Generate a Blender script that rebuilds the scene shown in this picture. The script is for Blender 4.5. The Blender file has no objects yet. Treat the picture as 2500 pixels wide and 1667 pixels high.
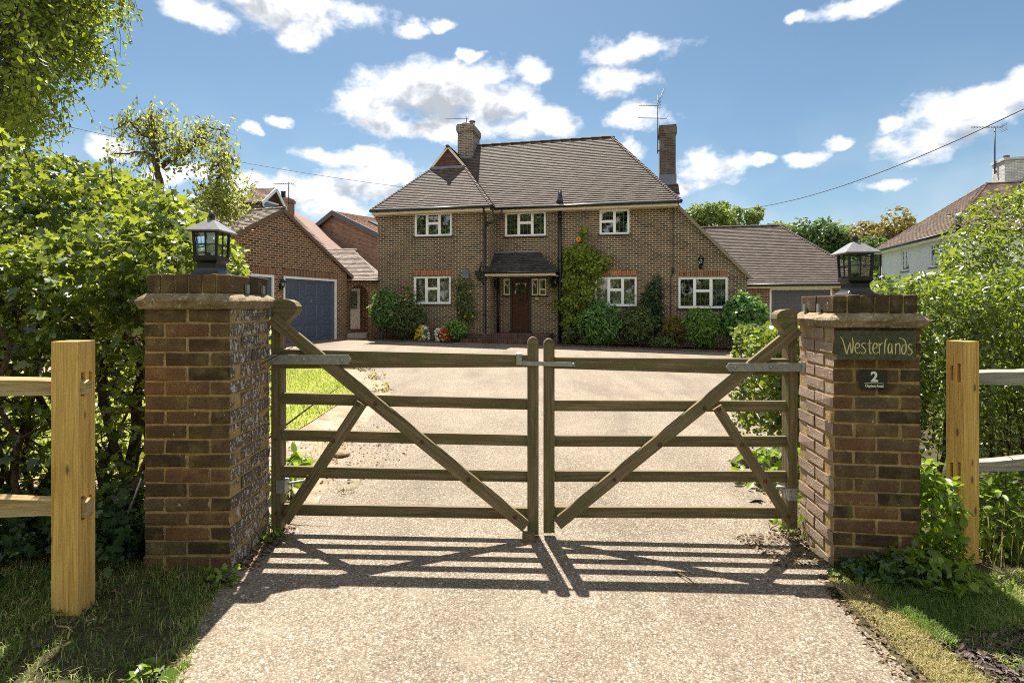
import bpy, math, random
import numpy as np
from mathutils import Vector, Matrix

S = bpy.context.scene
COL = S.collection
R = math.radians

# ------------------------------------------------------------------ camera
FPX = 1300.0            # focal length in pixels of a 2500 px wide frame
CX, HY, EYE = 1250.0, 744.0, 1.40
cam_d = bpy.data.cameras.new("camera")
cam = bpy.data.objects.new("camera", cam_d)
COL.objects.link(cam)
cam.location = (0, 0, EYE)
cam.rotation_euler = (R(90), 0, 0)
cam_d.sensor_width = 36.0
cam_d.lens = FPX / 2500.0 * 36.0
cam_d.shift_y = (HY - 1667 / 2) / 2500.0
cam_d.clip_start = 0.05
cam_d.clip_end = 2000
S.camera = cam

# ------------------------------------------------------------------ light
SUNV = Vector((-0.125, 0.63, 1.19)).normalized()
sun_d = bpy.data.lights.new("sun", 'SUN')
sun_d.energy = 5.0
sun_d.angle = R(0.5)
sun_d.color = (1.0, 0.93, 0.83)
sun = bpy.data.objects.new("sun", sun_d)
sun.rotation_euler = (-SUNV).to_track_quat('-Z', 'Y').to_euler()
sun.location = (0, 0, 60)
COL.objects.link(sun)
S.view_settings.view_transform = 'Standard'
S.view_settings.look = 'None'
S.view_settings.gamma = 1
S.view_settings.exposure = 1.44
S.cycles.max_bounces = 8
S.cycles.diffuse_bounces = 4
S.cycles.transparent_max_bounces = 12
S.cycles.use_denoising = False
S.cycles.filter_width = 1.05


# ------------------------------------------------------------------ node helpers
def add(nt, typ, ins=None, **props):
    n = nt.nodes.new(typ)
    for k, v in props.items():
        setattr(n, k, v)
    for k, v in (ins or {}).items():
        sock = n.inputs[k]
        if isinstance(v, bpy.types.NodeSocket):
            nt.links.new(v, sock)
        else:
            sock.default_value = v
    return n


def c4(c):
    return (c[0], c[1], c[2], 1.0)


def ramp(nt, fac, stops, interp='LINEAR'):
    n = add(nt, 'ShaderNodeValToRGB', {0: fac})
    cr = n.color_ramp
    cr.interpolation = interp
    while len(cr.elements) < len(stops):
        cr.elements.new(0.5)
    for e, (p, c) in zip(cr.elements, stops):
        e.position = p
        e.color = c4(c) if not isinstance(c, (int, float)) else (c, c, c, 1)
    return n.outputs[0]


def mixc(nt, fac, a, b, blend='MIX'):
    n = nt.nodes.new('ShaderNodeMix')
    n.data_type = 'RGBA'
    n.blend_type = blend
    n.clamp_factor = True
    for i, v in ((0, fac), (6, a), (7, b)):
        if isinstance(v, bpy.types.NodeSocket):
            nt.links.new(v, n.inputs[i])
        elif i == 0:
            n.inputs[i].default_value = v
        else:
            n.inputs[i].default_value = c4(v)
    return n.outputs[2]


def math_(nt, op, a, b=None, c=None, clamp=False):
    n = nt.nodes.new('ShaderNodeMath')
    n.operation = op
    n.use_clamp = clamp
    for i, v in enumerate((a, b, c)):
        if v is None:
            continue
        if isinstance(v, bpy.types.NodeSocket):
            nt.links.new(v, n.inputs[i])
        else:
            n.inputs[i].default_value = v
    return n.outputs[0]


def noise(nt, vec, scale, detail=4, rough=0.55, dist=0.0):
    ins = {'Scale': scale, 'Detail': detail, 'Roughness': rough, 'Distortion': dist}
    if vec is not None:
        ins['Vector'] = vec
    return add(nt, 'ShaderNodeTexNoise', ins)


def smooth(nt, v, lo, hi):
    n = add(nt, 'ShaderNodeMapRange', {0: v, 1: lo, 2: hi, 3: 0.0, 4: 1.0}, interpolation_type='SMOOTHSTEP')
    return n.outputs[0]


# ------------------------------------------------------------------ sky with clouds
W = bpy.data.worlds.new("World")
S.world = W
W.use_nodes = True
nt = W.node_tree
nt.nodes.clear()
sky = nt.nodes.new('ShaderNodeTexSky')
sky.sky_type = 'NISHITA'
sky.sun_disc = False
sky.sun_elevation = math.asin(SUNV.z)
sky.sun_rotation = math.atan2(SUNV.x, SUNV.y)
sky.air_density = 1.0
sky.dust_density = 0.6
sky.ozone_density = 2.2
tc = nt.nodes.new('ShaderNodeTexCoord')
dirv = tc.outputs['Generated']
sep = add(nt, 'ShaderNodeSeparateXYZ', {0: dirv})
az = math_(nt, 'ARCTAN2', sep.outputs[0], sep.outputs[1])
el = math_(nt, 'ARCSINE', sep.outputs[2])
stretch = add(nt, 'ShaderNodeVectorMath', {0: dirv, 1: (1, 1, 1.5)}, operation='MULTIPLY').outputs[0]
nd = noise(nt, stretch, 9.0, 5, 0.6)
warp = add(nt, 'ShaderNodeVectorMath', {0: nd.outputs['Color'], 1: (0.5, 0.5, 0.5)}, operation='SUBTRACT').outputs[0]
warp = add(nt, 'ShaderNodeVectorMath', {0: warp, 1: (0.10, 0.06, 0)}, operation='MULTIPLY').outputs[0]
ae = add(nt, 'ShaderNodeCombineXYZ', {0: az, 1: el, 2: 0.0}).outputs[0]
ae = add(nt, 'ShaderNodeVectorMath', {0: ae, 1: warp}, operation='ADD').outputs[0]
# cloud lumps: pixel-free list of (azimuth, elevation, half width, half height) worked out from the bearings of the clouds
CLOUD_WHITE, CLOUD_GREY = (5.3, 5.3, 5.4), (2.1, 2.3, 2.55)
CL = [(640, 5, 270, 62), (470, 30, 110, 35), (690, 88, 60, 26), (810, 40, 85, 40),
      (860, 255, 118, 58), (1010, 222, 175, 84), (1130, 240, 110, 60), (940, 205, 120, 45), (1075, 180, 85, 36), (1245, 285, 85, 36), (985, 290, 150, 30),
      (1440, 115, 115, 36), (1220, 172, 58, 28), (1420, 195, 80, 40), (1450, 268, 75, 32),
      (800, 365, 120, 32), (860, 415, 150, 50), (680, 430, 140, 46), (590, 425, 80, 30), (780, 480, 90, 34),
      (2220, 270, 170, 72), (2330, 225, 130, 66), (2110, 335, 110, 48), (2045, 298, 36, 20),
      (1625, 385, 95, 46), (1570, 425, 70, 30), (1430, 340, 46, 32), (1835, 363, 55, 17), (1925, 326, 48, 16), (1735, 373, 36, 16),
      (1965, 12, 105, 30), (1832, 40, 26, 18), (650, 276, 36, 14), (575, 295, 24, 16), (250, 352, 66, 34), (1000, 48, 36, 20), (930, 60, 36, 20), (1085, 125, 26, 14), (2030, 425, 60, 16), (430, 395, 70, 30)]
blobs = []
for (px, py, rx, ry) in CL:
    px, py, rx, ry = [v * 2500 / 2352 for v in (px, py, rx, ry)]
    u, v = (px - CX) / FPX, (HY - py) / FPX
    a0 = math.atan2(u, 1)
    e0 = math.asin(v / math.sqrt(1 + u * u + v * v))
    blobs.append((a0, e0, 1.08 * rx / FPX * math.cos(a0) ** 2, 1.08 * ry / FPX * math.cos(a0) * math.cos(e0) ** 2))


def cloud_field(vec, absolute):
    acc = None
    for (a0, e0, ra, re) in blobs:
        if absolute and re < 0.024:
            continue
        d = add(nt, 'ShaderNodeVectorMath', {0: vec, 1: (a0, e0, 0)}, operation='SUBTRACT').outputs[0]
        d = add(nt, 'ShaderNodeVectorMath', {0: d, 1: (1 / ra, 1 / re, 0)}, operation='MULTIPLY').outputs[0]
        d = add(nt, 'ShaderNodeVectorMath', {0: d}, operation='LENGTH').outputs['Value']
        if absolute:
            k = re / 0.05
            d = math_(nt, 'MULTIPLY_ADD', d, -k, k)
        else:
            d = math_(nt, 'SUBTRACT', 1.0, d)
        acc = d if acc is None else math_(nt, 'SMOOTH_MAX', acc, d, 0.22)
    return acc


dens = cloud_field(ae, False)
up = add(nt, 'ShaderNodeVectorMath', {0: ae, 1: (0.0, 0.022, 0)}, operation='ADD').outputs[0]
thick = cloud_field(up, True)
nf = noise(nt, stretch, 15.0, 9, 0.60).outputs[0]
nf3 = noise(nt, stretch, 26.0, 6, 0.55, 0.4).outputs[0]
nf2 = noise(nt, stretch, 6.0, 3, 0.5).outputs[0]
nn = math_(nt, 'MULTIPLY', math_(nt, 'SUBTRACT', nf, 0.5), 2.7)
edge = math_(nt, 'ADD', math_(nt, 'MULTIPLY', dens, 1.2), nn)
mask = smooth(nt, edge, -0.10, 0.80)
hz = smooth(nt, el, 0.42, 0.0)
veil = math_(nt, 'MULTIPLY', hz, math_(nt, 'MULTIPLY', smooth(nt, nf2, 0.35, 0.75), 0.30))
mask = math_(nt, 'MAXIMUM', mask, veil)
tk = math_(nt, 'ADD', thick, math_(nt, 'MULTIPLY', math_(nt, 'SUBTRACT', nf3, 0.5), 2.2))
grey = math_(nt, 'MULTIPLY', smooth(nt, tk, 0.18, 1.05), 0.9)
ccol = mixc(nt, grey, CLOUD_WHITE, CLOUD_GREY)
# unseen broken cloud added behind the viewer as fill light for the facade
back = smooth(nt, sep.outputs[1], 0.05, -0.35)
nb = noise(nt, stretch, 2.6, 7, 0.6).outputs[0]
mask = math_(nt, 'MAXIMUM', mask, math_(nt, 'MULTIPLY', back, smooth(nt, nb, 0.36, 0.52)))
skyc = add(nt, 'ShaderNodeHueSaturation', {'Hue': 0.487, 'Saturation': 1.06, 'Value': 0.50, 'Color': sky.outputs[0]}).outputs[0]
final = mixc(nt, mask, skyc, ccol)
bg = add(nt, 'ShaderNodeBackground', {0: final, 1: 0.085})
out = nt.nodes.new('ShaderNodeOutputWorld')
nt.links.new(bg.outputs[0], out.inputs[0])


# ------------------------------------------------------------------ bearings -> places
def gz(x):
    return -0.02 * max(-40, min(40, x))


def G(px, py, dz=0.0):
    """point where a bearing meets the gently tilted ground"""
    a, b = (px - CX) / FPX, (HY - py) / FPX
    Y = EYE / (-b - 0.02 * a)
    return Vector((a * Y, Y, gz(a * Y) + dz))


def A(px, py, Y):
    return Vector(((px - CX) / FPX * Y, Y, EYE + (HY - py) / FPX * Y))


class Frame:
    def __init__(s, X0, Y0, deg, z0=0.0):
        s.X0, s.Y0, s.deg, s.z0 = X0, Y0, deg, z0
        s.c, s.s = math.cos(R(deg)), math.sin(R(deg))

    def hit(s, px, py, off=0.0):
        """local (x, z) on the vertical plane a distance off behind the frame's front"""
        a, b = (px - CX) / FPX, (HY - py) / FPX
        # depth = -(X-X0)*sin + (Y-Y0)*cos
        Y = (off - s.X0 * s.s + s.Y0 * s.c) / (-a * s.s + s.c)
        X = a * Y
        return ((X - s.X0) * s.c + (Y - s.Y0) * s.s, EYE + b * Y - s.z0)

    def world(s, x, y, z):
        return Vector((s.X0 + x * s.c - y * s.s, s.Y0 + x * s.s + y * s.c, s.z0 + z))


# ------------------------------------------------------------------ mesh helpers
def np_mesh(name, verts, faces, rnd=None, uvs=None, smooth_flags=None, extra=None):
    """verts (N,3); faces = list of (m,k) index arrays"""
    me = bpy.data.meshes.new(name)
    verts = np.asarray(verts, dtype=np.float32)
    me.vertices.add(len(verts))
    me.vertices.foreach_set('co', verts.ravel())
    idx = np.concatenate([np.asarray(f, dtype=np.int32).ravel() for f in faces])
    tot = np.concatenate([np.full(len(f), np.asarray(f).shape[1], dtype=np.int32) for f in faces])
    start = np.concatenate([[0], np.cumsum(tot)[:-1]]).astype(np.int32)
    me.loops.add(len(idx))
    me.loops.foreach_set('vertex_index', idx)
    me.polygons.add(len(tot))
    me.polygons.foreach_set('loop_start', start)
    try:
        me.polygons.foreach_set('loop_total', tot)
    except Exception:
        pass
    me.update(calc_edges=True)
    if rnd is not None:
        at = me.attributes.new('rnd', 'FLOAT', 'FACE')
        at.data.foreach_set('value', np.asarray(rnd, dtype=np.float32))
    if extra is not None:
        at = me.attributes.new('extra', 'FLOAT', 'FACE')
        at.data.foreach_set('value', np.asarray(extra, dtype=np.float32))
    if uvs is not None:
        ul = me.uv_layers.new(name='UVMap')
        ul.data.foreach_set('uv', np.asarray(uvs, dtype=np.float32).ravel())
    if smooth_flags is not None:
        me.polygons.foreach_set('use_smooth', np.asarray(smooth_flags, dtype=bool))
    return me


def link(name, me, mat, parent=None):
    o = bpy.data.objects.new(name, me)
    COL.objects.link(o)
    if mat is not None:
        me.materials.append(mat)
    if parent is not None:
        o.parent = parent
    return o


class MB:
    """collects faces; builds ONE mesh object"""
    def __init__(s):
        s.v, s.f, s.uv, s.sm, s.r, s.e = [], [], [], [], [], []

    def face(s, pts, uv=None, sm=False, r=0.5, e=0.0):
        i = len(s.v)
        s.v.extend([tuple(p) for p in pts])
        s.f.append(list(range(i, i + len(pts))))
        s.uv.append(uv)
        s.sm.append(sm)
        s.r.append(r)
        s.e.append(e)

    def hexa(s, p, r=0.5, uvs=None, e=0.0):
        """p: 8 points, bottom 0-3 counter-clockwise from above, top 4-7"""
        i = len(s.v)
        s.v.extend([tuple(q) for q in p])
        for k, q in enumerate(((3, 2, 1, 0), (4, 5, 6, 7), (0, 1, 5, 4), (1, 2, 6, 5), (2, 3, 7, 6), (3, 0, 4, 7))):
            s.f.append([i + j for j in q])
            s.uv.append(None if uvs is None else [uvs[j] for j in q])
            s.sm.append(False)
            s.r.append(r)
            s.e.append(e[k] if isinstance(e, (list, tuple)) else e)

    def box(s, x0, x1, y0, y1, z0, z1, r=0.5, e=0.0):
        s.hexa([(x0, y0, z0), (x1, y0, z0), (x1, y1, z0), (x0, y1, z0), (x0, y0, z1), (x1, y0, z1), (x1, y1, z1), (x0, y1, z1)], r, None, e)

    def bar(s, p0, p1, w, h, up=(0, 0, 1), r=0.5, w1=None, h1=None, m0=0.0, m1=0.0):
        """bar p0->p1, width w across, height h along up; m0/m1 skew the end cuts"""
        p0, p1 = Vector(p0), Vector(p1)
        d = (p1 - p0)
        L = d.length
        d.normalize()
        up = Vector(up)
        sd = d.cross(up).normalized()
        up = sd.cross(d).normalized()
        w1 = w if w1 is None else w1
        h1 = h if h1 is None else h1
        q = []
        for pp, ww, hh, mm in ((p0, w, h, m0), (p1, w1, h1, m1)):
            q.append([pp - sd * ww / 2 - up * hh / 2 - d * mm, pp + sd * ww / 2 - up * hh / 2 - d * mm,
                      pp + sd * ww / 2 + up * hh / 2 + d * mm, pp - sd * ww / 2 + up * hh / 2 + d * mm])
        a, b = q
        o = random.random() * 7
        def fq(i, j, k):
            v = o + k * 0.31
            hgt = 0.08
            s.face([a[i], b[i], b[j], a[j]], [(o, v), (o + L, v), (o + L, v + hgt), (o, v + hgt)], False, r)
        fq(0, 1, 0); fq(1, 2, 1); fq(2, 3, 2); fq(3, 0, 3)
        s.face([a[0], a[1], a[2], a[3]], [(o, o), (o + .02, o), (o + .02, o + .08), (o, o + .08)], False, r)
        s.face([b[3], b[2], b[1], b[0]], [(o, o), (o + .02, o), (o + .02, o + .08), (o, o + .08)], False, r)

    def prism(s, pts, vec, r=0.5):
        """planar polygon pts extruded by vec"""
        vec = Vector(vec)
        a = [Vector(p) for p in pts]
        b = [p + vec for p in a]
        n = len(a)
        nrm = Vector((0, 0, 0))
        for i in range(n):
            nrm += a[i].cross(a[(i + 1) % n])
        if nrm.dot(vec) > 0:
            a, b = b, a
        s.face(a, r=r)
        s.face(b[::-1], r=r)
        for i in range(n):
            j = (i + 1) % n
            s.face([a[j], a[i], b[i], b[j]], r=r)

    def tube(s, pts, rad, n=8, r=0.5, caps=True):
        pts = [Vector(p) for p in pts]
        rad = [rad] * len(pts) if isinstance(rad, (int, float)) else rad
        rings = []
        prev = None
        L = 0
        i0 = len(s.v)
        for i, p in enumerate(pts):
            d = (pts[min(i + 1, len(pts) - 1)] - pts[max(i - 1, 0)]).normalized()
            if prev is None:
                ref = Vector((0, 0, 1)) if abs(d.z) < 0.9 else Vector((1, 0, 0))
                x = d.cross(ref).normalized()
            else:
                x = (prev - d * prev.dot(d)).normalized()
            prev = x
            y = d.cross(x)
            if i:
                L += (p - pts[i - 1]).length
            for k in range(n):
                a = 2 * math.pi * k / n
                s.v.append(tuple(p + (x * math.cos(a) + y * math.sin(a)) * rad[i]))
            rings.append(L)
        for i in range(len(pts) - 1):
            for k in range(n):
                k2 = (k + 1) % n
                s.f.append([i0 + i * n + k, i0 + i * n + k2, i0 + (i + 1) * n + k2, i0 + (i + 1) * n + k])
                s.uv.append([(rings[i], k / n), (rings[i], (k + 1) / n), (rings[i + 1], (k + 1) / n), (rings[i + 1], k / n)])
                s.sm.append(True); s.r.append(r); s.e.append(0.0)
        if caps:
            s.f.append([i0 + k for k in range(n)][::-1]); s.uv.append(None); s.sm.append(False); s.r.append(r); s.e.append(0.0)
            s.f.append([i0 + (len(pts) - 1) * n + k for k in range(n)]); s.uv.append(None); s.sm.append(False); s.r.append(r); s.e.append(0.0)

    def lathe(s, prof, c, n=16, axis='z', square=False, r=0.5):
        """profile of (radius, height) about c; square=True makes a four sided moulding"""
        n = 4 if square else n
        c = Vector(c)
        i0 = len(s.v)
        for (rr, h) in prof:
            for k in range(n):
                a = 2 * math.pi * (k + (0.5 if square else 0)) / n
                q = rr * (math.sqrt(2) if square else 1)
                x, y = q * math.cos(a), q * math.sin(a)
                p = {'z': (x, y, h), 'y': (x, h, y), 'x': (h, x, y)}[axis]
                s.v.append(tuple(c + Vector(p)))
        for i in range(len(prof) - 1):
            for k in range(n):
                k2 = (k + 1) % n
                s.f.append([i0 + i * n + k, i0 + i * n + k2, i0 + (i + 1) * n + k2, i0 + (i + 1) * n + k])
                s.uv.append(None); s.sm.append(not square); s.r.append(r); s.e.append(0.0)
        s.f.append([i0 + k for k in range(n)][::-1]); s.uv.append(None); s.sm.append(False); s.r.append(r); s.e.append(0.0)
        s.f.append([i0 + (len(prof) - 1) * n + k for k in range(n)]); s.uv.append(None); s.sm.append(False); s.r.append(r); s.e.append(0.0)

    def build(s, name, mat, parent=None, bevel=0.0, seg=1):
        me = bpy.data.meshes.new(name)
        me.from_pydata(s.v, [], s.f)
        ul = me.uv_layers.new(name='UVMap')
        uvs = []
        for f, uv in zip(s.f, s.uv):
            if uv is not None:
                uvs.extend(uv)
                continue
            p = [Vector(s.v[i]) for i in f]
            n = Vector((0, 0, 0))
            for i in range(len(p)):
                n += p[i].cross(p[(i + 1) % len(p)])
            if n.length > 1e-12:
                n.normalize()
            if abs(n.z) > 0.95:
                uvs.extend([(q.x, q.y) for q in p])
            else:
                u = Vector((0, 0, 1)).cross(n).normalized()
                k = max(0.3, math.sqrt(max(0, 1 - n.z * n.z)))
                uvs.extend([(q.dot(u), q.z / k) for q in p])
        ul.data.foreach_set('uv', np.array(uvs, dtype=np.float32).ravel())
        at = me.attributes.new('rnd', 'FLOAT', 'FACE')
        at.data.foreach_set('value', np.array(s.r, dtype=np.float32))
        if any(s.e):
            at = me.attributes.new('extra', 'FLOAT', 'FACE')
            at.data.foreach_set('value', np.array(s.e, dtype=np.float32))
        me.polygons.foreach_set('use_smooth', np.array(s.sm, dtype=bool))
        me.update()
        o = link(name, me, mat, parent)
        if bevel:
            bm = o.modifiers.new('bevel', 'BEVEL')
            bm.width = bevel
            bm.segments = seg
            bm.limit_method = 'ANGLE'
            bm.angle_limit = R(40)
        return o


def tag(o, label=None, cat=None, group=None, kind=None):
    if label: o['label'] = label
    if cat: o['category'] = cat
    if group: o['group'] = group
    if kind: o['kind'] = kind
    return o


def thing(name, label, cat, loc=(0, 0, 0), rz=0.0, group=None):
    o = bpy.data.objects.new(name, None)
    COL.objects.link(o)
    o.location = loc
    o.rotation_euler = (0, 0, R(rz))
    o.empty_display_size = 0.1
    return tag(o, label, cat, group)


# ------------------------------------------------------------------ materials
def new_mat(name):
    m = bpy.data.materials.new(name)
    m.use_nodes = True
    nt = m.node_tree
    nt.nodes.clear()
    return m, nt


def finish(nt, col, rough=0.7, spec=0.3, bump=None, bstr=0.3, bdist=0.01, metal=0.0, extra_shader=None, mixf=None):
    ins = {'Base Color': col if isinstance(col, bpy.types.NodeSocket) else c4(col), 'Roughness': rough, 'Specular IOR Level': spec, 'Metallic': metal}
    if bump is not None:
        b = add(nt, 'ShaderNodeBump', {'Height': bump, 'Strength': bstr, 'Distance': bdist})
        ins['Normal'] = b.outputs[0]
    p = add(nt, 'ShaderNodeBsdfPrincipled', ins)
    sh = p.outputs[0]
    if extra_shader is not None:
        sh = add(nt, 'ShaderNodeMixShader', {0: mixf, 1: sh, 2: extra_shader}).outputs[0]
    o = nt.nodes.new('ShaderNodeOutputMaterial')
    nt.links.new(sh, o.inputs[0])
    return p


def plain(name, col, rough=0.5, spec=0.4, metal=0.0, var=0.12, scale=6.0):
    m, nt = new_mat(name)
    tcn = nt.nodes.new('ShaderNodeTexCoord')
    n = noise(nt, tcn.outputs['Object'], scale, 5, 0.6).outputs[0]
    k = ramp(nt, n, [(0.3, 1 - var), (0.7, 1 + var)])
    c = mixc(nt, 1.0, col, k, 'MULTIPLY')
    finish(nt, c, rough, spec, n, 0.08, 0.004, metal)
    return m


def brick_mat(name, stops, mortar, bw=0.225, bh=0.075, ms=0.010, offset=0.5, tint=None, bump=0.5):
    m, nt = new_mat(name)
    uv = nt.nodes.new('ShaderNodeUVMap').outputs[0]
    wob = noise(nt, uv, 9.0, 2, 0.5).outputs['Color']
    wv = add(nt, 'ShaderNodeVectorMath', {0: wob, 1: (0.5, 0.5, 0.5)}, operation='SUBTRACT').outputs[0]
    wv = add(nt, 'ShaderNodeVectorMath', {0: wv, 1: (0.008, 0.008, 0)}, operation='MULTIPLY').outputs[0]
    vec = add(nt, 'ShaderNodeVectorMath', {0: uv, 1: wv}, operation='ADD').outputs[0]
    b = add(nt, 'ShaderNodeTexBrick', {'Vector': vec, 'Color1': (0, 0, 0, 1), 'Color2': (1, 1, 1, 1), 'Mortar': (0, 0, 0, 1), 'Scale': 1.0,
                                       'Mortar Size': ms, 'Mortar Smooth': 0.25, 'Bias': 0.0, 'Brick Width': bw, 'Row Height': bh})
    b.offset = offset
    b.squash = 1.0
    col = ramp(nt, b.outputs['Color'], stops)
    n1 = noise(nt, uv, 1.3, 5, 0.6).outputs[0]
    n2 = noise(nt, uv, 60, 3, 0.6).outputs[0]
    col = mixc(nt, 1.0, col, ramp(nt, n2, [(0.3, 0.75), (0.7, 1.25)]), 'MULTIPLY')
    col = mixc(nt, 1.0, col, ramp(nt, n1, [(0.3, 0.82), (0.7, 1.16)]), 'MULTIPLY')
    if tint:
        col = mixc(nt, math_(nt, 'MULTIPLY', smooth(nt, n1, 0.45, 0.65), tint[1]), col, tint[0])
    mc = mixc(nt, 1.0, mortar, ramp(nt, n2, [(0.3, 0.8), (0.7, 1.15)]), 'MULTIPLY')
    col = mixc(nt, b.outputs['Fac'], col, mc)
    h = math_(nt, 'ADD', math_(nt, 'MULTIPLY', math_(nt, 'SUBTRACT', 1.0, b.outputs['Fac']), 1.0), math_(nt, 'MULTIPLY', n2, 0.4))
    finish(nt, col, 0.85, 0.2, h, bump, 0.008)
    return m


def tile_mat(name, stops, lichen=(0.45, 0.43, 0.36), lam=0.5):
    m, nt = new_mat(name)
    at = add(nt, 'ShaderNodeAttribute', attribute_name='rnd')
    tcn = nt.nodes.new('ShaderNodeTexCoord')
    col = ramp(nt, at.outputs['Fac'], stops)
    n1 = noise(nt, tcn.outputs['Object'], 0.9, 5, 0.6).outputs[0]
    n2 = noise(nt, tcn.outputs['Object'], 25, 4, 0.65).outputs[0]
    col = mixc(nt, 1.0, col, ramp(nt, n1, [(0.3, 0.90), (0.7, 1.1)]), 'MULTIPLY')
    col = mixc(nt, math_(nt, 'MULTIPLY', smooth(nt, n2, 0.58, 0.70), lam), col, lichen)
    finish(nt, col, 0.8, 0.25, n2, 0.3, 0.006)
    return m


def wood_mat(name, c0, c1, c2, knots=0.0, moss=None, grain=1.0):
    m, nt = new_mat(name)
    uv = nt.nodes.new('ShaderNodeUVMap').outputs[0]
    at = add(nt, 'ShaderNodeAttribute', attribute_name='rnd')
    st = add(nt, 'ShaderNodeVectorMath', {0: uv, 1: (1.3, 26.0 * grain, 1)}, operation='MULTIPLY').outputs[0]
    n1 = noise(nt, st, 1.6, 5, 0.6, 0.6).outputs[0]
    st2 = add(nt, 'ShaderNodeVectorMath', {0: uv, 1: (3, 130.0, 1)}, operation='MULTIPLY').outputs[0]
    n2 = noise(nt, st2, 1.5, 3, 0.6).outputs[0]
    col = ramp(nt, n1, [(0.28, c0), (0.5, c1), (0.72, c2)])
    col = mixc(nt, 1.0, col, ramp(nt, n2, [(0.3, 0.72), (0.7, 1.22)]), 'MULTIPLY')
    col = mixc(nt, 1.0, col, ramp(nt, at.outputs['Fac'], [(0, 0.72), (1, 1.28)]), 'MULTIPLY')
    n3 = noise(nt, uv, 5, 5, 0.65).outputs[0]
    if moss:
        col = mixc(nt, math_(nt, 'MULTIPLY', smooth(nt, n3, 0.44, 0.62), moss[1]), col, moss[0])
        n4 = noise(nt, uv, 23, 5, 0.7).outputs[0]
        col = mixc(nt, math_(nt, 'MULTIPLY', smooth(nt, n4, 0.60, 0.70), 0.45), col, (0.30, 0.27, 0.17))
    if knots:
        vk = add(nt, 'ShaderNodeTexVoronoi', {'Vector': add(nt, 'ShaderNodeVectorMath', {0: uv, 1: (5.5, 15.0, 1)}, operation='MULTIPLY').outputs[0], 'Scale': 1.0, 'Randomness': 1.0})
        kf = smooth(nt, vk.outputs['Distance'], 0.20, 0.06)
        col = mixc(nt, math_(nt, 'MULTIPLY', kf, knots), col, (0.12, 0.06, 0.02))
    finish(nt, col, 0.72, 0.25, math_(nt, 'ADD', n2, math_(nt, 'MULTIPLY', n1, 0.6)), 0.25, 0.004)
    return m


def leaf_mat(name, stops, trans, tw=0.45, rough=0.42, spec=0.35):
    m, nt = new_mat(name)
    at = add(nt, 'ShaderNodeAttribute', attribute_name='rnd')
    col = ramp(nt, at.outputs['Fac'], stops)
    tr = add(nt, 'ShaderNodeBsdfTranslucent', {0: mixc(nt, 1.0, ramp(nt, at.outputs['Fac'], [(0, 0.75), (1, 1.2)]), trans, 'MULTIPLY')}).outputs[0]
    finish(nt, col, rough, spec, extra_shader=tr, mixf=tw)
    return m


M = {}
M['brick'] = brick_mat('house brick', [(0.0, (0.028, 0.024, 0.019)), (0.28, (0.065, 0.044, 0.029)), (0.5, (0.093, 0.066, 0.037)), (0.72, (0.119, 0.082, 0.044)), (0.9, (0.157, 0.078, 0.044)), (1.0, (0.067, 0.062, 0.045))],
                       (0.56, 0.47, 0.34), ms=0.0092, tint=((0.125, 0.10, 0.048), 0.4))
M['brick_garage'] = brick_mat('garage brick', [(0.0, (0.045, 0.030, 0.025)), (0.3, (0.10, 0.052, 0.035)), (0.6, (0.17, 0.08, 0.047)), (0.85, (0.21, 0.095, 0.052)), (1.0, (0.10, 0.062, 0.046))], (0.52, 0.39, 0.25), ms=0.012)
M['brick_far'] = brick_mat('pale red brick', [(0.0, (0.14, 0.075, 0.055)), (0.5, (0.24, 0.12, 0.08)), (1.0, (0.30, 0.15, 0.09))], (0.42, 0.33, 0.25))
M['brick_stack'] = brick_mat('weathered chimney brick', [(0.0, (0.075, 0.065, 0.055)), (0.5, (0.145, 0.115, 0.088)), (1.0, (0.22, 0.17, 0.125))], (0.46, 0.42, 0.34))
M['brick_dark_stack'] = brick_mat('sooty chimney brick', [(0.0, (0.05, 0.04, 0.035)), (0.5, (0.10, 0.065, 0.05)), (1.0, (0.15, 0.09, 0.065))], (0.17, 0.15, 0.125), tint=((0.26, 0.245, 0.22), 0.45))
M['brick_white'] = brick_mat('whitewashed chimney brick', [(0.0, (0.42, 0.41, 0.40)), (0.5, (0.6, 0.59, 0.57)), (1.0, (0.72, 0.71, 0.69))], (0.34, 0.33, 0.31), tint=((0.25, 0.24, 0.22), 0.4))
M['lintel'] = brick_mat('red soldier brick', [(0.0, (0.22, 0.075, 0.035)), (0.5, (0.33, 0.12, 0.055)), (1.0, (0.38, 0.17, 0.08))], (0.42, 0.30, 0.19), bw=0.075, bh=0.45, ms=0.009, offset=0.0)
M['lintel_dull'] = brick_mat('brown soldier brick', [(0.0, (0.13, 0.06, 0.035)), (0.5, (0.20, 0.10, 0.055)), (1.0, (0.26, 0.13, 0.07))], (0.36, 0.26, 0.17), bw=0.075, bh=0.45, ms=0.009, offset=0.0)
M['brick_step'] = brick_mat('dark step brick', [(0.0, (0.05, 0.03, 0.026)), (0.6, (0.10, 0.055, 0.042)), (1.0, (0.14, 0.075, 0.055))], (0.16, 0.13, 0.10), bw=0.075, bh=0.22, ms=0.007, offset=0.0)
M['tile'] = tile_mat('brown clay roof tile', [(0.0, (0.082, 0.064, 0.052)), (0.4, (0.095, 0.075, 0.063)), (0.75, (0.107, 0.084, 0.070)), (1.0, (0.127, 0.101, 0.084))], (0.267, 0.255, 0.210), 0.35)
M['tile_garage'] = tile_mat('grey brown roof tile', [(0.0, (0.145, 0.115, 0.093)), (0.5, (0.212, 0.170, 0.140)), (1.0, (0.281, 0.225, 0.187))], (0.383, 0.365, 0.306), 0.4)
M['tile_porch'] = tile_mat('dark slate brown porch tile', [(0.0, (0.035, 0.032, 0.032)), (1.0, (0.075, 0.066, 0.062))], (0.2, 0.2, 0.19), 0.2)
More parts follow.
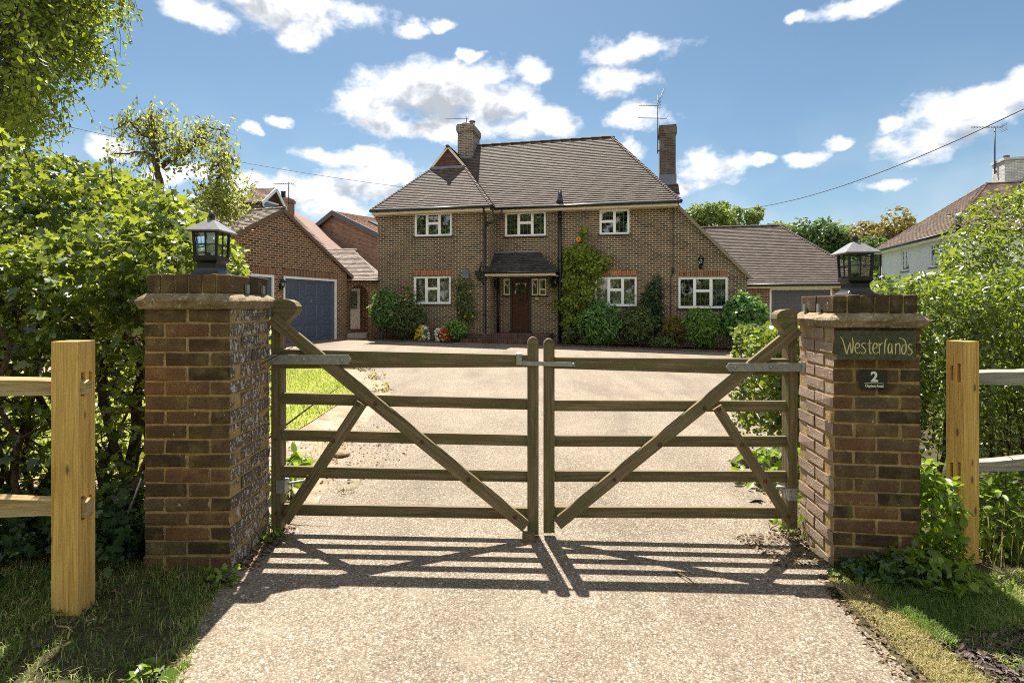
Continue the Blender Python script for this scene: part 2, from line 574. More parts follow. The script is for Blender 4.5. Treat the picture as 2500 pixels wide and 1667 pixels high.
M['tile_orange'] = tile_mat('orange roof tile', [(0.0, (0.255, 0.140, 0.093)), (1.0, (0.357, 0.212, 0.145))], (0.425, 0.340, 0.255), 0.2)
M['tile_red'] = tile_mat('red brown hung tile', [(0.0, (0.085, 0.045, 0.036)), (1.0, (0.145, 0.075, 0.058))], (0.2, 0.15, 0.12), 0.15)
M['tile_pink'] = tile_mat('pale brown roof tile', [(0.0, (0.135, 0.084, 0.062)), (1.0, (0.225, 0.152, 0.112))], (0.254, 0.225, 0.180), 0.3)
M['tile_moss'] = tile_mat('mossy brown roof tile', [(0.0, (0.075, 0.052, 0.038)), (0.6, (0.125, 0.086, 0.062)), (1.0, (0.18, 0.125, 0.09))], (0.30, 0.26, 0.15), 0.6)
M['underlay'] = plain('dark roof underlay', (0.035, 0.03, 0.028), 0.9, 0.1)
M['white'] = plain('white window paint', (0.88, 0.88, 0.87), 0.35, 0.4, var=0.04)
M['cream'] = plain('cream painted timber', (0.72, 0.62, 0.47), 0.5, 0.3, var=0.07)
M['render'] = plain('white painted render', (0.78, 0.78, 0.77), 0.8, 0.2, var=0.07, scale=1.4)
M['black'] = plain('black gloss paint', (0.012, 0.012, 0.013), 0.35, 0.5, var=0.2)
M['lead'] = plain('lead flashing', (0.17, 0.19, 0.22), 0.55, 0.4, metal=0.3, var=0.2)
M['slate_door'] = plain('blue grey door paint', (0.085, 0.105, 0.15), 0.42, 0.4, var=0.06)
M['grey_door'] = plain('dull grey door paint', (0.10, 0.10, 0.115), 0.5, 0.4, var=0.06)
M['galv'] = plain('galvanised steel', (0.33, 0.34, 0.33), 0.48, 0.5, metal=0.55, var=0.22, scale=40)
M['rust'] = plain('rusty bolt', (0.13, 0.05, 0.022), 0.7, 0.3, metal=0.3, var=0.4, scale=60)
M['aerial'] = plain('dull aluminium', (0.07, 0.075, 0.08), 0.5, 0.4, metal=0.4)
M['orange'] = plain('orange alarm plastic', (0.75, 0.30, 0.04), 0.4, 0.4, var=0.1)
M['lamp_metal'] = plain('black powder coat', (0.016, 0.015, 0.016), 0.42, 0.5, var=0.25, scale=30)
M['lamp_roof'] = plain('satin grey lantern roof', (0.20, 0.20, 0.205), 0.36, 0.5, var=0.15, scale=30)
M['shade'] = plain('white lamp glass', (0.75, 0.74, 0.70), 0.3, 0.5, var=0.03)
M['cable'] = plain('dark cable', (0.03, 0.03, 0.034), 0.6, 0.3)
M['sill'] = plain('dark quarry tile', (0.025, 0.022, 0.022), 0.4, 0.5)
M['brass'] = plain('brass', (0.55, 0.36, 0.10), 0.35, 0.5, metal=0.8)
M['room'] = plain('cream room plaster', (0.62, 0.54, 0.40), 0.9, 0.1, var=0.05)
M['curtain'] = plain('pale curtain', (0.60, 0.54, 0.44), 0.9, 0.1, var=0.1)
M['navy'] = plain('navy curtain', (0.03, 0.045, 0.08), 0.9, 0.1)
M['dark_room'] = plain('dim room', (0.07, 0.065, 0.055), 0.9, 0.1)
M['wood_gate'] = wood_mat('weathered gate timber', (0.085, 0.062, 0.034), (0.16, 0.120, 0.066), (0.27, 0.205, 0.12), moss=((0.115, 0.122, 0.044), 0.6))
M['wood_new'] = wood_mat('new treated pine', (0.52, 0.29, 0.07), (0.70, 0.43, 0.12), (0.80, 0.54, 0.19), knots=0.85)
M['wood_rail'] = wood_mat('cleft oak rail', (0.30, 0.20, 0.08), (0.46, 0.33, 0.16), (0.58, 0.44, 0.25), knots=0.3)
M['wood_grey'] = wood_mat('silvered cleft rail', (0.17, 0.15, 0.12), (0.34, 0.31, 0.26), (0.52, 0.48, 0.40))
M['wood_door'] = wood_mat('varnished oak door', (0.045, 0.018, 0.009), (0.075, 0.03, 0.013), (0.11, 0.046, 0.02))


def glass_mat(name, dark=0.0, tintc=(0.9, 0.95, 0.93)):
    m, nt = new_mat(name)
    tr = add(nt, 'ShaderNodeBsdfTransparent', {0: c4(tintc)}).outputs[0]
    gl = add(nt, 'ShaderNodeBsdfGlossy', {0: (0.9, 0.95, 0.95, 1), 1: 0.02}).outputs[0]
    fr = add(nt, 'ShaderNodeFresnel', {0: 1.5}).outputs[0]
    fr = math_(nt, 'ADD', math_(nt, 'MULTIPLY', fr, 1.4), dark, clamp=True)
    sh = add(nt, 'ShaderNodeMixShader', {0: fr, 1: tr, 2: gl}).outputs[0]
    o = nt.nodes.new('ShaderNodeOutputMaterial')
    nt.links.new(sh, o.inputs[0])
    return m


M['glass'] = glass_mat('window glass', 0.10)
M['lamp_glass'] = glass_mat('lantern glass', 0.04, (0.93, 0.97, 0.95))

# ================================================================== ground, drive, lawn
def drive_mat():
    m, nt = new_mat('bound gravel drive')
    tcn = nt.nodes.new('ShaderNodeTexCoord')
    o = tcn.outputs['Object']
    v = add(nt, 'ShaderNodeTexVoronoi', {'Vector': o, 'Scale': 108.0, 'Randomness': 1.0})
    v2 = add(nt, 'ShaderNodeTexVoronoi', {'Vector': o, 'Scale': 190.0, 'Randomness': 1.0})
    sx = add(nt, 'ShaderNodeSeparateColor', {0: v.outputs['Color']})
    sx2 = add(nt, 'ShaderNodeSeparateColor', {0: v2.outputs['Color']})
    peb = ramp(nt, sx.outputs[0], [(0.0, (0.09, 0.07, 0.05)), (0.2, (0.185, 0.148, 0.107)), (0.5, (0.27, 0.224, 0.168)), (0.8, (0.335, 0.284, 0.218)), (0.93, (0.42, 0.37, 0.295)), (1.0, (0.56, 0.51, 0.43))])
    fine = ramp(nt, sx2.outputs[1], [(0.0, (0.125, 0.10, 0.07)), (0.6, (0.225, 0.187, 0.137)), (1.0, (0.34, 0.287, 0.22))])
    fs = smooth(nt, sx.outputs[1], 0.40, 0.48)
    col = mixc(nt, fs, fine, peb)
    n1 = noise(nt, o, 0.55, 5, 0.6).outputs[0]
    n2 = noise(nt, o, 3.2, 5, 0.65).outputs[0]
    gap = smooth(nt, v.outputs['Distance'], 0.36, 0.62)
    col = mixc(nt, math_(nt, 'MULTIPLY', gap, 0.6), col, (0.11, 0.08, 0.055))
    # fine dust worn into patches
    dust = smooth(nt, n2, 0.50, 0.72)
    col = mixc(nt, math_(nt, 'MULTIPLY', dust, 0.40), col, (0.26, 0.216, 0.162))
    col = mixc(nt, 1.0, col, ramp(nt, n1, [(0.3, 0.84), (0.7, 1.12)]), 'MULTIPLY')
    # worn wheel lines and long faint stains
    stv = add(nt, 'ShaderNodeVectorMath', {0: o, 1: (1.0, 0.22, 1.0)}, operation='MULTIPLY').outputs[0]
    n6 = noise(nt, stv, 1.7, 4, 0.6, 0.5).outputs[0]
    col = mixc(nt, 1.0, col, ramp(nt, n6, [(0.32, 0.80), (0.5, 1.0), (0.68, 1.10)]), 'MULTIPLY')
    n7 = noise(nt, o, 9.0, 5, 0.7).outputs[0]
    col = mixc(nt, math_(nt, 'MULTIPLY', smooth(nt, n7, 0.62, 0.72), 0.35), col, (0.15, 0.115, 0.085))
    h = math_(nt, 'SUBTRACT', math_(nt, 'MULTIPLY', sx.outputs[2], 0.5), math_(nt, 'MULTIPLY', v.outputs['Distance'], 1.2))
    finish(nt, col, 0.8, 0.25, h, 0.55, 0.006)
    return m


def soil_mat(name, c0, c1, c2, sc=6.0):
    m, nt = new_mat(name)
    tcn = nt.nodes.new('ShaderNodeTexCoord')
    o = tcn.outputs['Object']
    n1 = noise(nt, o, sc, 8, 0.68).outputs[0]
    n2 = noise(nt, o, 70, 4, 0.7).outputs[0]
    col = ramp(nt, n1, [(0.3, c0), (0.5, c1), (0.7, c2)])
    col = mixc(nt, 1.0, col, ramp(nt, n2, [(0.3, 0.6), (0.7, 1.35)]), 'MULTIPLY')
    finish(nt, col, 0.95, 0.1, math_(nt, 'ADD', n1, n2), 0.5, 0.02)
    return m


M['drive'] = drive_mat()
M['soil'] = soil_mat('sandy soil', (0.15, 0.115, 0.08), (0.29, 0.23, 0.165), (0.40, 0.33, 0.25), 4)
M['verge'] = soil_mat('dark verge soil', (0.035, 0.03, 0.018), (0.06, 0.055, 0.028), (0.10, 0.085, 0.05), 9)
M['turf'] = soil_mat('lawn turf', (0.17, 0.20, 0.04), (0.26, 0.28, 0.06), (0.42, 0.36, 0.14), 1.6)
M['bed'] = soil_mat('dark planting soil', (0.03, 0.024, 0.018), (0.05, 0.04, 0.03), (0.08, 0.065, 0.045), 5)
M['field'] = soil_mat('rough grass ground', (0.05, 0.07, 0.02), (0.08, 0.10, 0.03), (0.12, 0.12, 0.05), 2)


def sheet(name, pts, dz, mat):
    mb = MB()
    mb.face([(p[0], p[1], gz(p[0]) + dz) for p in pts])
    o = mb.build(name, mat)
    o['kind'] = 'structure'
    return o


gm = MB()
xs = [-400, -40, 40, 400]
for i in range(3):
    gm.face([(xs[i], -300, gz(xs[i]) - 0.012), (xs[i + 1], -300, gz(xs[i + 1]) - 0.012), (xs[i + 1], 500, gz(xs[i + 1]) - 0.012), (xs[i], 500, gz(xs[i]) - 0.012)])
tag(gm.build('ground', M['field']), kind='structure')

left_edge = [(-1.05, 0.2), (-1.12, 1.2), (-1.27, 2.0), (-1.38, 2.35), (-1.49, 2.75), (-1.46, 3.25)]
le2 = [G(*p) for p in ((752, 1244), (800, 1190), (846, 1101), (876, 1050), (915, 1005), (945, 972), (958, 952), (945, 937), (915, 920), (880, 902), (845, 893), (690, 889), (560, 886))]
right_edge = [(1.50, 0.2), (1.53, 1.5), (1.53, 2.0), (1.56, 2.6), (1.73, 2.9), (1.76, 3.3), (2.05, 3.9), (2.25, 4.6), (2.7, 5.5), (4.5, 7.5), (7.5, 11.0), (11, 16), (15.5, 22.5)]
drive_pts = [tuple(p) for p in left_edge] + [(p.x, p.y) for p in le2] + [(-10.5, 12), (-8.5, 17.0), (-8.2, 24.5), (12.0, 24.5), (15.5, 24.5)] + right_edge[::-1]
random.seed(3)


def densify(pts, step=0.12, jit=0.02, ymax=9):
    o = []
    for i in range(len(pts)):
        a, b = Vector(pts[i][:2]), Vector(pts[(i + 1) % len(pts)][:2])
        n = max(1, int((b - a).length / step)) if (a.y < ymax and b.y < ymax) else 1
        for k in range(n):
            p = a.lerp(b, k / n)
            if n > 1 and k:
                p += Vector((random.uniform(-jit, jit), random.uniform(-jit, jit)))
            o.append((p.x, p.y))
    return o


sheet('driveway', densify(drive_pts), 0.0, M['drive'])
sheet('verge_soil', [(-12, -2), (-0.9, -2), (-1.0, 1.2), (-1.2, 2.3), (-1.40, 2.9), (-1.3, 3.25), (-1.9, 3.3), (-12, 3.5)], -0.005, M['verge'])
tag(sheet('verge_ground', [(1.45, -2), (12, -2), (12, 16), (5.5, 9.5), (2.3, 5.6), (2.0, 4.6), (1.7, 3.6), (1.5, 2.9), (1.45, 1.5)], -0.006, M['verge']), kind='structure')
sheet('flower_bed', [(-12, 3.3), (-1.30, 3.2)] + [(p.x + 0.06, p.y) for p in le2[:-3]] + [(-12, 12.5)], -0.004, M['soil'])
lawn_px = ((250, 889), (690, 892), (800, 899), (838, 906), (862, 925), (870, 945), (850, 972), (800, 1003), (760, 1030), (724, 1051), (640, 1062), (540, 1078), (420, 1170), (-600, 1170))
lawn_pts = [G(*p) for p in lawn_px]
lawn_poly = [(p.x, p.y) for p in lawn_pts]
sheet('lawn', lawn_poly, 0.006, M['turf'])

# ================================================================== the house
HF = Frame(-0.63, 20.5, -12.0)
house = thing('brick_house', 'two storey brown brick house with clay tiled roof, white windows and porch behind the gates', 'house', (HF.X0, HF.Y0, 0), -12.0)


def wall_holes(mb, x0, x1, z0, z1, y, holes, depth=0.12):
    xsz = sorted(set([x0, x1] + [h[0] for h in holes] + [h[1] for h in holes]))
    zs = sorted(set([z0, z1] + [h[2] for h in holes] + [h[3] for h in holes]))
    for i in range(len(xsz) - 1):
        for j in range(len(zs) - 1):
            xm, zm = (xsz[i] + xsz[i + 1]) / 2, (zs[j] + zs[j + 1]) / 2
            if any(h[0] < xm < h[1] and h[2] < zm < h[3] for h in holes):
                continue
            mb.face([(xsz[i], y, zs[j]), (xsz[i + 1], y, zs[j]), (xsz[i + 1], y, zs[j + 1]), (xsz[i], y, zs[j + 1])])
    for (a, b, c, d) in holes:
        Y = y + depth
        mb.face([(a, y, c), (a, y, d), (a, Y, d), (a, Y, c)][::-1])
        mb.face([(b, y, c), (b, y, d), (b, Y, d), (b, Y, c)])
        mb.face([(a, y, d), (b, y, d), (b, Y, d), (a, Y, d)][::-1])
        mb.face([(a, y, c), (b, y, c), (b, Y, c), (a, Y, c)])


def rect(fr, x0, y0, x1, y1, off):
    xa, za = fr.hit(x0, (y0 + y1) / 2, off)
    xb, zb = fr.hit(x1, (y0 + y1) / 2, off)
    xm = (x0 + x1) / 2
    return (xa, xb, fr.hit(xm, y1, off)[1], fr.hit(xm, y0, off)[1])


def window(parent, h, y, layout='3', room='dark_room', lead=True, sill=True, mat='white', extras=None, fw=0.062):
    x0, x1, z0, z1 = h
    f = MB()
    ya, yb = y + 0.025, y + 0.085
    w, t = x1 - x0, z1 - z0
    f.box(x0, x0 + fw, ya, yb, z0, z1)
    f.box(x1 - fw, x1, ya, yb, z0, z1)
    f.box(x0 + fw, x1 - fw, ya, yb, z1 - fw, z1)
    f.box(x0 + fw, x1 - fw, ya, yb, z0, z0 + fw)
    lights = []
    bz0, bz1 = z0 + fw, z1 - fw
    m = fw * 1.15
    if layout == '3':
        a, b = x0 + w * 0.335, x0 + w * 0.665
        for q in (a, b):
            f.box(q - m / 2, q + m / 2, ya - 0.004, yb, bz0, bz1)
        zt = z0 + t * 0.555
        f.box(a + m / 2, b - m / 2, ya + 0.003, yb, zt - m * 0.45, zt + m * 0.45)
        lights = [(x0 + fw, a - m / 2, bz0, bz1), (a + m / 2, b - m / 2, zt + m * 0.45, bz1), (a + m / 2, b - m / 2, bz0, zt - m * 0.45), (b + m / 2, x1 - fw, bz0, bz1)]
    elif layout == '2':
        a = x0 + w * 0.5
        f.box(a - m / 2, a + m / 2, ya - 0.004, yb, bz0, bz1)
        zt = z0 + t * 0.53
        f.box(x0 + fw, a - m / 2, ya + 0.003, yb, zt - m * 0.45, zt + m * 0.45)
        lights = [(x0 + fw, a - m / 2, zt + m * 0.45, bz1), (x0 + fw, a - m / 2, bz0, zt - m * 0.45), (a + m / 2, x1 - fw, bz0, bz1)]
    elif layout == 'h':
        zt = z0 + t * 0.36
        f.box(x0 + fw, x1 - fw, ya + 0.003, yb, zt - fw / 2, zt + fw / 2)
        lights = [(x0 + fw, x1 - fw, bz0, zt - fw / 2), (x0 + fw, x1 - fw, zt + fw / 2, bz1)]
    else:
        lights = [(x0 + fw, x1 - fw, bz0, bz1)]
    # thin casement edges round each light
    for (a, b, c, d) in lights:
        e = 0.016
        for bx in ((a, a + e, c, d), (b - e, b, c, d), (a + e, b - e, c, c + e), (a + e, b - e, d - e, d)):
            f.box(bx[0], bx[1], ya + 0.012, yb - 0.004, bx[2], bx[3])
    fo = f.build('window', M[mat], parent)
    p, l = MB(), MB()
    for (a, b, c, d) in lights:
        g = random.uniform(-0.006, 0.006)
        g2 = random.uniform(-0.006, 0.006)
        p.face([(a, y + 0.06 + g, c), (b, y + 0.06 - g, c), (b, y + 0.06 - g + g2, d), (a, y + 0.06 + g + g2, d)])
        if lead:
            nx = max(2, round((b - a) / 0.17))
            nz = max(2, round((d - c) / 0.21))
            for k in range(1, nx):
                x = a + (b - a) * k / nx
                l.box(x - 0.004, x + 0.004, y + 0.047, y + 0.051, c, d)
            for k in range(1, nz):
                z = c + (d - c) * k / nz
                l.box(a, b, y + 0.0475, y + 0.0505, z - 0.004, z + 0.004)
    p.build('pane', M['glass'], fo)
    if lead:
        l.build('leading', M['lead'], fo)
    if sill:
        s = MB()
        s.box(x0 - 0.05, x1 + 0.05, y - 0.05, y + 0.11, z0 - 0.05, z0 - 0.002)
        s.build('window_sill', M['sill'], fo)
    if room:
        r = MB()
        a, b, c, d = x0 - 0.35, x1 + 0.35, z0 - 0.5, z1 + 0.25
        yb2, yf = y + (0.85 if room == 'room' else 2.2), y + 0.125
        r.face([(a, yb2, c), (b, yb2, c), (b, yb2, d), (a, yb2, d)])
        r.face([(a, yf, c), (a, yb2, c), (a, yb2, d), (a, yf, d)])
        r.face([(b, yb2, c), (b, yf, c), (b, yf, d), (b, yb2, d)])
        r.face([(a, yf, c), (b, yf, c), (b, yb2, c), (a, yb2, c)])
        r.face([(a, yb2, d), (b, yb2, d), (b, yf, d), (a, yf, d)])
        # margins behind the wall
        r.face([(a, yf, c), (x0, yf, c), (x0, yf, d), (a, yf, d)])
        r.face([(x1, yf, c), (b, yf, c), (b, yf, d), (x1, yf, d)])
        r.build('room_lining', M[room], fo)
    return fo


def curtain(parent, x0, x1, z0, z1, y, mat):
    c = MB()
    n = 14
    for i in range(n):
        a = x0 + (x1 - x0) * i / n
        b = x0 + (x1 - x0) * (i + 1) / n
        ya, yb = y + 0.03 * math.sin(i * 1.9), y + 0.03 * math.sin((i + 1) * 1.9)
        c.face([(a, ya, z0), (b, yb, z0), (b, yb, z1), (a, ya, z1)], sm=True)
    c.build('curtain', M[mat], parent)


W1 = rect(HF, 1011.7, 519.6, 1102.8, 577, -0.8)
W2 = rect(HF, 1010, 674.6, 1100.5, 742.2, -0.8)
W3 = rect(HF, 1232.7, 516.7, 1332.7, 577, 0)
W4 = rect(HF, 1463.5, 510.8, 1537, 572.5, 0)
W5 = rect(HF, 1452, 676, 1554.8, 747.6, 0)
W6 = rect(HF, 1656, 676.5, 1777.5, 752.5, 0)
DR = rect(HF, 1245, 677, 1297.4, 811, 0)
SW = [rect(HF, 1229, 680.4, 1244.6, 720.5, 0), rect(HF, 1297.8, 680.4, 1314, 721, 0), rect(HF, 1315.6, 680.4, 1333.6, 721.5, 0)]
DH = (SW[0][0], SW[2][1], SW[0][2], SW[0][3])

random.seed(11)
w = MB()
wall_holes(w, -4.51, -0.02, -0.5, 5.02, -0.8, [W1, W2])
w.face([(-0.02, -0.8, -0.5), (-0.02, 0.0, -0.5), (-0.02, 0.0, 5.1), (-0.02, -0.8, 5.1)])
wall_holes(w, -0.02, 6.5, -0.5, 5.1, 0.0, [W3, W4, W5, DR] + SW)
wall_holes(w, 6.5, 9.05, -0.5, 2.42, 0.0, [W6])
w.face([(6.5, 0, 2.42), (9.05, 0, 2.42), (9.05, 0, 2.46), (6.62, 0, 5.06), (6.5, 0, 5.1)])
w.face([(-4.51, 6.0, -0.5), (-4.51, -0.8, -0.5), (-4.51, -0.8, 5.02), (-4.51, 6.0, 5.02)])
w.face([(9.05, 0, -0.5), (9.05, 6.0, -0.5), (9.05, 6.0, 2.4), (9.05, 0, 2.4)])
w.face([(9.05, 6.0, -0.5), (-4.51, 6.0, -0.5), (-4.51, 6.0, 5.0), (6.5, 6, 5.0), (9.05, 6.0, 2.4)])
# small corbel that carries the eave at the far left corner
for k in range(5):
    w.box(-4.51 - 0.05 * (5 - k) * 0.9, -4.512, -0.8 + 0.003, -0.56, 4.98 - 0.075 * (k + 1), 4.98 - 0.075 * k)
w.build('wall', M['brick'], house)


def roof_plane(mb, P0, U, V, poly, gauge=0.122, tw=0.165, lift=0.040, thick=0.021, rng=random, wear=0.003):
    """real overlapping tiles in the plane P0+u*U+v*V, inside the polygon (u,v)"""
    P0, U, V = Vector(P0), Vector(U).normalized(), Vector(V).normalized()
    N = U.cross(V).normalized()
    if N.z < 0:
        N = -N
    mb.face([P0 + U * u + V * v for u, v in poly], r=0.0)
    vs = [p[1] for p in poly]
    v0, v1 = min(vs), max(vs)
    k = 0
    v = v0
    n = len(poly)
    while v < v1 - 0.02:
        vm = min(v + gauge * 0.5, v1 - 0.01)
        hits = []
        for i in range(n):
            a, b = poly[i], poly[(i + 1) % n]
            if (a[1] - vm) * (b[1] - vm) < 0:
                t = (vm - a[1]) / (b[1] - a[1])
                hits.append(a[0] + (b[0] - a[0]) * t)
        if len(hits) >= 2:
            ul, ur = min(hits), max(hits)
            u = ul - (tw * 0.5 if k % 2 else 0)
            while u < ur:
                a, b = max(u, ul), min(u + tw, ur)
                if b - a > 0.015:
                    h0 = lift + rng.uniform(-wear, wear)
                    dv = rng.uniform(-wear, wear)
                    top = min(v + gauge * 1.35, v1)
                    p = [P0 + U * (a + 0.002) + V * (v + dv) + N * h0, P0 + U * (b - 0.002) + V * (v + dv) + N * (h0 + rng.uniform(-wear, wear) * 0.5),
                         P0 + U * (b - 0.002) + V * top + N * 0.010, P0 + U * (a + 0.002) + V * top + N * 0.010]
                    r = rng.random()
                    q0, q1 = p[0] - N * thick, p[1] - N * thick
                    mb.face(p, r=r)
                    mb.face([q0, q1, p[1], p[0]], r=r)
                    mb.face([q0, p[0], p[3]], r=r)
                    mb.face([q1, p[2], p[1]], r=r)
                u += tw
        k += 1
        v += gauge


def hip_tiles(mb, p0, p1, r=0.10, step=0.11, half=True):
    """stepped bonnet tiles up a hip, or long half round tiles on a ridge"""
    p0, p1 = Vector(p0), Vector(p1)
    d = (p1 - p0)
    L = d.length
    d.normalize()
    sd = d.cross(Vector((0, 0, 1))).normalized()
    up = sd.cross(d).normalized()
    n = max(1, int(L / step))
    for i in range(n):
        a = p0 + d * (L * i / n)
        b = p0 + d * (L * (i + 1.25) / n)
        rr = random.random()
        ra, rb = r * random.uniform(0.97, 1.05), r * 0.78
        seg = 6
        A1 = [a + sd * math.cos(math.pi * k / seg) * ra + up * (math.sin(math.pi * k / seg) * ra * 0.8 - r * 0.15) for k in range(seg + 1)]
        B1 = [b + sd * math.cos(math.pi * k / seg) * rb + up * (math.sin(math.pi * k / seg) * rb * 0.8 - r * 0.25) for k in range(seg + 1)]
        for k in range(seg):
            mb.face([A1[k], A1[k + 1], B1[k + 1], B1[k]], r=rr, sm=False)
        mb.face(A1, r=rr * 0.5)


def plane_from(mb, pts, e0, e1, **kw):
    """tile the 3D polygon whose eave runs e0->e1"""
    e0, e1 = Vector(e0), Vector(e1)
    U = (e1 - e0).normalized()
    P = [Vector(p) for p in pts]
    nrm = Vector((0, 0, 0))
    for i in range(len(P)):
        nrm += P[i].cross(P[(i + 1) % len(P)])
    nrm.normalize()
    if nrm.z < 0:
        nrm = -nrm
    V = nrm.cross(U).normalized()
    if V.z < 0:
        V = -V
    poly = [((p - e0).dot(U), (p - e0).dot(V)) for p in P]
    roof_plane(mb, e0, U, V, poly, **kw)


random.seed(5)
EZ = 5.06
RZ = 8.45
r = MB()
plane_from(r, [(-2.2, -0.35, EZ), (6.79, -0.35, EZ), (4.32, 2.9, RZ), (-1.75, 2.9, RZ), (-2.2, 2.36, 7.89)], (-2.2, -0.35, EZ), (6.79, -0.35, EZ))
r.face([(6.79, -0.35, EZ), (6.79, 6.15, EZ), (4.32, 2.9, RZ)], r=0.3)
r.face([(6.79, 6.15, EZ), (-4.62, 6.15, EZ), (-1.75, 2.9, RZ), (4.32, 2.9, RZ)], r=0.3)
r.face([(-4.62, 6.15, EZ), (-2.2, 2.36, 7.89), (-1.75, 2.9, RZ)], r=0.3)
# lower rear ridge glimpsed beside the tall stack
r.prism([(5.1, 4.3, 5.0), (5.1, 7.9, 5.0), (5.1, 6.1, 7.35)], (1.35, 0, 0), r=0.4)
hip_tiles(r, (6.79, -0.35, EZ), (4.32, 2.9, RZ), 0.10, 0.12)
hip_tiles(r, (-1.75, 2.9, RZ + 0.02), (4.34, 2.9, RZ + 0.02), 0.10, 0.42)
main_roof = r.build('roof', M['tile'], house)

r = MB()
EW = 5.0
GB = 7.04
plane_from(r, [(-4.62, -1.15, EW), (0.12, -1.15, EW), (-1.55, 1.0, GB), (-2.95, 1.0, GB)], (-4.62, -1.15, EW), (0.12, -1.15, EW))
plane_from(r, [(0.12, -1.15, EW), (0.12, 3.5, EW), (-2.25, 3.5, 7.89), (-2.25, 0.88, 7.89), (-1.55, 1.0, GB)], (0.12, -1.15, EW), (0.12, 3.5, EW))
plane_from(r, [(-4.62, -1.15, EW), (-2.95, 1.0, GB), (-2.25, 0.88, 7.89), (-2.25, 6.0, 7.89), (-4.62, 6.0, EW)], (-4.62, 6.0, EW), (-4.62, -1.15, EW))
hip_tiles(r, (-4.62, -1.15, EW), (-2.95, 1.0, GB), 0.09, 0.12)
hip_tiles(r, (0.12, -1.15, EW), (-1.55, 1.0, GB), 0.09, 0.12)
hip_tiles(r, (-2.25, 0.86, 7.9), (-2.25, 3.3, 7.9), 0.09, 0.4)
wing_roof = r.build('wing_roof', M['tile'], house)
g = MB()
for k in range(8):
    z0 = GB + k * 0.105
    hw = (7.87 - z0) / 1.22
    if hw > 0.03:
        nn_ = max(1, int(2 * hw / 0.165))
        hw2 = max(0.01, (7.87 - z0 - 0.105) / 1.22)
        for j in range(nn_):
            a, b = -hw + 2 * hw * j / nn_, -hw + 2 * hw * (j + 1) / nn_
            sc = hw2 / hw
            g.face([(-2.25 + a, 0.985, z0), (-2.25 + b, 0.985, z0), (-2.25 + b * sc, 1.0, z0 + 0.105), (-2.25 + a * sc, 1.0, z0 + 0.105)], r=random.random())
gab = g.build('gablet', M['tile_red'], house)
g = MB()
for sx in (-1, 1):
    g.bar((-2.25 + sx * 0.74, 0.93, GB - 0.02), (-2.25, 0.93, 7.88), 0.05, 0.085, up=(0, 1, 0) if False else (0, 0, 1))
g.build('bargeboard', M['cream'], gab)
g = MB()
g.box(-2.98, -1.52, 0.90, 0.97, GB - 0.06, GB + 0.05)
g.build('flashing', M['lead'], gab)

r = MB()
plane_from(r, [(6.62, -0.12, 5.06), (9.2, -0.12, 2.30), (9.2, 6.0, 2.30), (6.62, 6.0, 5.06)], (9.2, 6.0, 2.30), (9.2, -0.12, 2.30))
r.build('catslide_roof', M['tile'], house)
g = MB()
g.bar((6.70, -0.10, 4.93), (9.17, -0.10, 2.29), 0.05, 0.10)
g.build('verge_board', plain('weathered verge', (0.22, 0.19, 0.13), 0.8), house)

# eaves
g = MB()
g.box(-4.58, 0.06, -1.12, -1.09, 4.84, 4.99)
g.box(-4.58, 0.06, -1.09, -0.80, 4.835, 4.86)
g.box(-0.02, 6.70, -0.32, -0.29, 4.90, 5.05)
g.box(-0.02, 6.70, -0.29, -0.003, 4.895, 4.92)
g.box(-4.62, -4.58, -1.10, 6.0, 4.84, 4.99)
g.build('fascia', M['cream'], house)
g = MB()
g.tube([(-4.66, -1.17, 4.965), (0.16, -1.17, 4.975)], 0.055, 8)
g.tube([(0.05, -0.37, 5.03), (6.84, -0.37, 5.03)], 0.055, 8)
for k in range(6):
    g.box(-4.4 + k * 0.85, -4.37 + k * 0.85, -1.24, -1.10, 4.91, 4.935)
for k in range(8):
    g.box(0.5 + k * 0.85, 0.53 + k * 0.85, -0.44, -0.30, 4.975, 5.0)
g.build('gutter', M['black'], house)
g = MB()
xl = HF.hit(1183.5, 650, -0.86)[0]
g.tube([(xl + 0.03, -1.12, 4.93), (xl + 0.03, -1.10, 4.83), (xl + 0.02, -0.88, 4.62), (xl, -0.87, 4.5), (xl, -0.87, 0.25), (xl - 0.06, -1.0, 0.12), (xl - 0.28, -1.15, 0.10)], 0.042, 8)
g.tube([(0.33, -0.40, 4.93), (0.30, -0.42, 4.70), (0.10, -0.75, 4.48), (xl + 0.03, -0.88, 4.36)], 0.04, 8)
for z in (1.0, 2.6, 3.9):
    g.tube([(xl, -0.87, z), (xl, -0.87, z + 0.09)], 0.055, 8)
# rainwater hopper
g.lathe([(0.05, -0.16), (0.11, 0.0), (0.11, 0.10)], (xl - 0.22, -0.93, 2.52), square=True)
g.tube([(xl - 0.22, -0.93, 2.38), (xl - 0.05, -0.90, 2.25), (xl, -0.87, 2.1)], 0.04, 8)
g.tube([(xl - 0.19, -0.93, 2.62), (xl - 0.10, -0.93, 3.0)], 0.03, 8)
g.build('downpipe', M['black'], house)
g = MB()
xs_ = HF.hit(1367, 650, -0.10)[0]
g.tube([(xs_, -0.10, -0.2), (xs_, -0.10, 4.95)], 0.065, 10)
for z in (0.6, 2.2, 3.0, 4.6):
    g.tube([(xs_, -0.10, z), (xs_, -0.10, z + 0.12)], 0.085, 10)
yv = -0.18
xv, zv = HF.hit(1367, 500, yv)
g.tube([(xv, yv, 5.1), (xv, yv, HF.hit(1367, 466, yv)[1])], 0.075, 10)
g.lathe([(0.17, 0), (0.10, 0.14), (0.08, 0.30)], (xv, yv, 5.17), 10)
g.build('soil_pipe', M['black'], house)
g = MB()
xp = HF.hit(1216.5, 740, -0.1)[0]
g.tube([(xp, -0.10, 0.3), (xp, -0.10, 2.55)], 0.045, 8)
g.build('downpipe', M['black'], house)
g = MB()
